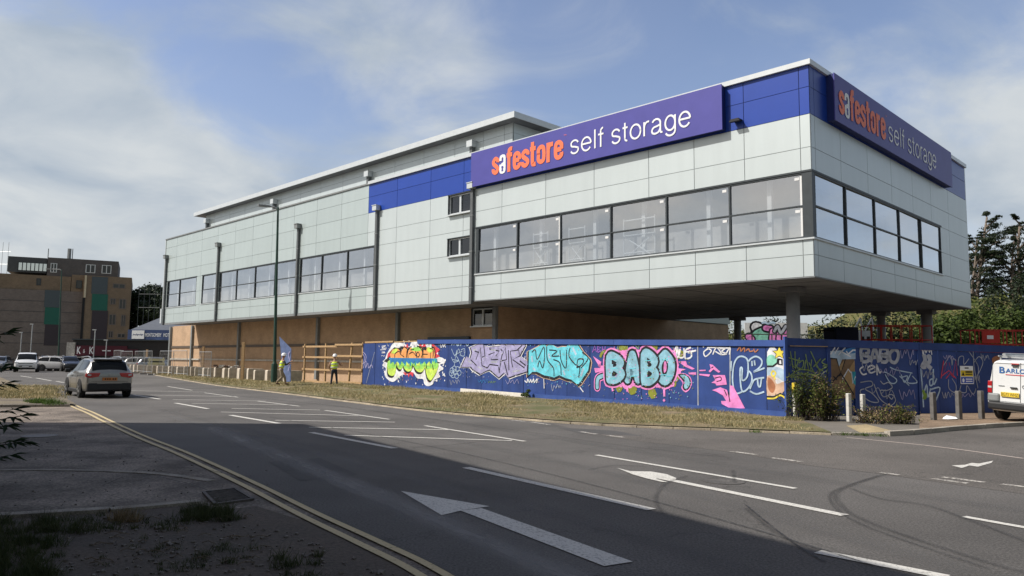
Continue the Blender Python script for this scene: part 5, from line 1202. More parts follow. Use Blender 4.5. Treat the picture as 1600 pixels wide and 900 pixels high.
p.fat([[(490, 570), (530, 590), (500, 640)]], [('black', 1.3), ('white', .9)]); p.fat([[(520, 680), (600, 650), (590, 720)]], [('black', 1.6), ('mint', 1.2)]); p.fat([[(610, 580), (670, 590)]], [('black', .9), ('pink', .5)])
for x in (700, 790, 860): p.fat([[(x, 620), (x-10, 720)], [(x, 640), (x+40, 710)]], [('black', .8), ('pink', .5)])
p.fat([[(400, 690), (430, 720)]], [('black', .9), ('pink', .6)]); p.fat([[(720, 620), (760, 560), (800, 640), (860, 560)]], [('black', .5), ('grey', .25)]); p.lines('paleblue', [[(560, 520), (600, 510), (640, 525), (690, 510), (730, 520)]], .2); p.end()
ra = thing('railing', 'pale yellow metal railing behind the undercroft', 'railing', (0, 0, 0))
m_ry = mat('pale painted rail', (.62, .60, .40), .6, .1, 4)
for z0 in (3.05, 3.75):
    b = MB(); a = Dp(1140, 520, 54); c = Dp(1276, 520, 54); b.tube([(a.x, a.y, z0), (c.x, c.y, z0)], .045, 6); b.build('rail', m_ry, ra)
for px in (1145, 1175, 1206, 1236, 1273):
    b = MB(); a = Dp(px, 520, 54); b.tube([(a.x, a.y, -.02), (a.x, a.y, 3.75)], .045, 6); b.build('post', m_ry, ra)
cb_ = thing('white_cabin', 'small white site cabin with open trusses glimpsed under the building', 'cabin', (*Dp(1345, 520, 52).xy, 0), 0)
b = MB(); b.box(-.6, .7, 0, 2, 0, 4.0); b.build('wall', m_pw, cb_)
for x in (-.4, 0, .4):
    b = MB(); b.box(x, x+.22, -.02, -.002, 2.6, 3.6); b.build('window', m_black, cb_)
for x in (-.5, .3, 1.1):
    b = MB(); b.beam((x, 0, 4.0), (x+.5, 0, 4.9), .07); b.beam((x+.5, 0, 4.9), (x+.6, 0, 4.0), .07); b.build('truss', m_white, cb_)
db = thing('blue_machine', 'dark navy boxy site machine under the raised building', 'machine', (*Dp(1324, 520, 46).xy, 0), .1)
b = MB(); b.box(-.75, .75, 0, 1.5, .4, 3.95); b.build('body', flat('navy machine paint', (.01, .018, .06)), db, bevel=.06)
b = MB(); b.box(-1.9, -.8, .1, 1.2, .4, 2.9); b.build('engine_box', m_black, db, bevel=.05)
b = MB(); b.tube([(-1.9, .1, 2.9), (-1.9, .1, 3.7), (-.8, .1, 3.7)], .05, 6); b.build('guard_rail', m_black, db)
for x in (-1.4, .3):
    b = MB(); b.tube([(x, -.1, .45), (x, .2, .45)], .45, 16); b.build('wheel', m_black, db)
m_red = mat('red platform paint', (.50, .035, .025), .5, .1, 3)
def platform(name, label, px, depth, w, h0, h1, rz, box=True):
    a = Dp(px, 520, depth); t = thing(name, label, 'access platform', (a.x, a.y, 0), rz, 'red access platforms')
    b = MB(); b.box(0, w, 0, 1.2, .35, .9); b.build('chassis', m_dark, t, bevel=.04)
    for x in (.35, w-.35):
        b = MB(); b.tube([(x, -.12, .32), (x, .1, .32)], .32, 16); b.build('wheel', m_black, t)
    b = MB()
    n = 3; hh = (h0-.9)/n
    for k in range(n):
        z = .9+k*hh
        for y in (.15, 1.05): b.beam((.2, y, z), (w-.2, y, z+hh), .07); b.beam((w-.2, y+.04, z), (.2, y+.04, z+hh), .07)
    b.build('scissor_arms', m_dark, t)
    b = MB(); b.box(-.05, w+.05, 0, 1.2, h0, h0+.14); b.build('deck', m_red, t)
    b = MB()
    for z in (h0+.55, h1):
        b.tube([(0, 0, z), (w, 0, z), (w, 1.2, z), (0, 1.2, z), (0, 0, z)], .03, 6)
    for i in range(7):
        x = w*i/6; b.tube([(x, 0, h0), (x, 0, h1)], .03, 6); b.tube([(x, 1.2, h0), (x, 1.2, h1)], .03, 6)
    b.build('guard_rail', m_red, t)
    if box:
        b = MB(); b.box(.35, 1.35, -.08, -.035, h1-.72, h1-.05); b.build('control_box', m_red, t)
        b = MB(); b.box(.62, .98, -.095, -.082, h1-.5, h1-.3); b.build('decal', m_wht, t)
    return t
platform('scissor_lift', 'red scissor lift in the shade between the rear columns', 1362, 40, 3.2, 2.45, 3.75, 0, False)
platform('scissor_lift', 'sunlit red scissor lift right of the building in front of the hedge', 1523, 41, 3.2, 2.3, 3.62, .05)

# ================================================================== LEFT BACKGROUND BUILDINGS
m_bkd = brick_mat('grey brown brick', (.175, .15, .138), (.225, .19, .172), (.19, .17, .155)); m_bkt = brick_mat('tan stock brick', (.25, .185, .125), (.20, .15, .10), (.23, .18, .13))
m_bkc = brick_mat('charcoal brick', (.10, .095, .095), (.125, .12, .118), (.12, .11, .11))
a = Dp(-60, 500, 112); c = Dp(207, 500, 122)
ang = math.atan2(c.y-a.y, c.x-a.x); bu = Vector((math.cos(ang), math.sin(ang), 0)); bn = Vector((-bu.y, bu.x, 0)); a0 = Vector((a.x, a.y, 0))
def Bpx(px, py, y=0): p = on_plane(px, py, a0+bn*y, bn)-a0; return p.dot(bu), p.z
ap = thing('apartment_building', 'brown brick flats with green glazed stair strips beyond the road junction', 'building', (a.x, a.y, 0), ang)
def bb(name, x0, x1, yt, yb, m, y0=0, y1=12, z0=None, par=ap, bv=0):
    u0, zt = Bpx(x0, yt, y0); u1, zt2 = Bpx(x1, yt, y0); zb = z0 if z0 is not None else Bpx(x0, yb, y0)[1]
    b = MB(); b.box(u0, u1, y0, y1, zb, zt); return b.build(name, m, par)
bb('grey_brick_block', -58, 131, 448, 0, m_bkd, 0, 14, 0)
bb('tan_parapet_band', -57, 112, 424, 460, m_bkt, .25, 14, None)
bb('tan_block', 131.2, 206.5, 430, 0, m_bkt, -1.2, 14, 0)
bb('tan_block_shoulder', 112.5, 131, 429, 462, m_bkt, .1, 13)
bb('charcoal_penthouse', 75, 186, 402, 430, m_bkc, 1.5, 12, Bpx(75, 431, 1.5)[1])
bb('penthouse', 13, 74, 400, 424, mat('penthouse cladding', (.07, .078, .085), .5, .1, 3), 2.2, 12)
def bwin(x0, x1, y0, y1, y, frames=2, m=m_glass_d, fm=m_dark):
    u0, zt = Bpx(x0, y0, y); u1, zb = Bpx(x1, y1, y); b = MB()
    for i in range(frames+1): xx = u0+(u1-u0)*i/frames; b.box(xx-.06, xx+.06, y-.08, y, zb, zt)
    b.box(u0, u1, y-.07, y-.01, zt-.1, zt); b.box(u0, u1, y-.07, y-.01, zb, zb+.1); w = b.build('window', fm, ap)
    g = MB(); g.box(u0, u1, y-.04, y-.02, zb, zt); g.build('pane', m, w)
m_bright = glass_mat('bright reflecting glass', (.4, .45, .48), .85); m_dg = flat('dim glass', (.03, .035, .04), .15, spec=.6)
bwin(29, 73, 409, 425, 2.2, 7, m_bright, m_dark); bwin(135, 148, 413, 427, 1.5, 2, m_dg, m_trim); bwin(160, 173, 414, 428, 1.5, 2, m_dg, m_trim)
bwin(58, 63, 435, 446, .25, 1, m_dg, m_dark); bwin(120, 127, 438, 451, .0, 1, m_dg, m_dark); bwin(80, 88, 411, 426, 1.5, 2, m_dg, m_trim)
for (x0, x1, y0, y1) in ((177, 195, 443, 451), (173, 180, 466, 476), (187, 196, 467, 483), (171, 180, 491, 508), (190, 195, 492, 510), (170, 176, 517, 528), (184, 195, 521, 528)): bwin(x0, x1, y0, y1, -1.2, 2, m_dg, m_bkd)
def strip(x0, x1, ys, y):
    for (ya, yb_), m in zip(zip(ys, ys[1:]), (flat('slate glass', (.075, .10, .115), .4), flat('green glass', (.012, .13, .095), .4), flat('maroon glass', (.045, .035, .045), .4))):
        bb('glazed_strip', x0, x1, ya, yb_-.3, m, y-.06, y-.005)
strip(70.5, 95, (453, 480, 507, 540), 0); strip(144, 169, (432, 459, 485, 532), -1.2)
for k in range(1, 6):
    bb('floor_band', -58, 131, 448+k*17.2, 448+k*17.2+1.1, m_bkc, -.03, -.002)
bb('pale_panel', 133, 136, 430, 465, mat('pale render', (.62, .55, .40), .8, .05, 3), -1.3, -1.21)  # narrow strip paler than the brick beside it
bb('reveal', 129, 133, 465, 535, m_black, -1.28, -1.21)
for px in (108, 113, 75):
    u, z0 = Bpx(px, 402, 4); b = MB(); b.tube([(u, 4, z0-.5), (u, 4, z0+1.4)], .07 if px != 108 else .3, 6); b.build('roof_vent', m_steel, ap)
sc_ = thing('scaffold', 'scaffolding rising at the far left edge over the brown flats', 'scaffold', (*Dp(-22, 500, 118).xy, 0), 0)
b = MB()
for k in range(4):
    b.tube([(k*.9, 0, 0), (k*.9, 0, 19.5)], .03, 5)
b.split('standard', m_galv, sc_)
b = MB()
for z in range(2, 20, 2):
    b.tube([(-1, 0, z), (3.1, 0, z)], .03, 5)
b.split('ledger', m_galv, sc_)
b = MB()
for z in (6, 10, 13): b.box(-1, 3, -.1, .9, z+.1, z+.16)
b.split('deck_board', m_timber, sc_)
# shop with red sign
a = Dp(113, 550, 90); c = Dp(272, 550, 92)
sh = thing('shop_building', 'low dark shop front with a red sign reading K & K', 'building', (a.x, a.y, 0), math.atan2(c.y-a.y, c.x-a.x)); L = (c-a).length
b = MB(); b.box(0, L, 0, 8, 0, 3.6); b.build('wall', flat('dark shop front', (.025, .023, .025)), sh)
b = MB(); b.box(-.05, L+.05, -.3, 8, 3.6, 3.75); b.build('roof_edge', m_dark, sh)
b = MB(); b.box(-.55, .35, -.35, .2, 0, 3.3); b.build('pale_pillar', m_conc, sh)
su = lambda px: (px-113)/(272-113)*L
b = MB(); b.box(su(119), su(198), -.2, -.02, 1.75, 2.95); b.build('sign_board', flat('dark red sign', (.085, .010, .022)), sh)
Tt = lambda u, v, o: (u, -.22-o, v)
b = MB(); put_text(b, 'K', Tt, su(121), su(127), 1.95, 2.8, bold=.02); put_text(b, '&', Tt, su(130.5), su(133.5), 2.05, 2.5); put_text(b, 'K', Tt, su(140), su(147), 1.95, 2.8, bold=.02)
for px in (160, 168, 188): b.box(su(px), su(px+5), -.225, -.21, 2.3, 2.42)
b.build('sign_lettering', m_wht, sh)
b = MB(); b.box(su(198.3), su(215), -.2, -.02, 1.9, 2.6); b.build('maroon_board', flat('maroon board', (.06, .010, .02)), sh)
# dealership
a = Dp(199, 530, 104); c = Dp(285, 530, 104)
dl = thing('dealership_building', 'grey roofed car dealership with a white and blue fascia', 'building', (a.x, a.y, 0), 0); L = (c-a).length
m_slate = mat('grey standing roof', (.10, .11, .125), .5, .1, 2)
b = MB(); b.box(.3, L, .8, 12, 0, 4.2); b.build('wall', flat('dark grey wall', (.04, .045, .055)), dl)  # wall in one even dark grey
b = MB(); b.quad((.2, .3, 5.4), (L, .3, 5.4), (L, 8, 8.6), (3.2, 8, 8.6)); b.quad((.2, .3, 5.4), (3.2, 8, 8.6), (3.2, 12, 5.4), (.2, 12, 5.4)); b.build('roof', m_slate, dl)
b = MB(); b.box(0, L, 0, .3, 4.0, 5.4); b.build('fascia', flat('navy fascia', (.04, .07, .17)), dl)
b = MB(); b.box(.6, 2.3, -.05, -.005, 4.15, 5.3); b.build('white_sign_panel', m_wht, dl)
Tt = lambda u, v, o: (u, -.06-o, v)
b = MB(); stroke2(b, [(.75+.1*i, 4.6+(.16 if i % 2 else 0)+.04*(i % 3)) for i in range(15)], Tt, .06); b.build('small_lettering', m_sign_side, dl)
Tt = lambda u, v, o: (u, -.02-o, v)
b = MB(); put_text(b, 'MONTGOMERY', Tt, 2.45, 4.65, 4.45, 4.95, bold=.01); put_text(b, 'MOTORS', Tt, 4.95, 6.4, 4.45, 4.95, bold=.01); b.build('lettering', m_wht, dl)
b = MB(); b.box(3.8, 4.7, -.6, 0, 3.7, 3.9); b.box(5.6, 6.4, -.6, 0, 3.7, 3.9); b.build('canopy', m_wht, dl)

# shadow-casting house standing left of the camera
hgt = 10.0; sh_h = Vector((SUN.x, SUN.y)).normalized()*hgt/math.tan(elev)
c0 = Vector((-5.25, 19.45))+sh_h; e1 = Vector((-1, -.05)).normalized(); e2 = Vector((.54, -.845)).normalized()
cp_ = [c0, c0+e1*14, c0+e1*14+e2*34, c0+e2*34]
hb = thing('terraced_house', 'tall brick terrace on the near side of the road whose shadow crosses the lay-by', 'building', (c0.x, c0.y, 0))
b = MB(); b.prism([(p.x-c0.x, p.y-c0.y) for p in cp_], Matrix.Identity(4), hgt); b.build('wall', m_bkt, hb)
nrm = Vector((-e2.y, e2.x))*-1
for k in range(6):
    for z in (1.0, 4.2, 7.3):
        q = e2*(2.5+k*5.2); nn = Vector((e2.y, -e2.x)) if Vector((e2.y, -e2.x)).x > 0 else Vector((-e2.y, e2.x))
        b = MB(); b.beam((q.x+nn.x*.02, q.y+nn.y*.02, z), (q.x+nn.x*.02, q.y+nn.y*.02, z+1.5), .06, 1.1, up=Vector((nn.x, nn.y, 0))); b.build('window', m_dg, hb)
# ================================================================== LAMP POSTS
m_lamp = mat('dark green lamp column', (.02, .06, .045), .5, .1, 4)
def lamp_post(name, label, x, y, H, r, head_dir, lean=(0, 0), arm=1.1, grp=None):
    t = thing(name, label, 'lamp post', (x, y, 0), 0, grp)
    b = MB(); b.tube([(0, 0, -.05), (0, 0, 1.3)], r*1.9, 12); b.build('base', m_lamp, t)
    top = Vector((lean[0], lean[1], H)); b = MB(); b.tube([(0, 0, 1.3), (0, 0, 1.45), tuple(top*.5+Vector((0, 0, .3))), tuple(top)], [r*1.4, r, r*.85, r*.6], 10); b.build('pole', m_lamp, t)
    d = Vector(head_dir).normalized(); e = top+d*arm
    b = MB(); b.tube([tuple(top-Vector((0, 0, .15))), tuple(top+d*.25), tuple(e)], r*.5, 8); b.build('arm', m_steel, t)
    side = d.cross(Vector((0, 0, 1))).normalized(); T = Matrix(((d.x, side.x, 0, e.x), (d.y, side.y, 0, e.y), (d.z, side.z, 1, e.z), (0, 0, 0, 1)))
    b = MB(); b.prism([(-.1, -.1), (.6, -.16), (.7, 0), (.6, .16), (-.1, .1)], T @ Matrix.Translation((0, 0, -.05)), .11); b.build('lantern', m_steel, t)
    return t
g = Dp(428, 594, 48.5)
dpt = g.y; tp = Dp(434.5, 324, dpt)
lamp_post('lamp_post', 'tall slender dark green lamp post rising in front of the storage building', g.x, g.y, tp.z, .105, (-1, -.15, .06), lean=(tp.x-g.x, 0), arm=.6, grp=None)
g = G(90, 577.5); tp = Dp(96.5, 421, g.y)
lamp_post('lamp_post', 'distant green lamp post in front of the brown brick flats', g.x, g.y, tp.z, .10, (-1, 0, .02), lean=(tp.x-g.x, 0), arm=1.3)
for px, yt, dep, lab in ((47, 507, 95, 'short grey pole in front of the brown flats, right of a thinner one'), (31, 520, 96, 'thin grey pole left of the taller grey pole, before the brown flats'), (146, 516, 86, 'grey pole with a small lamp head beside the K & K sign'), (165, 532, 86, 'short grey pole with a small head just before the red shop sign')):
    p0 = Dp(px, 560, dep); tz = Dp(px, yt, dep).z; b = MB(); b.tube([(0, 0, 0), (0, 0, tz), ], .05, 6); b.box(-.3, .1, -.07, .07, tz, tz+.1); o = tag(b.build('street_pole', m_galv), lab, 'pole'); o.location = (p0.x, p0.y, 0)

# ================================================================== VEHICLES
m_tyre = flat('tyre', (.018, .018, .019), .85); m_rim = mat('alloy rim', (.35, .36, .37), .35, .1, 5, metal=.7); m_rimd = mat('dark alloy rim', (.09, .09, .095), .4, .1, 5, metal=.5)
m_cglass = mat('tinted car glass', (.010, .012, .014), .16, .05, 2, spec=.15); m_tail = mat('red tail lamp', (.42, .01, .015), .2, .1, 4, spec=.7, coat=.6); m_lampc = mat('headlamp glass', (.55, .58, .6), .12, .1, 4, spec=.8, coat=.6)
m_plast = flat('black bumper plastic', (.022, .023, .025), .6); m_plate_y = flat('yellow number plate', (.75, .55, .06), .4); m_plate_r = flat('amber number plate', (.55, .20, .05), .4)
def carpaint(n, c, metal=.3): return mat('car paint '+n, c, .28, .03, 2, metal=metal, spec=.5, coat=.7)
class Body:
    """car shell lofted through cross sections; patches of it give the windows and lamps"""
    def __init__(s, st):
        s.st = st; s.n = len(st)
        rings = []
        for (x, zb, zk, zr, w, wr) in st:
            rings.append([Vector(q) for q in ((x, 0, zb), (x, w*.82, zb), (x, w*.965, zb+.10), (x, w, zb+(zk-zb)*.5), (x, w*.975, zk-.03), (x, w*.5+wr*.5-.012, (zk+zr)/2), (x, wr, zr-.045), (x, wr*.62, zr-.005), (x, 0, zr+.012))])
        s.r = rings; s.m = len(rings[0])
    @staticmethod
    def cr(a, b, c, d, t): return .5*((2*b)+(c-a)*t+(2*a-5*b+4*c-d)*t*t+(3*b-a-3*c+d)*t**3)
    def at(s, u, v):
        u = max(0, min(s.n-1.0001, u)); v = max(0, min(s.m-1.0001, v)); i = int(u); j = int(v); a = u-i; c = v-j
        col = []
        for k in (-1, 0, 1, 2):
            R = s.r[max(0, min(s.n-1, i+k))]; col.append(s.cr(R[max(0, j-1)], R[j], R[min(s.m-1, j+1)], R[min(s.m-1, j+2)], c))
        return s.cr(*col, a)
    def nrm(s, u, v):
        e = .02; du = s.at(min(u+e, s.n-1.001), v)-s.at(max(u-e, 0), v); dv = s.at(u, min(v+e, s.m-1.001))-s.at(u, max(v-e, 0)); n = dv.cross(du)
        n = n.normalized() if n.length > 1e-9 else Vector((0, 1, 0)); p = s.at(u, v); c = Vector((min(max(p.x, .9), s.st[-1][0]-.9), 0, .75)); return n if n.dot(p-c) > 0 else -n
    def shell(s, name, m, par, nu=5, nv=3):
        b = MB(); U = (s.n-1)*nu; V = (s.m-1)*nv
        for sg in (1, -1):
            base = len(b.v)
            for i in range(U+1):
                for j in range(V+1):
                    p = s.at(i/nu, j/nv); b.v.append((p.x, p.y*sg, p.z))
            for i in range(U):
                for j in range(V):
                    q = (base+i*(V+1)+j, base+(i+1)*(V+1)+j, base+(i+1)*(V+1)+j+1, base+i*(V+1)+j+1); b.f.append(q if sg > 0 else q[::-1]); b.m.append(0)
            for i in (0, U):
                ids = [base+i*(V+1)+j for j in range(V+1)]; b.f.append(tuple(ids)); b.m.append(0)
        return b.build(name, m, par, smooth=True, weld=True)
    def patch(s, name, m, par, poly, off=.006, mirror=True, n=7, only=None):
        """poly: 4 corners in (u, v) of the loft"""
        for sg in ((1, -1) if mirror else ((only or 1),)):
            b = MB()
            for lay in (off, -.01):
                for i in range(n+1):
                    for j in range(n+1):
                        a, c = i/n, j/n; u = (poly[0][0]*(1-a)+poly[1][0]*a)*(1-c)+(poly[3][0]*(1-a)+poly[2][0]*a)*c; v = (poly[0][1]*(1-a)+poly[1][1]*a)*(1-c)+(poly[3][1]*(1-a)+poly[2][1]*a)*c
                        p = s.at(u, v)+s.nrm(u, v)*lay; b.v.append((p.x, p.y*sg, p.z))
            for i in range(n):
                for j in range(n):
                    q = (i*(n+1)+j, (i+1)*(n+1)+j, (i+1)*(n+1)+j+1, i*(n+1)+j+1); b.f.append(q if sg > 0 else q[::-1]); b.m.append(0)
            o = b.build(name, m, par, smooth=True)
    def span(s, name, m, par, u0, u1, v0, off=.006, n=8, inset=0):
        """one pane across the roofline from side to side (windscreen, rear window)"""
        b = MB(); K = 2*n
        for i in range(n+1):
            u = u0+(u1-u0)*i/n
            for j in range(K+1):
                t = (j-n)/n; vv = s.m-1.0005-(s.m-1-v0)*abs(t)
                p = s.at(u, vv)+s.nrm(u, vv)*off; b.v.append((p.x, p.y*(1 if t >= 0 else -1), p.z))
        for i in range(n):
            for j in range(K): b.f.append((i*(K+1)+j, (i+1)*(K+1)+j, (i+1)*(K+1)+j+1, i*(K+1)+j+1)); b.m.append(0)
        return b.build(name, m, par, smooth=True)
def wheel(par, x, y, r, w=.22, rimm=None, sg=1):
    b = MB(); b.tube([(x, y-w/2, r), (x, y-w/2+.02, r), (x, y+w/2-.02, r), (x, y+w/2, r)], [r*.94, r, r, r*.94], 28); o = b.build('wheel', m_tyre, par)
    for p in o.data.polygons: p.use_smooth = len(p.vertices) == 4
    yo = y+sg*(w/2+.002); b = MB(); b.tube([(x, yo-.02, r), (x, yo, r)], r*.66, 24)
    ri = b.build('rim', m_plast, o)
    b = MB()
    for k in range(5):
        a = k*2*math.pi/5; b.beam((x, yo+sg*.008, r), (x+math.cos(a)*r*.63, yo+sg*.008, r+math.sin(a)*r*.63), .06, .02, up=Vector((0, 1, 0)))
    b.tube([(x, yo-.005, r), (x, yo+sg*.02, r)], r*.16, 12); b.build('spokes', rimm or m_rim, o)
def arch(par, x, y, r, sg):
    pts = [(x+r*math.cos(t), r*.9+r*math.sin(t)) for t in [math.pi*i/14 for i in range(15)]]
    pts = [(x-r, .22)]+pts[::-1]+[(x+r, .22)]
    T = Matrix(((1, 0, 0, 0), (0, 0, 1, y-.01 if sg > 0 else y-.02), (0, 1, 0, 0), (0, 0, 0, 1)))
    b = MB(); b.prism(pts, T, .03); b.build('wheel_arch', m_plast, par)
def rbox(par, name, m, x0, x1, y0, y1, z0, z1, bv=.02):
    b = MB(); b.box(x0, x1, y0, y1, z0, z1); return b.build(name, m, par, bevel=bv)
# --- hatchback / crossover, origin at rear bumper centre, +x forward
def crossover(label, paint, loc, rz, scale=1, detail=True, plate=None, grp=None):
    t = thing('parked_car' if not detail else 'car', label, 'car', (loc[0], loc[1], loc[2] if len(loc) > 2 else 0), rz, grp); t.scale = (scale,)*3
    st = [(0, .42, .96, .98, .74, .60), (.05, .34, 1.0, 1.10, .83, .60), (.30, .27, 1.06, 1.43, .885, .585), (.62, .24, 1.05, 1.55, .90, .60), (1.5, .22, 1.02, 1.595, .905, .62), (2.3, .22, .99, 1.56, .905, .61), (2.9, .22, .97, 1.30, .905, .63), (3.32, .23, .95, 1.04, .895, .68), (3.95, .26, .86, .93, .87, .68), (4.28, .30, .72, .80, .78, .60), (4.38, .38, .60, .66, .66, .5)]
    B = Body(st); B.shell('body', paint, t)
    B.patch('side_window', m_cglass, t, [(2.75, 4.25), (4.0, 4.25), (4.0, 5.85), (3.05, 5.85)]); B.patch('side_window', m_cglass, t, [(4.08, 4.25), (6.2, 4.25), (5.35, 5.85), (4.08, 5.85)])
    B.patch('quarter_window', m_cglass, t, [(2.2, 4.45), (2.68, 4.25), (2.98, 5.8), (2.5, 5.5)])
    B.span('rear_window', m_cglass, t, 1.12, 2.2, 5.75); B.span('windscreen', m_cglass, t, 5.35, 6.75, 5.9)
    if detail:
        for u in (2.62, 4.02, 5.75): B.patch('door_seam', m_black, t, [(u, 1.3), (u+.035, 1.3), (u+.035, 4.2), (u, 4.2)], off=.003, n=6)
        B.patch('sill_cladding', m_plast, t, [(3.3, .9), (6.6, .9), (6.6, 1.75), (3.3, 1.75)], off=.008)
        B.patch('shoulder_line', m_dark, t, [(2.3, 3.62), (6.4, 3.62), (6.4, 3.68), (2.3, 3.68)], off=.002)
        for sg in (1, -1):
            for x in (1.35, 2.35): rbox(t, 'door_handle', paint, x, x+.2, *sorted((sg*.90, sg*.935)), .86, .89, .008)
        b = MB(); b.box(-.01, .002, -.66, .66, .655, .663); b.box(.0, .012, -.56, .56, .855, .862); b.build('tailgate_seam', m_black, t)
    rbox(t, 'rear_bumper', m_plast, -.05, .32, -.80, .80, .30, .60, .05)
    b = MB(); b.box(-.035, .2, -.45, .45, .56, .61); b.build('rear_trim', paint, t)
    for sg in (1, -1):
        b = MB(); b.prism([(.34, 1.0), (.40, .86), (.72, .80), (.86, .86), (.84, .99), (.62, 1.0)], Matrix(((0, 0, 1, -.015), (sg, 0, 0, 0), (0, 1, 0, 0), (0, 0, 0, 1))), .16); b.build('tail_light', m_tail, t, bevel=.01)
        b = MB(); b.prism([(.66, .94), (.68, .89), (.80, .90), (.79, .96)], Matrix(((0, 0, 1, -.022), (sg, 0, 0, 0), (0, 1, 0, 0), (0, 0, 0, 1))), .02); b.build('reversing_lamp', m_lampc, t)
        rbox(t, 'headlight', m_lampc, 3.98, 4.26, sg*.50-.02 if sg > 0 else sg*.50-.24, sg*.50+.24 if sg > 0 else sg*.50+.02, .66, .80, .03)
        rbox(t, 'mirror', m_plast if detail else paint, 2.75, 2.92, sg*1.02-.1, sg*1.02+.1, .98, 1.14, .04)
        for x in (.86, 3.50): arch(t, x, sg*.905, .40, sg); wheel(t, x, sg*.83, .345, .22, m_rim, sg)
        b = MB(); b.tube([(.75, sg*.56, 1.60), (1.3, sg*.57, 1.655), (2.3, sg*.57, 1.63), (2.55, sg*.57, 1.57)], .022, 6); b.build('roof_rail', m_rim, t)
        rbox(t, 'sill', m_plast, 1.2, 3.15, sg*.89-.03, sg*.89+.03, .20, .34, .02)
    rbox(t, 'number_plate', plate or m_plate_y, -.045, -.02, -.27, .27, .70, .82, .005)
    b = MB()
    for k, x in enumerate((-.2, -.12, .0, .08, .16)): b.box(-.05, -.046, x-.022, x+.025, .73, .79)
    b.build('plate_characters', m_black, t)
    rbox(t, 'spoiler', paint, .28, .62, -.55, .55, 1.525, 1.57, .02); rbox(t, 'front_bumper', m_plast, 4.1, 4.42, -.62, .62, .30, .52, .04); rbox(t, 'grille', m_plast, 4.28, 4.40, -.36, .36, .60, .72, .02)
    b = MB(); b.tube([(.55, 0, 1.58), (.48, 0, 1.72)], .012, 5); b.build('aerial', m_black, t)
    b = MB(); b.tube([(-.0, 0, .93), (-.03, 0, .93)], .05, 12); b.build('badge', m_rim, t)
    return t
hd = math.atan2(.766, -.637)
crossover('silver crossover car driving away from the camera along the main road', carpaint('silver', (.33, .325, .315), .6), (-16.05, 30.35), hd, 1.0, plate=m_plate_r)
# --- tall white car coming the other way
def mpv(label, paint, loc, rz, sc):
    t = thing('car', label, 'car', (*loc, 0), rz); t.scale = (sc,)*3
    st = [(0, .42, .98, 1.2, .80, .66), (.1, .3, 1.05, 1.6, .88, .68), (.5, .26, 1.05, 1.76, .91, .70), (1.6, .24, 1.04, 1.80, .92, .71), (2.7, .24, 1.02, 1.76, .92, .70), (3.3, .24, 1.02, 1.42, .92, .70), (3.65, .25, 1.02, 1.12, .91, .74), (4.2, .27, .98, 1.05, .89, .72), (4.42, .32, .86, .92, .84, .64), (4.5, .40, .70, .76, .74, .5)]
    B = Body(st); B.shell('body', paint, t)
    for q in ([(1.6, 4.3), (2.9, 4.3), (2.9, 5.85), (1.8, 5.85)], [(3.0, 4.3), (5.1, 4.3), (4.4, 5.85), (3.0, 5.85)]): B.patch('side_window', m_cglass, t, q)
    B.span('windscreen', m_cglass, t, 4.3, 5.85, 5.85); B.span('rear_window', m_cglass, t, .8, 1.6, 5.9)
    rbox(t, 'front_bumper', m_plast, 4.2, 4.53, -.72, .72, .28, .44, .05); rbox(t, 'lower_grille', m_plast, 4.44, 4.54, -.52, .52, .52, .60, .02)
    rbox(t, 'grille', m_steel, 4.40, 4.50, -.58, .58, .76, .87, .02); rbox(t, 'number_plate', m_wht, 4.54, 4.56, -.26, .26, .46, .56, .004)
    for sg in (1, -1):
        y0, y1 = sorted((sg*.56, sg*.86)); rbox(t, 'headlight', m_lampc, 4.15, 4.44, y0, y1, .80, .93, .03)
        rbox(t, 'mirror', m_plast, 3.25, 3.42, sg*1.06-.1, sg*1.06+.1, 1.08, 1.27, .04)
        for x in (.85, 3.6): arch(t, x, sg*.92, .41, sg); wheel(t, x, sg*.85, .35, .22, m_rimd, sg)
        y0, y1 = sorted((sg*.72, sg*.86)); rbox(t, 'tail_light', m_tail, -.02, .1, y0, y1, .95, 1.35, .02)
    return t
g = G(47, 581.5)
mpv('tall white car driving towards the camera at the far left of the main road', carpaint('white', (.72, .73, .74), 0), (g.x-2.4, g.y+3.4), math.atan2(-.87, .50), 1.10)
# --- far parked cars
def small_car(): 
    t = thing('parked_car', 'x', 'car', (0, 0, 0))
    return t
far = [((78, 573), 'navy blue car waiting behind the oncoming white car', (.02, .035, .09), -1.1, 1.05), ((104, 571), 'black car parked just right of the distant lamp post', (.015, .015, .017), -.9, 1.05),
       ((124, 574), 'white hatchback parked beyond the silver car, left of its roof', (.62, .62, .61), 2.3, 1.0), ((8, 571), 'grey car parked at the far left edge behind dark leaves', (.16, .17, .18), -1.2, 1.0),
       ((164, 566), 'dark grey car parked behind the mesh fence in front of the maroon boards', (.06, .065, .07), .2, 1.0), ((196, 566), 'pale silver car parked behind the mesh fence, left of the tall post', (.34, .35, .36), .1, 1.0),
       ((60, 566), 'white car in the row of parked cars below the green glazed strip', (.6, .6, .6), .1, 1.0), ((218, 566), 'blue grey car parked behind the mesh fence, right of the tall post', (.12, .15, .2), .15, 1.0)]
for (px, lab, c, rz, sc) in far:
    dep = 88 if px[1] > 572 else 86 if px[1] > 569 else 84; p0 = Dp(px[0], 560, dep); crossover(lab, carpaint(lab.split()[0]+' '+str(px[0]), c, .1), (p0.x, p0.y), rz, sc, detail=False)
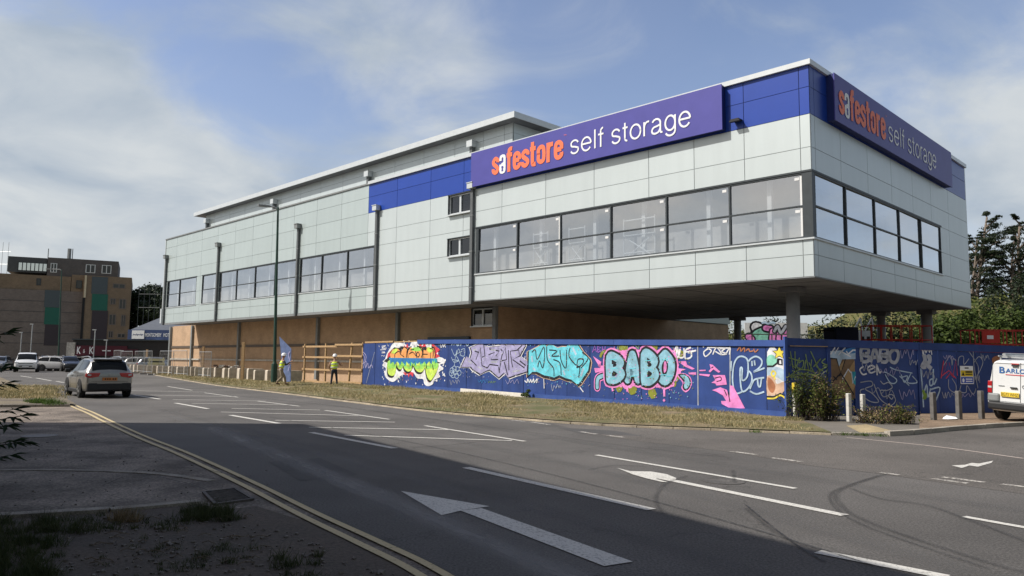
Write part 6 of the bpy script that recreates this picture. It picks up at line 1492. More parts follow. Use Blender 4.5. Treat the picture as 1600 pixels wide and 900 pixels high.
# --- white van, rear view, parked at the hoarding
van = thing('van', 'white panel van with red and blue lettering parked nose in at the right edge', 'van', (0, 0, 0))
fwd = Vector((.84, .54, 0)).normalized(); lft = Vector((-fwd.y, fwd.x, 0)); up = Vector((0, 0, 1))
rc = Vector((14.28, 21.35, .06))
Rm = Matrix(((fwd.x, lft.x, 0), (fwd.y, lft.y, 0), (0, 0, 1))) @ Matrix.Rotation(R_(3.2), 3, 'X')
van.matrix_world = Matrix.Translation(rc) @ Rm.to_4x4() @ Matrix.Scale(.915, 4)
m_van = mat('white van paint', (.74, .76, .77), .3, .03, 2, coat=.6)
st = [(0, .40, 1.02, 1.80, .88, .74), (.04, .34, 1.05, 1.88, .94, .76), (.5, .30, 1.05, 1.93, .96, .78), (2.0, .28, 1.05, 1.94, .96, .78), (3.2, .28, 1.04, 1.90, .96, .77), (3.9, .28, 1.04, 1.50, .95, .78), (4.3, .29, 1.02, 1.20, .94, .80), (4.75, .32, .92, 1.02, .90, .7), (4.9, .4, .75, .8, .8, .5)]
B = Body(st); B.shell('body', m_van, van); B.patch('side_window', m_cglass, van, [(3.4, 4.3), (5.2, 4.3), (4.6, 5.8), (3.4, 5.8)]); B.span('windscreen', m_cglass, van, 4.2, 5.7, 5.85)
for sg in (1, -1):
    for x in (.85, 3.95): arch(van, x, sg*.96, .42, sg); wheel(van, x, sg*.88, .345, .24, m_rimd, sg)
    y0, y1 = sorted((sg*.80, sg*.93)); tl = rbox(van, 'tail_light', m_tail, -.035, .1, y0, y1, .86, 1.24, .02); rbox(tl, 'lamp_band', m_lampc, -.04, .02, y0+.01, y1-.01, 1.02, 1.08, .005)
    rbox(van, 'mirror', m_plast, 3.75, 3.95, sg*1.10-.1, sg*1.10+.1, 1.1, 1.35, .04)
rbox(van, 'rear_bumper', m_plast, -.12, .35, -.90, .90, .36, .60, .06); rbox(van, 'bumper_corner', m_steel, -.06, .3, .58, .93, .60, .86, .05); rbox(van, 'bumper_corner', m_steel, -.06, .3, -.93, -.58, .60, .70, .05)
b = MB()
for z0, z1, y0, y1 in ((.62, 1.86, -.006, .006), (1.80, 1.808, -.78, .78), (.62, .628, -.8, .8), (.66, 1.80, -.80, -.792), (.66, 1.80, .792, .80)): b.box(-.008, .0, y0, y1, z0, z1)
b.build('door_seam', m_dark, van)
Tv = lambda u, v, o: (-.012-o, -u, v)
m_vb = flat('van lettering blue', (.03, .12, .34)); m_vr = flat('van lettering red', (.65, .04, .06))
b = MB(); put_text(b, 'B', Tv, -.60, -.44, 1.50, 1.70, bold=.02); put_text(b, 'ARLOWS', Tv, -.42, .46, 1.52, 1.66, bold=.02); b.build('lettering', m_vb, van)
b = MB(); b.box(-.014, -.008, -.62, .42, 1.455, 1.475); b.box(-.014, -.008, -.26, -.22, .98, 1.2) if 0 else None; b.box(-.014, -.008, -.36, -.22, 1.10, 1.13); b.box(-.014, -.008, -.305, -.275, 1.05, 1.18); b.build('red_stripe', m_vr, van)
b = MB(); put_text(b, 'BG73 WHZ', Tv, -.52, -.05, .80, .90, off=.035); b.build('plate_characters', m_black, van)
rbox(van, 'number_plate', m_plate_y, -.045, -.01, .03, .54, .78, .92, .004)
b = MB(); stroke2(b, [(.33, .95), (.30, 1.0), (.36, 1.05), (.46, 1.0), (.52, .93), (.44, .86), (.40, .92), (.36, .84)], Tv, .012, .004); stroke2(b, [(.48, .98), (.56, .9), (.5, .84)], Tv, .012, .004)
for k in range(9): b.box(-.014, -.009, -.14-k*.05, -.11-k*.05, .70, .735)
stroke2(b, [(.10+.045*math.cos(t), 1.12+.045*math.sin(t)) for t in [i*math.pi/5 for i in range(11)]], Tv, .02, .004); b.build('grey_artwork', m_steel, van)
rbox(van, 'door_handle', m_plast, -.05, -.01, .08, .28, 1.05, 1.09, .01); rbox(van, 'lock_trim', m_steel, -.02, -.008, .45, .62, 1.10, 1.12, .003); rbox(van, 'brake_light', m_tail, -.05, .0, .04, .26, 1.79, 1.82, .004); rbox(van, 'camera_pod', m_plast, -.06, .0, .06, .24, 1.735, 1.775, .01)
b = MB()
for x in (.35, 1.8, 3.0): b.beam((x, -.72, 2.0), (x, .72, 2.0), .05)
for y in (-.72, .72): b.beam((.2, y, 2.03), (3.2, y, 2.03), .04); b.beam((.35, y, 1.9), (.35, y, 2.0), .04); b.beam((3.0, y, 1.88), (3.0, y, 2.0), .04)
b.tube([(.05, .5, 2.08), (3.3, .5, 2.08)], .05, 8); b.build('roof_rack', m_galv, van)

# ================================================================== PEOPLE
m_skin = mat('skin', (.42, .25, .17), .6, .06, 8); m_vest = mat('yellow hi-vis vest', (.68, .88, .04), .6, .06, 6); m_band = mat('silver reflective band', (.6, .62, .6), .4, .05, 6); m_beige = mat('beige trousers', (.30, .24, .17), .85, .15, 8); m_navy = mat('dark navy trousers', (.02, .025, .04), .85, .15, 8); m_hat = mat('white safety helmet', (.78, .79, .8), .35, .03, 5); m_jumper = mat('dark sleeve', (.05, .055, .07), .85, .1, 8); m_boot = flat('brown boot', (.10, .06, .035), .8)
def skin(name, verts, edges, rad, m, par, lv=2, root=0):
    me = bpy.data.meshes.new(name); me.from_pydata([tuple(v) for v in verts], edges, []); o = bpy.data.objects.new(name, me); COL.objects.link(o); o.parent = par
    md = o.modifiers.new('skin', 'SKIN'); md.use_smooth_shade = True; o.modifiers.new('sub', 'SUBSURF').levels = lv; o.modifiers['sub'].render_levels = lv
    sv = me.skin_vertices[0].data if me.skin_vertices else None
    if sv is None:
        bm = bmesh.new(); bm.from_mesh(me); bm.verts.layers.skin.verify(); bm.to_mesh(me); bm.free(); sv = me.skin_vertices[0].data
    for i, r in enumerate(rad): sv[i].radius = (r, r*.8) if isinstance(r, float) else r; sv[i].use_root = (i == root)
    me.materials.append(m); return o
def person(label, loc, rz, legs, arms, trous, sleeve, boots=m_boot, lean=0.0, head_yaw=0):
    """faces +y locally; legs/arms: joint positions"""
    t = thing('person', label, 'person', loc, rz)
    hip = Vector((0, 0, .95)); ch = Vector((0, lean*.6, 1.30)); nk = Vector((0, lean, 1.49)); hd_ = Vector((0, lean+.03, 1.64))
    V = [hip, Vector((0, lean*.3, 1.12)), ch, nk, hd_, hd_+Vector((0, .0, .09))]; Rr = [(.15, .11), (.14, .10), (.17, .115), (.055, .055), (.082, .092), (.07, .078)]; E = [(0, 1), (1, 2), (2, 3), (3, 4), (4, 5)]
    for sg, (k, f) in zip((-1, 1), legs):
        h = Vector((sg*.09, 0, .90)); i = len(V); f = Vector(f); V += [h, Vector(k), f+Vector((0, -.02, .09)), f+Vector((0, .12, .03))]; Rr += [.085, .058, .042, .035]; E += [(0, i), (i, i+1), (i+1, i+2), (i+2, i+3)]
    hands = []
    for sg, (e, w) in zip((-1, 1), arms):
        s_ = Vector((sg*.19, lean*.85, 1.40)); e = Vector(e); w = Vector(w); d = (w-e).normalized(); i = len(V); V += [s_, e, w, w+d*.09]; Rr += [.06, .044, .03, (.04, .02)]; E += [(2, i), (i, i+1), (i+1, i+2), (i+2, i+3)]; hands.append((w+d*.09, d, sg))
    bd = skin('body', V, E, Rr, m_skin, t, 2)
    for (c, d, sg) in hands:
        x = d.cross(Vector((0, 0, 1)))
        x = x.normalized() if x.length > .1 else Vector((0, 1, 0)); z = x.cross(d)
        fv, fe, fr = [], [], []
        for k in range(4):
            b0 = c+x*(k-1.5)*.02; L = (.07, .082, .078, .06)[k]; i = len(fv); fv += [b0-d*.03, b0+d*L*.4, b0+d*L*.75-z*.012, b0+d*L-z*.03]; fr += [.010, .009, .008, .007]; fe += [(i, i+1), (i+1, i+2), (i+2, i+3)]
            skin('finger', fv[i:], [(0, 1), (1, 2), (2, 3)], fr[i:], m_skin, bd, 1)
        skin('thumb', [c-d*.05+x*.02*sg, c-d*.02+x*.05*sg, c+d*.02+x*.06*sg], [(0, 1), (1, 2)], [.012, .010, .008], m_skin, bd, 1)
    # trousers
    V2 = [Vector((0, 0, 1.0)), Vector((0, 0, .92))]; R2 = [(.165, .13), (.17, .135)]; E2 = [(0, 1)]
    for sg, (k, f) in zip((-1, 1), legs):
        i = len(V2); f = Vector(f); V2 += [Vector((sg*.09, 0, .84)), Vector(k), f+Vector((0, -.02, .12))]; R2 += [.105, .082, .068]; E2 += [(1, i), (i, i+1), (i+1, i+2)]
    skin('trousers', V2, E2, R2, trous, t, 2)
    for sg, (k, f) in zip((-1, 1), legs):
        f = Vector(f); skin('boot', [f+Vector((0, -.04, .12)), f+Vector((0, -.03, .05)), f+Vector((0, .08, .045)), f+Vector((0, .17, .04))], [(0, 1), (1, 2), (2, 3)], [.055, .055, .05, .04], boots, t, 1)
    for sg, (e, w) in zip((-1, 1), arms):
        s_ = Vector((sg*.19, lean*.85, 1.40)); e = Vector(e); w = Vector(w); skin('sleeve', [s_, e, e.lerp(w, .9)], [(0, 1), (1, 2)], [.078, .06, .045], sleeve, t, 2)
    ve = skin('hi_vis_vest', [Vector((0, 0, .93)), Vector((0, lean*.3, 1.12)), ch, Vector((0, lean*.9, 1.42))], [(0, 1), (1, 2), (2, 3)], [(.185, .15), (.18, .14), (.205, .15), (.16, .105)], m_vest, t, 2)
    b = MB()
    for z, l in ((1.06, .15), (1.24, .5)):
        ring = [(.21*math.cos(a)*(1 if l < .3 else 1.04), lean*l+.155*math.sin(a), z) for a in [i*math.pi/8 for i in range(17)]]
        for p0, p1 in zip(ring, ring[1:]): b.quad(p0, p1, (p1[0], p1[1], z+.055), (p0[0], p0[1], z+.055))
    b.split('reflective_band', m_band, ve)
    # face and helmet
    b = MB(); b.ico(hd_+Vector((0, .085, .0)), .02, (.7, 1, 1.2)); b.build('nose', m_skin, bd)
    for sg in (-1, 1):
        b = MB(); b.ico(hd_+Vector((sg*.032, .078, .03)), .012); b.build('eye', m_black, bd)
        b = MB(); b.ico(hd_+Vector((sg*.085, -.0, .01)), .025, (.4, .8, 1.2)); b.build('ear', m_skin, bd)
    b = MB(); b.box(-.025, .025, .082, .09, hd_.z-.052, hd_.z-.044); b.build('mouth', flat('lips', (.3, .12, .1)), bd)
    b = MB(); n = 14
    prof = [(.155, .045), (.125, .05), (.12, .10), (.10, .15), (.06, .185), (.0, .195)]
    base = 0
    for r, z in prof:
        for k in range(n): a = 2*math.pi*k/n; b.v.append((hd_.x+r*math.cos(a), hd_.y+.01+r*math.sin(a)*1.15, hd_.z+z))
    for i in range(len(prof)-1):
        for k in range(n): b.f.append((i*n+k, i*n+(k+1) % n, (i+1)*n+(k+1) % n, (i+1)*n+k)); b.m.append(0)
    b.build('helmet', m_hat, t, smooth=True)
    return t
g1_ = Dp(439, 590, 42.0); z1 = .12
w1 = person('worker in a yellow vest and beige trousers carrying a blue board by the lamp post', (g1_.x, 42.0, .14), R_(-62), [((-.10, .20, .52), (-.10, .30, .06)), ((.09, .05, .50), (.09, -.22, .08))], [((-.30, .22, 1.15), (-.16, .46, 1.22)), ((.30, .18, 1.18), (.24, .46, 1.35))], m_beige, m_jumper, lean=.08)
g2_ = Dp(522, 590, 42.2)
w2 = person('worker in a yellow vest and dark trousers standing at the timber frame, back turned', (g2_.x, 42.2, .12), R_(8), [((-.13, .06, .50), (-.16, .0, 0)), ((.13, .06, .50), (.17, .02, 0))], [((-.30, .05, 1.14), (-.26, .26, .98)), ((.31, .22, 1.20), (.34, .50, 1.18))], m_navy, m_skin, lean=.05)
# plywood board carried by the first worker (rests on the ground edge, tilted)
b = MB()
P = [Dp(437, 525, 42.2), Dp(455, 545, 41.9), Dp(452, 596, 42.0), Dp(446, 597, 42.5), Dp(445, 552, 42.9)]
P = [Dp(x, y, d) for x, y, d in ((436.5, 526, 43.3), (455, 545, 42.5), (454, 596, 42.4), (446, 597, 42.8), (440, 565, 43.2))]
c = sum((Vector(p) for p in P), Vector())/5; nn = (P[1]-P[0]).cross(P[2]-P[0]).normalized()*.018
n = 5; b.v = [tuple(Vector(p)-c) for p in P]+[tuple(Vector(p)-c+nn) for p in P]; b.f = [tuple(range(5)), tuple(range(9, 4, -1))]+[(i, (i+1) % 5, 5+(i+1) % 5, 5+i) for i in range(5)]; b.m = [0]*7
bo = thing('plywood_board', 'tall blue painted sheet with pale scribble carried upright by a worker', 'board', tuple(c))
b.build('sheet', mat('greyish blue painted ply', (.10, .14, .27), .6, .25, 3), bo)
b = MB(); uu = (P[2]-P[1]).normalized(); vv = (P[0]-P[1]).normalized(); Tb = lambda u, v, o: tuple((P[1]-c)+uu*u+vv*v-nn.normalized()*(o if (nn.y > 0) else -o)-Vector((0, .02, 0)))
for q in ([(.2, .1), (.5, .35), (.3, .2), (.7, .3)], [(.8, .1), (1.1, .4), (1.0, .15), (1.4, .3)], [(.5, .1), (.9, .2)]): stroke2(b, q, Tb, .05, .01)
b.build('graffiti', gm['lilac'], bo)

# ================================================================== VEGETATION
def leafmat(name, c1, c2, trans=.25, scale=1.2):
    m = bpy.data.materials.new(name); m.use_nodes = True; nt = m.node_tree; b = nt.nodes['Principled BSDF']; N = nt.nodes.new; L = nt.links.new
    g = N('ShaderNodeNewGeometry'); tc = N('ShaderNodeTexCoord'); nz = N('ShaderNodeTexNoise'); nz.inputs['Scale'].default_value = scale; nz.inputs['Detail'].default_value = 4; L(tc.outputs['Object'], nz.inputs['Vector'])
    ad = N('ShaderNodeMath'); ad.operation = 'MULTIPLY_ADD'; L(g.outputs['Random Per Island'], ad.inputs[0]); ad.inputs[1].default_value = .55; L(nz.outputs[0], ad.inputs[2])
    mr = N('ShaderNodeMapRange'); L(ad.outputs[0], mr.inputs[0]); mr.inputs[1].default_value = .4; mr.inputs[2].default_value = 1.1
    mx = N('ShaderNodeMix'); mx.data_type = 'RGBA'; L(mr.outputs[0], mx.inputs[0]); mx.inputs[6].default_value = (*c1, 1); mx.inputs[7].default_value = (*c2, 1); L(mx.outputs[2], b.inputs['Base Color'])
    b.inputs['Roughness'].default_value = .6; b.inputs['Specular IOR Level'].default_value = .25
    tl = N('ShaderNodeBsdfTranslucent'); L(mx.outputs[2], tl.inputs[0]); ms = N('ShaderNodeMixShader'); ms.inputs[0].default_value = trans; L(b.outputs[0], ms.inputs[1]); L(tl.outputs[0], ms.inputs[2]); L(ms.outputs[0], nt.nodes['Material Output'].inputs[0])
    return m
m_lf_dark = leafmat('dark conifer foliage', (.010, .018, .010), (.035, .052, .022)); m_lf_mid = leafmat('mid green foliage', (.025, .045, .010), (.10, .14, .03)); m_lf_yel = leafmat('yellow green hedge', (.045, .065, .012), (.15, .17, .04)); m_lf_deep = leafmat('deep green leaves', (.008, .016, .008), (.03, .05, .018), .15)
m_lf_dry = leafmat('dry tawny leaves', (.16, .12, .06), (.34, .25, .14)); m_bark = mat('grey bark', (.16, .13, .105), .9, .25, 6); m_barkd = mat('dark bark', (.05, .04, .032), .9, .25, 6)
rnd = random.Random(5)
def leafquad(b, c, s, nrm=None, asp=.55, mi=0):
    d = Vector((rnd.gauss(0, 1), rnd.gauss(0, 1), rnd.gauss(0, 1))).normalized()
    n = Vector((rnd.gauss(0, .6), rnd.gauss(0, .6), rnd.gauss(0, .6)))+(nrm or Vector((0, 0, .6))); n.normalize(); d = (d-n*d.dot(n))
    if d.length < .05: return
    d.normalize(); e = n.cross(d)*asp
    b.quad(c-d*s, c-e*s*.9+d*s*.1, c+d*s, c+e*s*.9+d*s*.1, mi)
def clump(b, c, r, n, s, flat_=1.0, shell=.5, mi=0, asp=.55):
    for _ in range(n):
        v = Vector((rnd.gauss(0, 1), rnd.gauss(0, 1), rnd.gauss(0, 1))).normalized(); q = (shell+(1-shell)*rnd.random())**.8
        p = c+Vector((v.x*r[0], v.y*r[1], v.z*r[2]*flat_))*q; p += Vector((rnd.gauss(0, .07), rnd.gauss(0, .07), rnd.gauss(0, .05)))*r[0]
        leafquad(b, p, s*rnd.uniform(.6, 1.3), v+Vector((0, 0, .3)), asp, mi)
def windswept(name, label, x, y, H, wd, spread, dirx, seed, lowest=.3, grp='wind bent conifers on the skyline', dens=1.0, z0=0):
    rnd.seed(seed); t = thing(name, label, 'tree', (x, y, z0), 0, grp)
    trk = MB(); cr_ = MB()
    stems = [(0, 0)]+[(rnd.uniform(-1, 1)*wd*.12, rnd.uniform(-.5, .5)) for _ in range(2)]
    tips = []
    for k, (sx, sy) in enumerate(stems):
        h = H*(.95-.12*k); pts = [Vector((sx*.3, sy*.3, 0))]
        for i in range(1, 7): f = i/6; pts.append(Vector((sx*(1+f)+dirx*f*f*wd*.28+rnd.uniform(-.12, .12), sy+rnd.uniform(-.2, .2), h*f)))
        trk.tube(pts, [.30*(1-.12*i)*(.8 if k else 1) for i in range(7)], 7)
        for j in range(int(13*dens)):
            f = lowest+(1-lowest)*(j+rnd.random())/(13*dens); i = min(5, int(f*6)); base = pts[i].lerp(pts[i+1], f*6-i) if i < 6 else pts[6]
            a = rnd.uniform(0, 6.28); L = spread*(1.05-.6*abs(f-.72)-.25*rnd.random())*(.5 if f > .93 else 1)
            dv = Vector((math.cos(a)+dirx*.7, math.sin(a)*.8, .30+.25*rnd.random())).normalized(); mid = base+dv*L*.5+Vector((0, 0, .1*L)); e = base+dv*L+Vector((0, 0, .12*L))
            trk.tube([base, mid, e], [.10, .06, .02], 5, cap=False)
            for q in range(3):
                cpt = base.lerp(e, .45+.28*q)+Vector((0, 0, .25)); rr = L*.27*(1-.12*q)
                clump(cr_, cpt, (rr*1.5, rr*1.1, rr*.30), int(110*dens), .13, 1, .2, asp=.4)
    trk.build('trunk', m_bark, t, smooth=True); cr_.build('crown', m_lf_dark, t)
def weedy(name, label, x, y, z, R, H, n, s, mats, seed, cat='bush', leaves=14):
    """scruffy plant: many arching stems, leaves along each, ragged outline"""
    rnd.seed(seed); t = thing(name, label, cat, (x, y, z)); st = MB(); lf = MB()
    for k in range(n):
        a = rnd.uniform(0, 6.28); r0 = R*rnd.random()*.7; b0 = Vector((math.cos(a)*r0, math.sin(a)*r0*.6, 0)); h = H*rnd.uniform(.35, 1.08)*(1-.35*r0/R); sp = Vector((rnd.gauss(0, .35), rnd.gauss(0, .25), 0))*R*.8
        pts = [b0, b0+sp*.3+Vector((0, 0, h*.5)), b0+sp*.75+Vector((0, 0, h*.85)), b0+sp*1.15+Vector((0, 0, h))]; st.tube(pts, [.008, .006, .004, .002], 4, cap=False)
        for q in range(leaves):
            f = .15+.85*q/leaves; i = min(2, int(f*3)); c = pts[i].lerp(pts[i+1], f*3-i)+Vector((rnd.gauss(0, .04), rnd.gauss(0, .04), rnd.gauss(0, .03))); leafquad(lf, c, s*rnd.uniform(.5, 1.35), None, .5, 0 if rnd.random() < .72 else 1)
    st.build('stems', m_barkd, t); lf.build('foliage', mats, t); return t
def bush(name, label, x, y, z, rx, ry, rz, n, s, m, seed, cat='bush', grp=None, stem=True):
    rnd.seed(seed); t = thing(name, label, cat, (x, y, z), 0, grp); b = MB(); nl = max(5, int(rx*3))
    st = MB()
    for k in range(nl):
        c = Vector((rnd.uniform(-.75, .75)*rx, rnd.uniform(-.6, .6)*ry, rz*rnd.uniform(.35, .95))); r = rnd.uniform(.28, .5)
        if stem: st.tube([(c.x*.3, c.y*.3, -.1), (c.x*.8, c.y*.8, c.z*.6), tuple(c)], [.05*rz/2, .03*rz/2, .01], 5)
        clump(b, c, (rx*r, ry*r, rz*r*.8), n//nl, s, 1, .45)
    b.build('foliage', m, t)
    if stem: st.build('stems', m_barkd, t)
    return t
# bank behind the site, covered by ivy and shrubs
bk_ = MB(); NX, NY = 60, 12
def bankz(u, v): return v*5.6*(1 if u > 32 else .8)+.5*noise.noise(Vector((u*.25, v*3, 1)))+(.3 if v > .9 else 0)
for j in range(NY+1):
    for i in range(NX+1):
        f = i/NX; x = -4+f*84; v = j/NY; q7 = max(0, min(1, (x-24)/9)); y0 = 80*(1-q7)+q7*max(44, 61.8-(x-22)*.42)
        bk_.v.append((x, y0+v*(9+6*f), bankz(x, v)*(.75+.5*min(1, f*2))))
for j in range(NY):
    for i in range(NX): a = j*(NX+1)+i; bk_.f.append((a, a+1, a+NX+2, a+NX+1)); bk_.m.append(0)
bv_ = list(bk_.v)
struct(bk_.build('hillside', mat('bank turf', (.07, .085, .03), .95, .3, 1.5, col2=(.16, .14, .06), bump=.5), smooth=True))
ivy = MB(); rnd.seed(21)
for _ in range(30000):
    i = rnd.randrange(NX); j = min(NY-1, int(rnd.random()**1.3*NY)); a = Vector(bv_[j*(NX+1)+i]); b2 = Vector(bv_[j*(NX+1)+i+1]); c2 = Vector(bv_[(j+1)*(NX+1)+i]); s_, t_ = rnd.random(), rnd.random(); p0 = a+(b2-a)*s_+(c2-a)*t_
    hgt_ = .5*max(0, noise.noise(Vector((p0.x*.5, p0.y*.5, 3)))+.4); leafquad(ivy, p0+Vector((0, -.1, .1+hgt_*rnd.random())), rnd.uniform(.10, .2), Vector((0, -.7, .7)))
struct(ivy.build('ivy', m_lf_yel), 'stuff', 'yellow green ivy and brambles covering the bank behind the site', 'ivy')
rnd.seed(2)
bl = [(1468, 52, 2.8, 4.7, .0, m_lf_mid, 'round green bush tucked under the raised corner of the building'), (1500, 55, 2.8, 5.0, 0, m_lf_mid, 'leafy green bush at the foot of the tall dark conifer'), (1536, 57, 3.0, 5.9, 0, m_lf_mid, 'light green bush between the two tall conifers'), (1578, 62, 3.2, 8.4, 0, m_lf_dark, 'big dark bushy tree below the conifers at the right edge'),
      (1612, 54, 3.2, 5.6, 0, m_lf_mid, 'green bush at the right edge of the picture above the red lift'), (1420, 58, 3.2, 5.6, 0, m_lf_dark, 'bush seen behind the rear columns'), (1180, 79, 3.0, 5.4, 0, m_lf_yel, 'yellowing bush above the pale railing left of the graffiti wall'), (1150, 79, 3.5, 5.2, 0, m_lf_mid, 'green bush at the far end of the undercroft wall'), (1300, 72, 3.6, 5.6, 0, m_lf_dark, 'bush behind the front column, left of the navy machine'), (1350, 64, 3.6, 5.6, 0, m_lf_dark, 'bush behind the white cabin'), (1245, 79, 3.6, 6.4, 0, m_lf_dark, 'bush above the graffiti wall'), (1690, 52, 4, 6.6, 0, m_lf_mid, 'bush beyond the parked van')]
for k, (px, dep, r, h, z0, m, lab) in enumerate(bl):
    p0 = Dp(px, 520, dep); bush('bush', lab, p0.x, p0.y, 0, r, r*.8, h*.92, 6000 if k < 5 else 3000, .15, m, 40+k)
p0 = Dp(1521, 520, 70); windswept('conifer', 'tall dark wind bent conifer just right of the building', p0.x, 70, 16.4, 6, 2.9, 1.0, 3, .40)
p0 = Dp(1594, 520, 68); windswept('conifer', 'tall pale stemmed conifer cut by the right edge of the picture', p0.x, 68, 15.6, 4, 2.6, .5, 8, .50)
p0 = Dp(1665, 520, 66); windswept('conifer', 'conifer standing beyond the right edge conifer', p0.x, 66, 14, 4, 2.7, .5, 9, .35)
# dark trees behind the dealership
def broad(name, label, x, y, H, R, n, m, seed, s=.28, grp=None):
    rnd.seed(seed); t = thing(name, label, 'tree', (x, y, 0), 0, grp); tr = MB(); tr.tube([(0, 0, 0), (.2, 0, H*.35), (0, .2, H*.7)], [.35, .25, .1], 8); b = MB()
    for k in range(16):
        a = rnd.uniform(0, 6.28); f = rnd.uniform(.35, .95); rr = R*(1.1-abs(f-.6)) * rnd.uniform(.3, .8); c = Vector((math.cos(a)*rr, math.sin(a)*rr, H*f)); tr.tube([(0, 0, H*.35*f+H*.15), tuple(c)], [.12, .03], 5); clump(b, c, (R*.42, R*.42, R*.34), n//16, s, 1, .5)
    tr.build('trunk', m_barkd, t); b.build('crown', m, t)
for k, (px, dep, H, R, lab) in enumerate(((222, 128, 13.6, 4.2, 'dark broad tree just right of the brown flats'), (248, 124, 12.4, 4.2, 'dark broad tree touching the left end of the storage building'), (275, 132, 13, 4.4, 'dark tree hidden partly behind the storage building'), (208, 134, 12.6, 3.6, 'dark tree squeezed against the brown flats'))):
    p0 = Dp(px, 520, dep); broad('broadleaf_tree', lab, p0.x, dep, H, R, 6500, m_lf_deep, 60+k)
p0 = Dp(216, 480, 112); b = MB()
for k in range(5): b.tube([(k*.8, 0, 0), (k*.8, 0, 12.2+.5*math.sin(k*2))], .03, 5)
for z in (3, 6, 9, 11): b.tube([(0, 0, z), (3.2, 0, z)], .04, 5)
tsc = thing('scaffold', 'thin scaffolding in front of the dark trees beside the flats', 'scaffold', (p0.x, p0.y, 0)); b.build('tubes', m_dark, tsc)
for k, (x, y) in enumerate(((33, 4), (39, -4), (45, 5), (36, -13), (48, -6), (52, 14))): broad('broadleaf_tree', ('broad tree standing across the side road, out of the picture', 'tree beyond the side road nearest the camera', 'tree in the second row beyond the side road', 'tree behind the camera across the road', 'tall tree in the second row behind the camera', 'tree farthest along the side road')[k], x, y, 12.5+k % 3, 5.5, 3500, m_lf_mid, 90+k, .4)
for k, (x, y) in enumerate(((40, 33), (46, 41), (43, 26))): broad('broadleaf_tree', ('tree on the bank beyond the van, out of the picture', 'tree behind another on the bank beyond the van', 'tree nearest the van on the bank')[k], x, y, 9.5+k % 2, 3.4, 3500, m_lf_dark, 190+k, .34)
for k, (x, y) in enumerate(((-27, 25.5), (-31, 31), (-36, 38), (-42, 46), (-49, 56))): bush('added_hedge_bush', ('added unseen hedge bush nearest the lay-by, left of the picture', 'second added unseen hedge bush from the lay-by', 'middle bush of the added unseen hedge', 'fourth added unseen hedge bush from the lay-by', 'added unseen hedge bush farthest from the lay-by')[k], x, y, 0, 3.4, 3.4, 3.6, 2600, .2, m_lf_dark, 210+k)  # unseen hedge added for dark reflections in the silver car's side windows
# bushes at the hoarding corner
p0 = G(1262, 655, .1)
weedy('bush', 'green bush with a yellow topped bollard standing in it, at the hoarding corner', p0.x+.05, p0.y+.35, .04, .75, 1.65, 105, .042, [m_lf_mid, m_lf_yel], 71, leaves=20)
p0 = G(1300, 657, .1)
weedy('bush', 'yellowing bush in front of the brown graffiti panel', p0.x+.0, p0.y+.5, .04, .62, 1.35, 120, .04, [m_lf_yel, m_lf_dry], 72, leaves=24)
p0 = G(1395, 660, .1)
weedy('bush', 'low dry tawny bush spreading under the silver BABO tag', p0.x-.1, p0.y+.4, .04, 1.1, .5, 120, .034, [m_lf_dry, m_lf_yel], 73, leaves=14)
p0 = G(1425, 662, .1)
weedy('bush', 'small olive weed right of the tawny bush', p0.x, p0.y+.5, .04, .5, .6, 60, .035, [m_lf_yel, m_lf_dry], 74, leaves=12)
p0 = Hpx(*cB(705, 615)); q_ = hA3+hU3*p0[0]-hN3*.3; bush('weed', 'small dark green weed at the right end of the white board', q_.x, q_.y, zfence(p0[0]), .28, .2, .3, 700, .035, m_lf_mid, 75, cat='weed')
# shrub branches reaching in at the left edge
rnd.seed(31); sh_ = thing('shrub', 'leafy shrub reaching in from the left edge close to the camera', 'shrub', (-3.25, 3.75, 0)); st = MB(); lf = MB()
def leaflet(b, p, d, L, w):
    d = d.normalized(); s_ = d.cross(Vector((rnd.uniform(-.3, .3), rnd.uniform(-.3, .3), 1))).normalized(); m_ = p+d*L*.5+Vector((0, 0, .004)); b.quad(p, m_-s_*w, p+d*L+Vector((0, 0, -.01)), m_+s_*w)
tips_all = [((32, 650), 3.9, .95), ((42, 662), 4.0, .9), ((20, 640), 3.8, .9), ((34, 690), 3.9, .8), ((46, 692), 3.95, .8), ((14, 712), 3.8, .7), ((10, 665), 3.7, .8), ((16, 690), 3.8, .8), ((6, 545), 3.9, .7), ((8, 520), 3.9, .7), ((3, 575), 3.8, .8), ((5, 600), 3.8, .8)]
for (px, py), dep, _ in [t_ for i_, t_ in enumerate(tips_all) if i_ not in (1, 4, 8)]:
    e = Dp(px, py, dep)-Vector((-3.25, 3.75, 0)); s0 = Vector((-.25+rnd.uniform(-.1, .1), rnd.uniform(-.1, .1), e.z*.75)); mid = s0.lerp(e, .5)+Vector((0, 0, .06)); st.tube([(-.3, 0, 0), tuple(s0), tuple(mid), tuple(e)], [.012, .007, .004, .002], 5)
    for k in range(15):
        f = k/14; p0 = mid.lerp(e, f); d = (e-mid).normalized()
        for sg in (-1, 1): leaflet(lf, p0, d*.5+d.cross(Vector((0, 0, 1)))*sg*.8+Vector((0, 0, rnd.uniform(-.5, .2))), rnd.uniform(.05, .085), .0105)
    [leaflet(lf, e, (e-mid)+Vector((0, rnd.uniform(-.2, .2), rnd.uniform(-.25, .1))), .09, .012) for _ in range(3)]
st.build('stems', m_barkd, sh_); lf.build('leaves', leafmat('dark shrub leaves', (.02, .04, .018), (.05, .085, .035), .3), sh_)
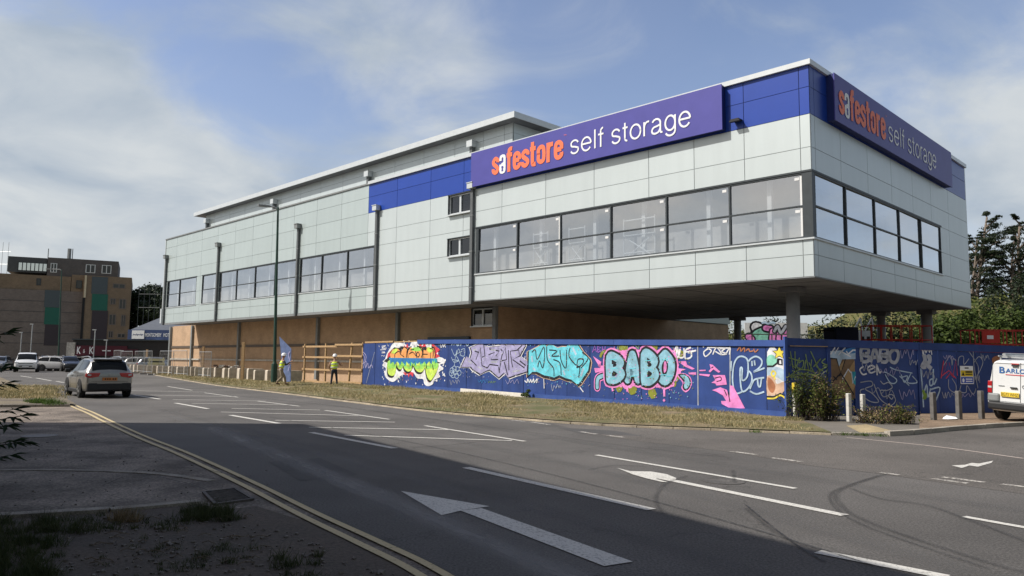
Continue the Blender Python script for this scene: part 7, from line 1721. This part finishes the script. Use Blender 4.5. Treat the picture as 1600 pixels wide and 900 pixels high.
# grass: real blades on the verges
m_grass = leafmat('mixed dry and green grass', (.10, .115, .035), (.56, .45, .26), .25, .55); m_grass_g = leafmat('green grass tuft', (.03, .06, .008), (.10, .17, .03), .3, 2); m_grass_d = leafmat('shaded weeds', (.025, .045, .012), (.09, .10, .04), .25, 2)
def blade(b, p, h, w, lean=.5):
    a = rnd.uniform(0, 6.28); s_ = Vector((math.cos(a), math.sin(a), 0))*w; l = Vector((rnd.gauss(0, lean), rnd.gauss(0, lean), 0))*h
    n = len(b.v); b.v += [tuple(p-s_), tuple(p+s_), tuple(p+l+Vector((0, 0, h)))]; b.f.append((n, n+1, n+2)); b.m.append(0)
rnd.seed(77); gb = MB(); W = []; 
idx = [i for i in range(len(rows)-1) if rows[i][0].y < 75]
for i in idx:
    k, q, zf = rows[i]; k2 = rows[i+1][0]; area = (q-k).length*(k2-k).length; dist = max(18, k.length); W.append(area*(18/dist)**1.3)
tot = sum(W)
for i, w_ in zip(idx, W):
    k, q, zf = rows[i]; k2, q2, _ = rows[i+1]
    for _ in range(int(62000*w_/tot)):
        s_, t_ = rnd.random(), rnd.random()**.9; a = k.lerp(q, t_); c = k2.lerp(q2, t_); p = a.lerp(c, s_)
        if p.x > 7.4 and p.y < 20.8+.3*(p.x-7.4) : continue
        qq = q + (q-k).normalized()*.5; tt_ = t_*(q-k).length/max(.01, (qq-k).length); z = verge_z(k, qq, zf, tt_)
        nn_ = noise.noise(Vector((p.x*.45, p.y*.45, 5)))+.5*noise.noise(Vector((p.x*1.7, p.y*1.7, 9)))
        if t_ < .07 and rnd.random() < .75: continue
        if nn_ < -.42 or (nn_ < -.2 and rnd.random() < .6): continue
        h = max(.02, .062+.10*nn_)*rnd.uniform(.5, 1.5)*max(1, (p.length/30)**.5); blade(gb, Vector((p.x, p.y, z-.01)), h, .010*max(1, p.length/24), .7)
struct(gb.build('grass', m_grass), 'stuff', 'patchy dry grass covering the verge below the hoarding', 'grass')
gb = MB(); rnd.seed(5)
def tuft(b, p, r, n, h, w=.006):
    for _ in range(n): a = rnd.uniform(0, 6.28); q = r*rnd.random()**.7; blade(b, p+Vector((math.cos(a)*q, math.sin(a)*q*.8, 0)), h*rnd.uniform(.4, 1.2), w, .5)
for _ in range(150):       # left verge beyond the kerb
    p = G(rnd.uniform(-30, 88), rnd.uniform(603, 622), .07); tuft(gb, Vector((p.x, p.y, .07)), .7, 45, .13, .02)
struct(gb.build('grass', m_grass), 'stuff', 'straw coloured grass on the near verge at the left', 'grass')
gb = MB()
for px, py, r, n, h in ((70, 630, .5, 500, .2), (85, 632, .4, 300, .14), (55, 628, .4, 200, .15)):
    p = G(px, py, .06); tuft(gb, Vector((p.x, p.y, .05)), r, n, h, .012)
struct(gb.build('grass_patch', m_grass_g), 'stuff', 'bright green grass patch at the end of the double yellow lines kerb', 'grass')
gb = MB(); rnd.seed(6)
def inpx(x0, x1, y0, y1, n, h, cnt, r=.10, w=.003, z=0):
    for _ in range(n):
        p = G(rnd.uniform(x0, x1), rnd.uniform(y0, y1)); tuft(gb, Vector((p.x, p.y, z)), r*rnd.uniform(.5, 1.3), cnt, h*rnd.uniform(.5, 1.3), w)
inpx(-60, 90, 815, 960, 150, .11, 60); inpx(290, 368, 798, 814, 26, .13, 70, .09); inpx(150, 300, 806, 830, 26, .08, 26, .09); inpx(300, 350, 850, 890, 8, .07, 30); inpx(430, 500, 862, 905, 12, .09, 40, .08); inpx(350, 400, 850, 885, 6, .07, 30, .07); inpx(60, 150, 808, 835, 14, .12, 40); inpx(160, 290, 835, 895, 14, .05, 18, .06)
struct(gb.build('weeds', m_grass_d), 'stuff', 'shaded weeds and grass in the trodden soil by the foreground kerb', 'weeds')
gb = MB(); inpx(175, 215, 808, 818, 10, .12, 40, .06); struct(gb.build('dry_grass', m_lf_dry), 'stuff', 'straw coloured tuft against the foreground kerb', 'grass')
gb = MB(); inpx(60, 330, 612, 612, 0, 0, 0)
for px, py in ((1340, 681), (1352, 682), (1320, 681), (1290, 679), (1180, 677), (1375, 683)):
    p = G(px, py, 0); tuft(gb, Vector((p.x, p.y, .02)), .16, 60, .09, .006)
struct(gb.build('kerb_weeds', m_grass_g), 'stuff', 'green weeds growing along the far kerb at the corner', 'weeds')
# litter of stones, twigs and leaves
db_ = MB(); rnd.seed(15)
for _ in range(520):
    px = rnd.uniform(60, 640); py = rnd.uniform(806, 905)
    if py < 806+(px-400)*.42: continue
    p = G(px, py); s_ = rnd.uniform(.004, .018)*(2 if rnd.random() < .04 else 1); db_.box(-s_, s_, -s_*.7, s_*.7, -.004, s_*.7, 0, Matrix.Translation((p.x, p.y, 0)) @ Matrix.Rotation(rnd.uniform(0, 6), 4, 'Z') @ Matrix.Rotation(rnd.uniform(-.5, .5), 4, 'X'))
for _ in range(140):
    px = rnd.uniform(-10, 420); py = rnd.uniform(640, 800); p = G(px, py); s_ = rnd.uniform(.004, .014); db_.box(-s_, s_, -s_*.7, s_*.7, -.01, s_*.6, 0, Matrix.Translation((p.x, p.y, 0)) @ Matrix.Rotation(rnd.uniform(0, 6), 4, 'Z'))
struct(db_.build('gravel', mat('small stones', (.17, .15, .13), .9, .5, 30)), 'stuff', 'loose stones scattered over the soil and lay-by in the foreground', 'stones')
tw = MB()
for _ in range(46):
    px = rnd.uniform(120, 400); py = rnd.uniform(805, 890); p = G(px, py); a = rnd.uniform(-.6, .6); L = rnd.uniform(.04, .18); tw.tube([(p.x, p.y, .01), (p.x+math.cos(a)*L*.5, p.y+math.sin(a)*L*.5, .03), (p.x+math.cos(a)*L, p.y+math.sin(a)*L, .012)], .004, 5)
struct(tw.build('twigs', mat('dead twig', (.20, .16, .12), .9, .2, 8)), 'stuff', 'dead twigs lying below the foreground kerb', 'twigs')
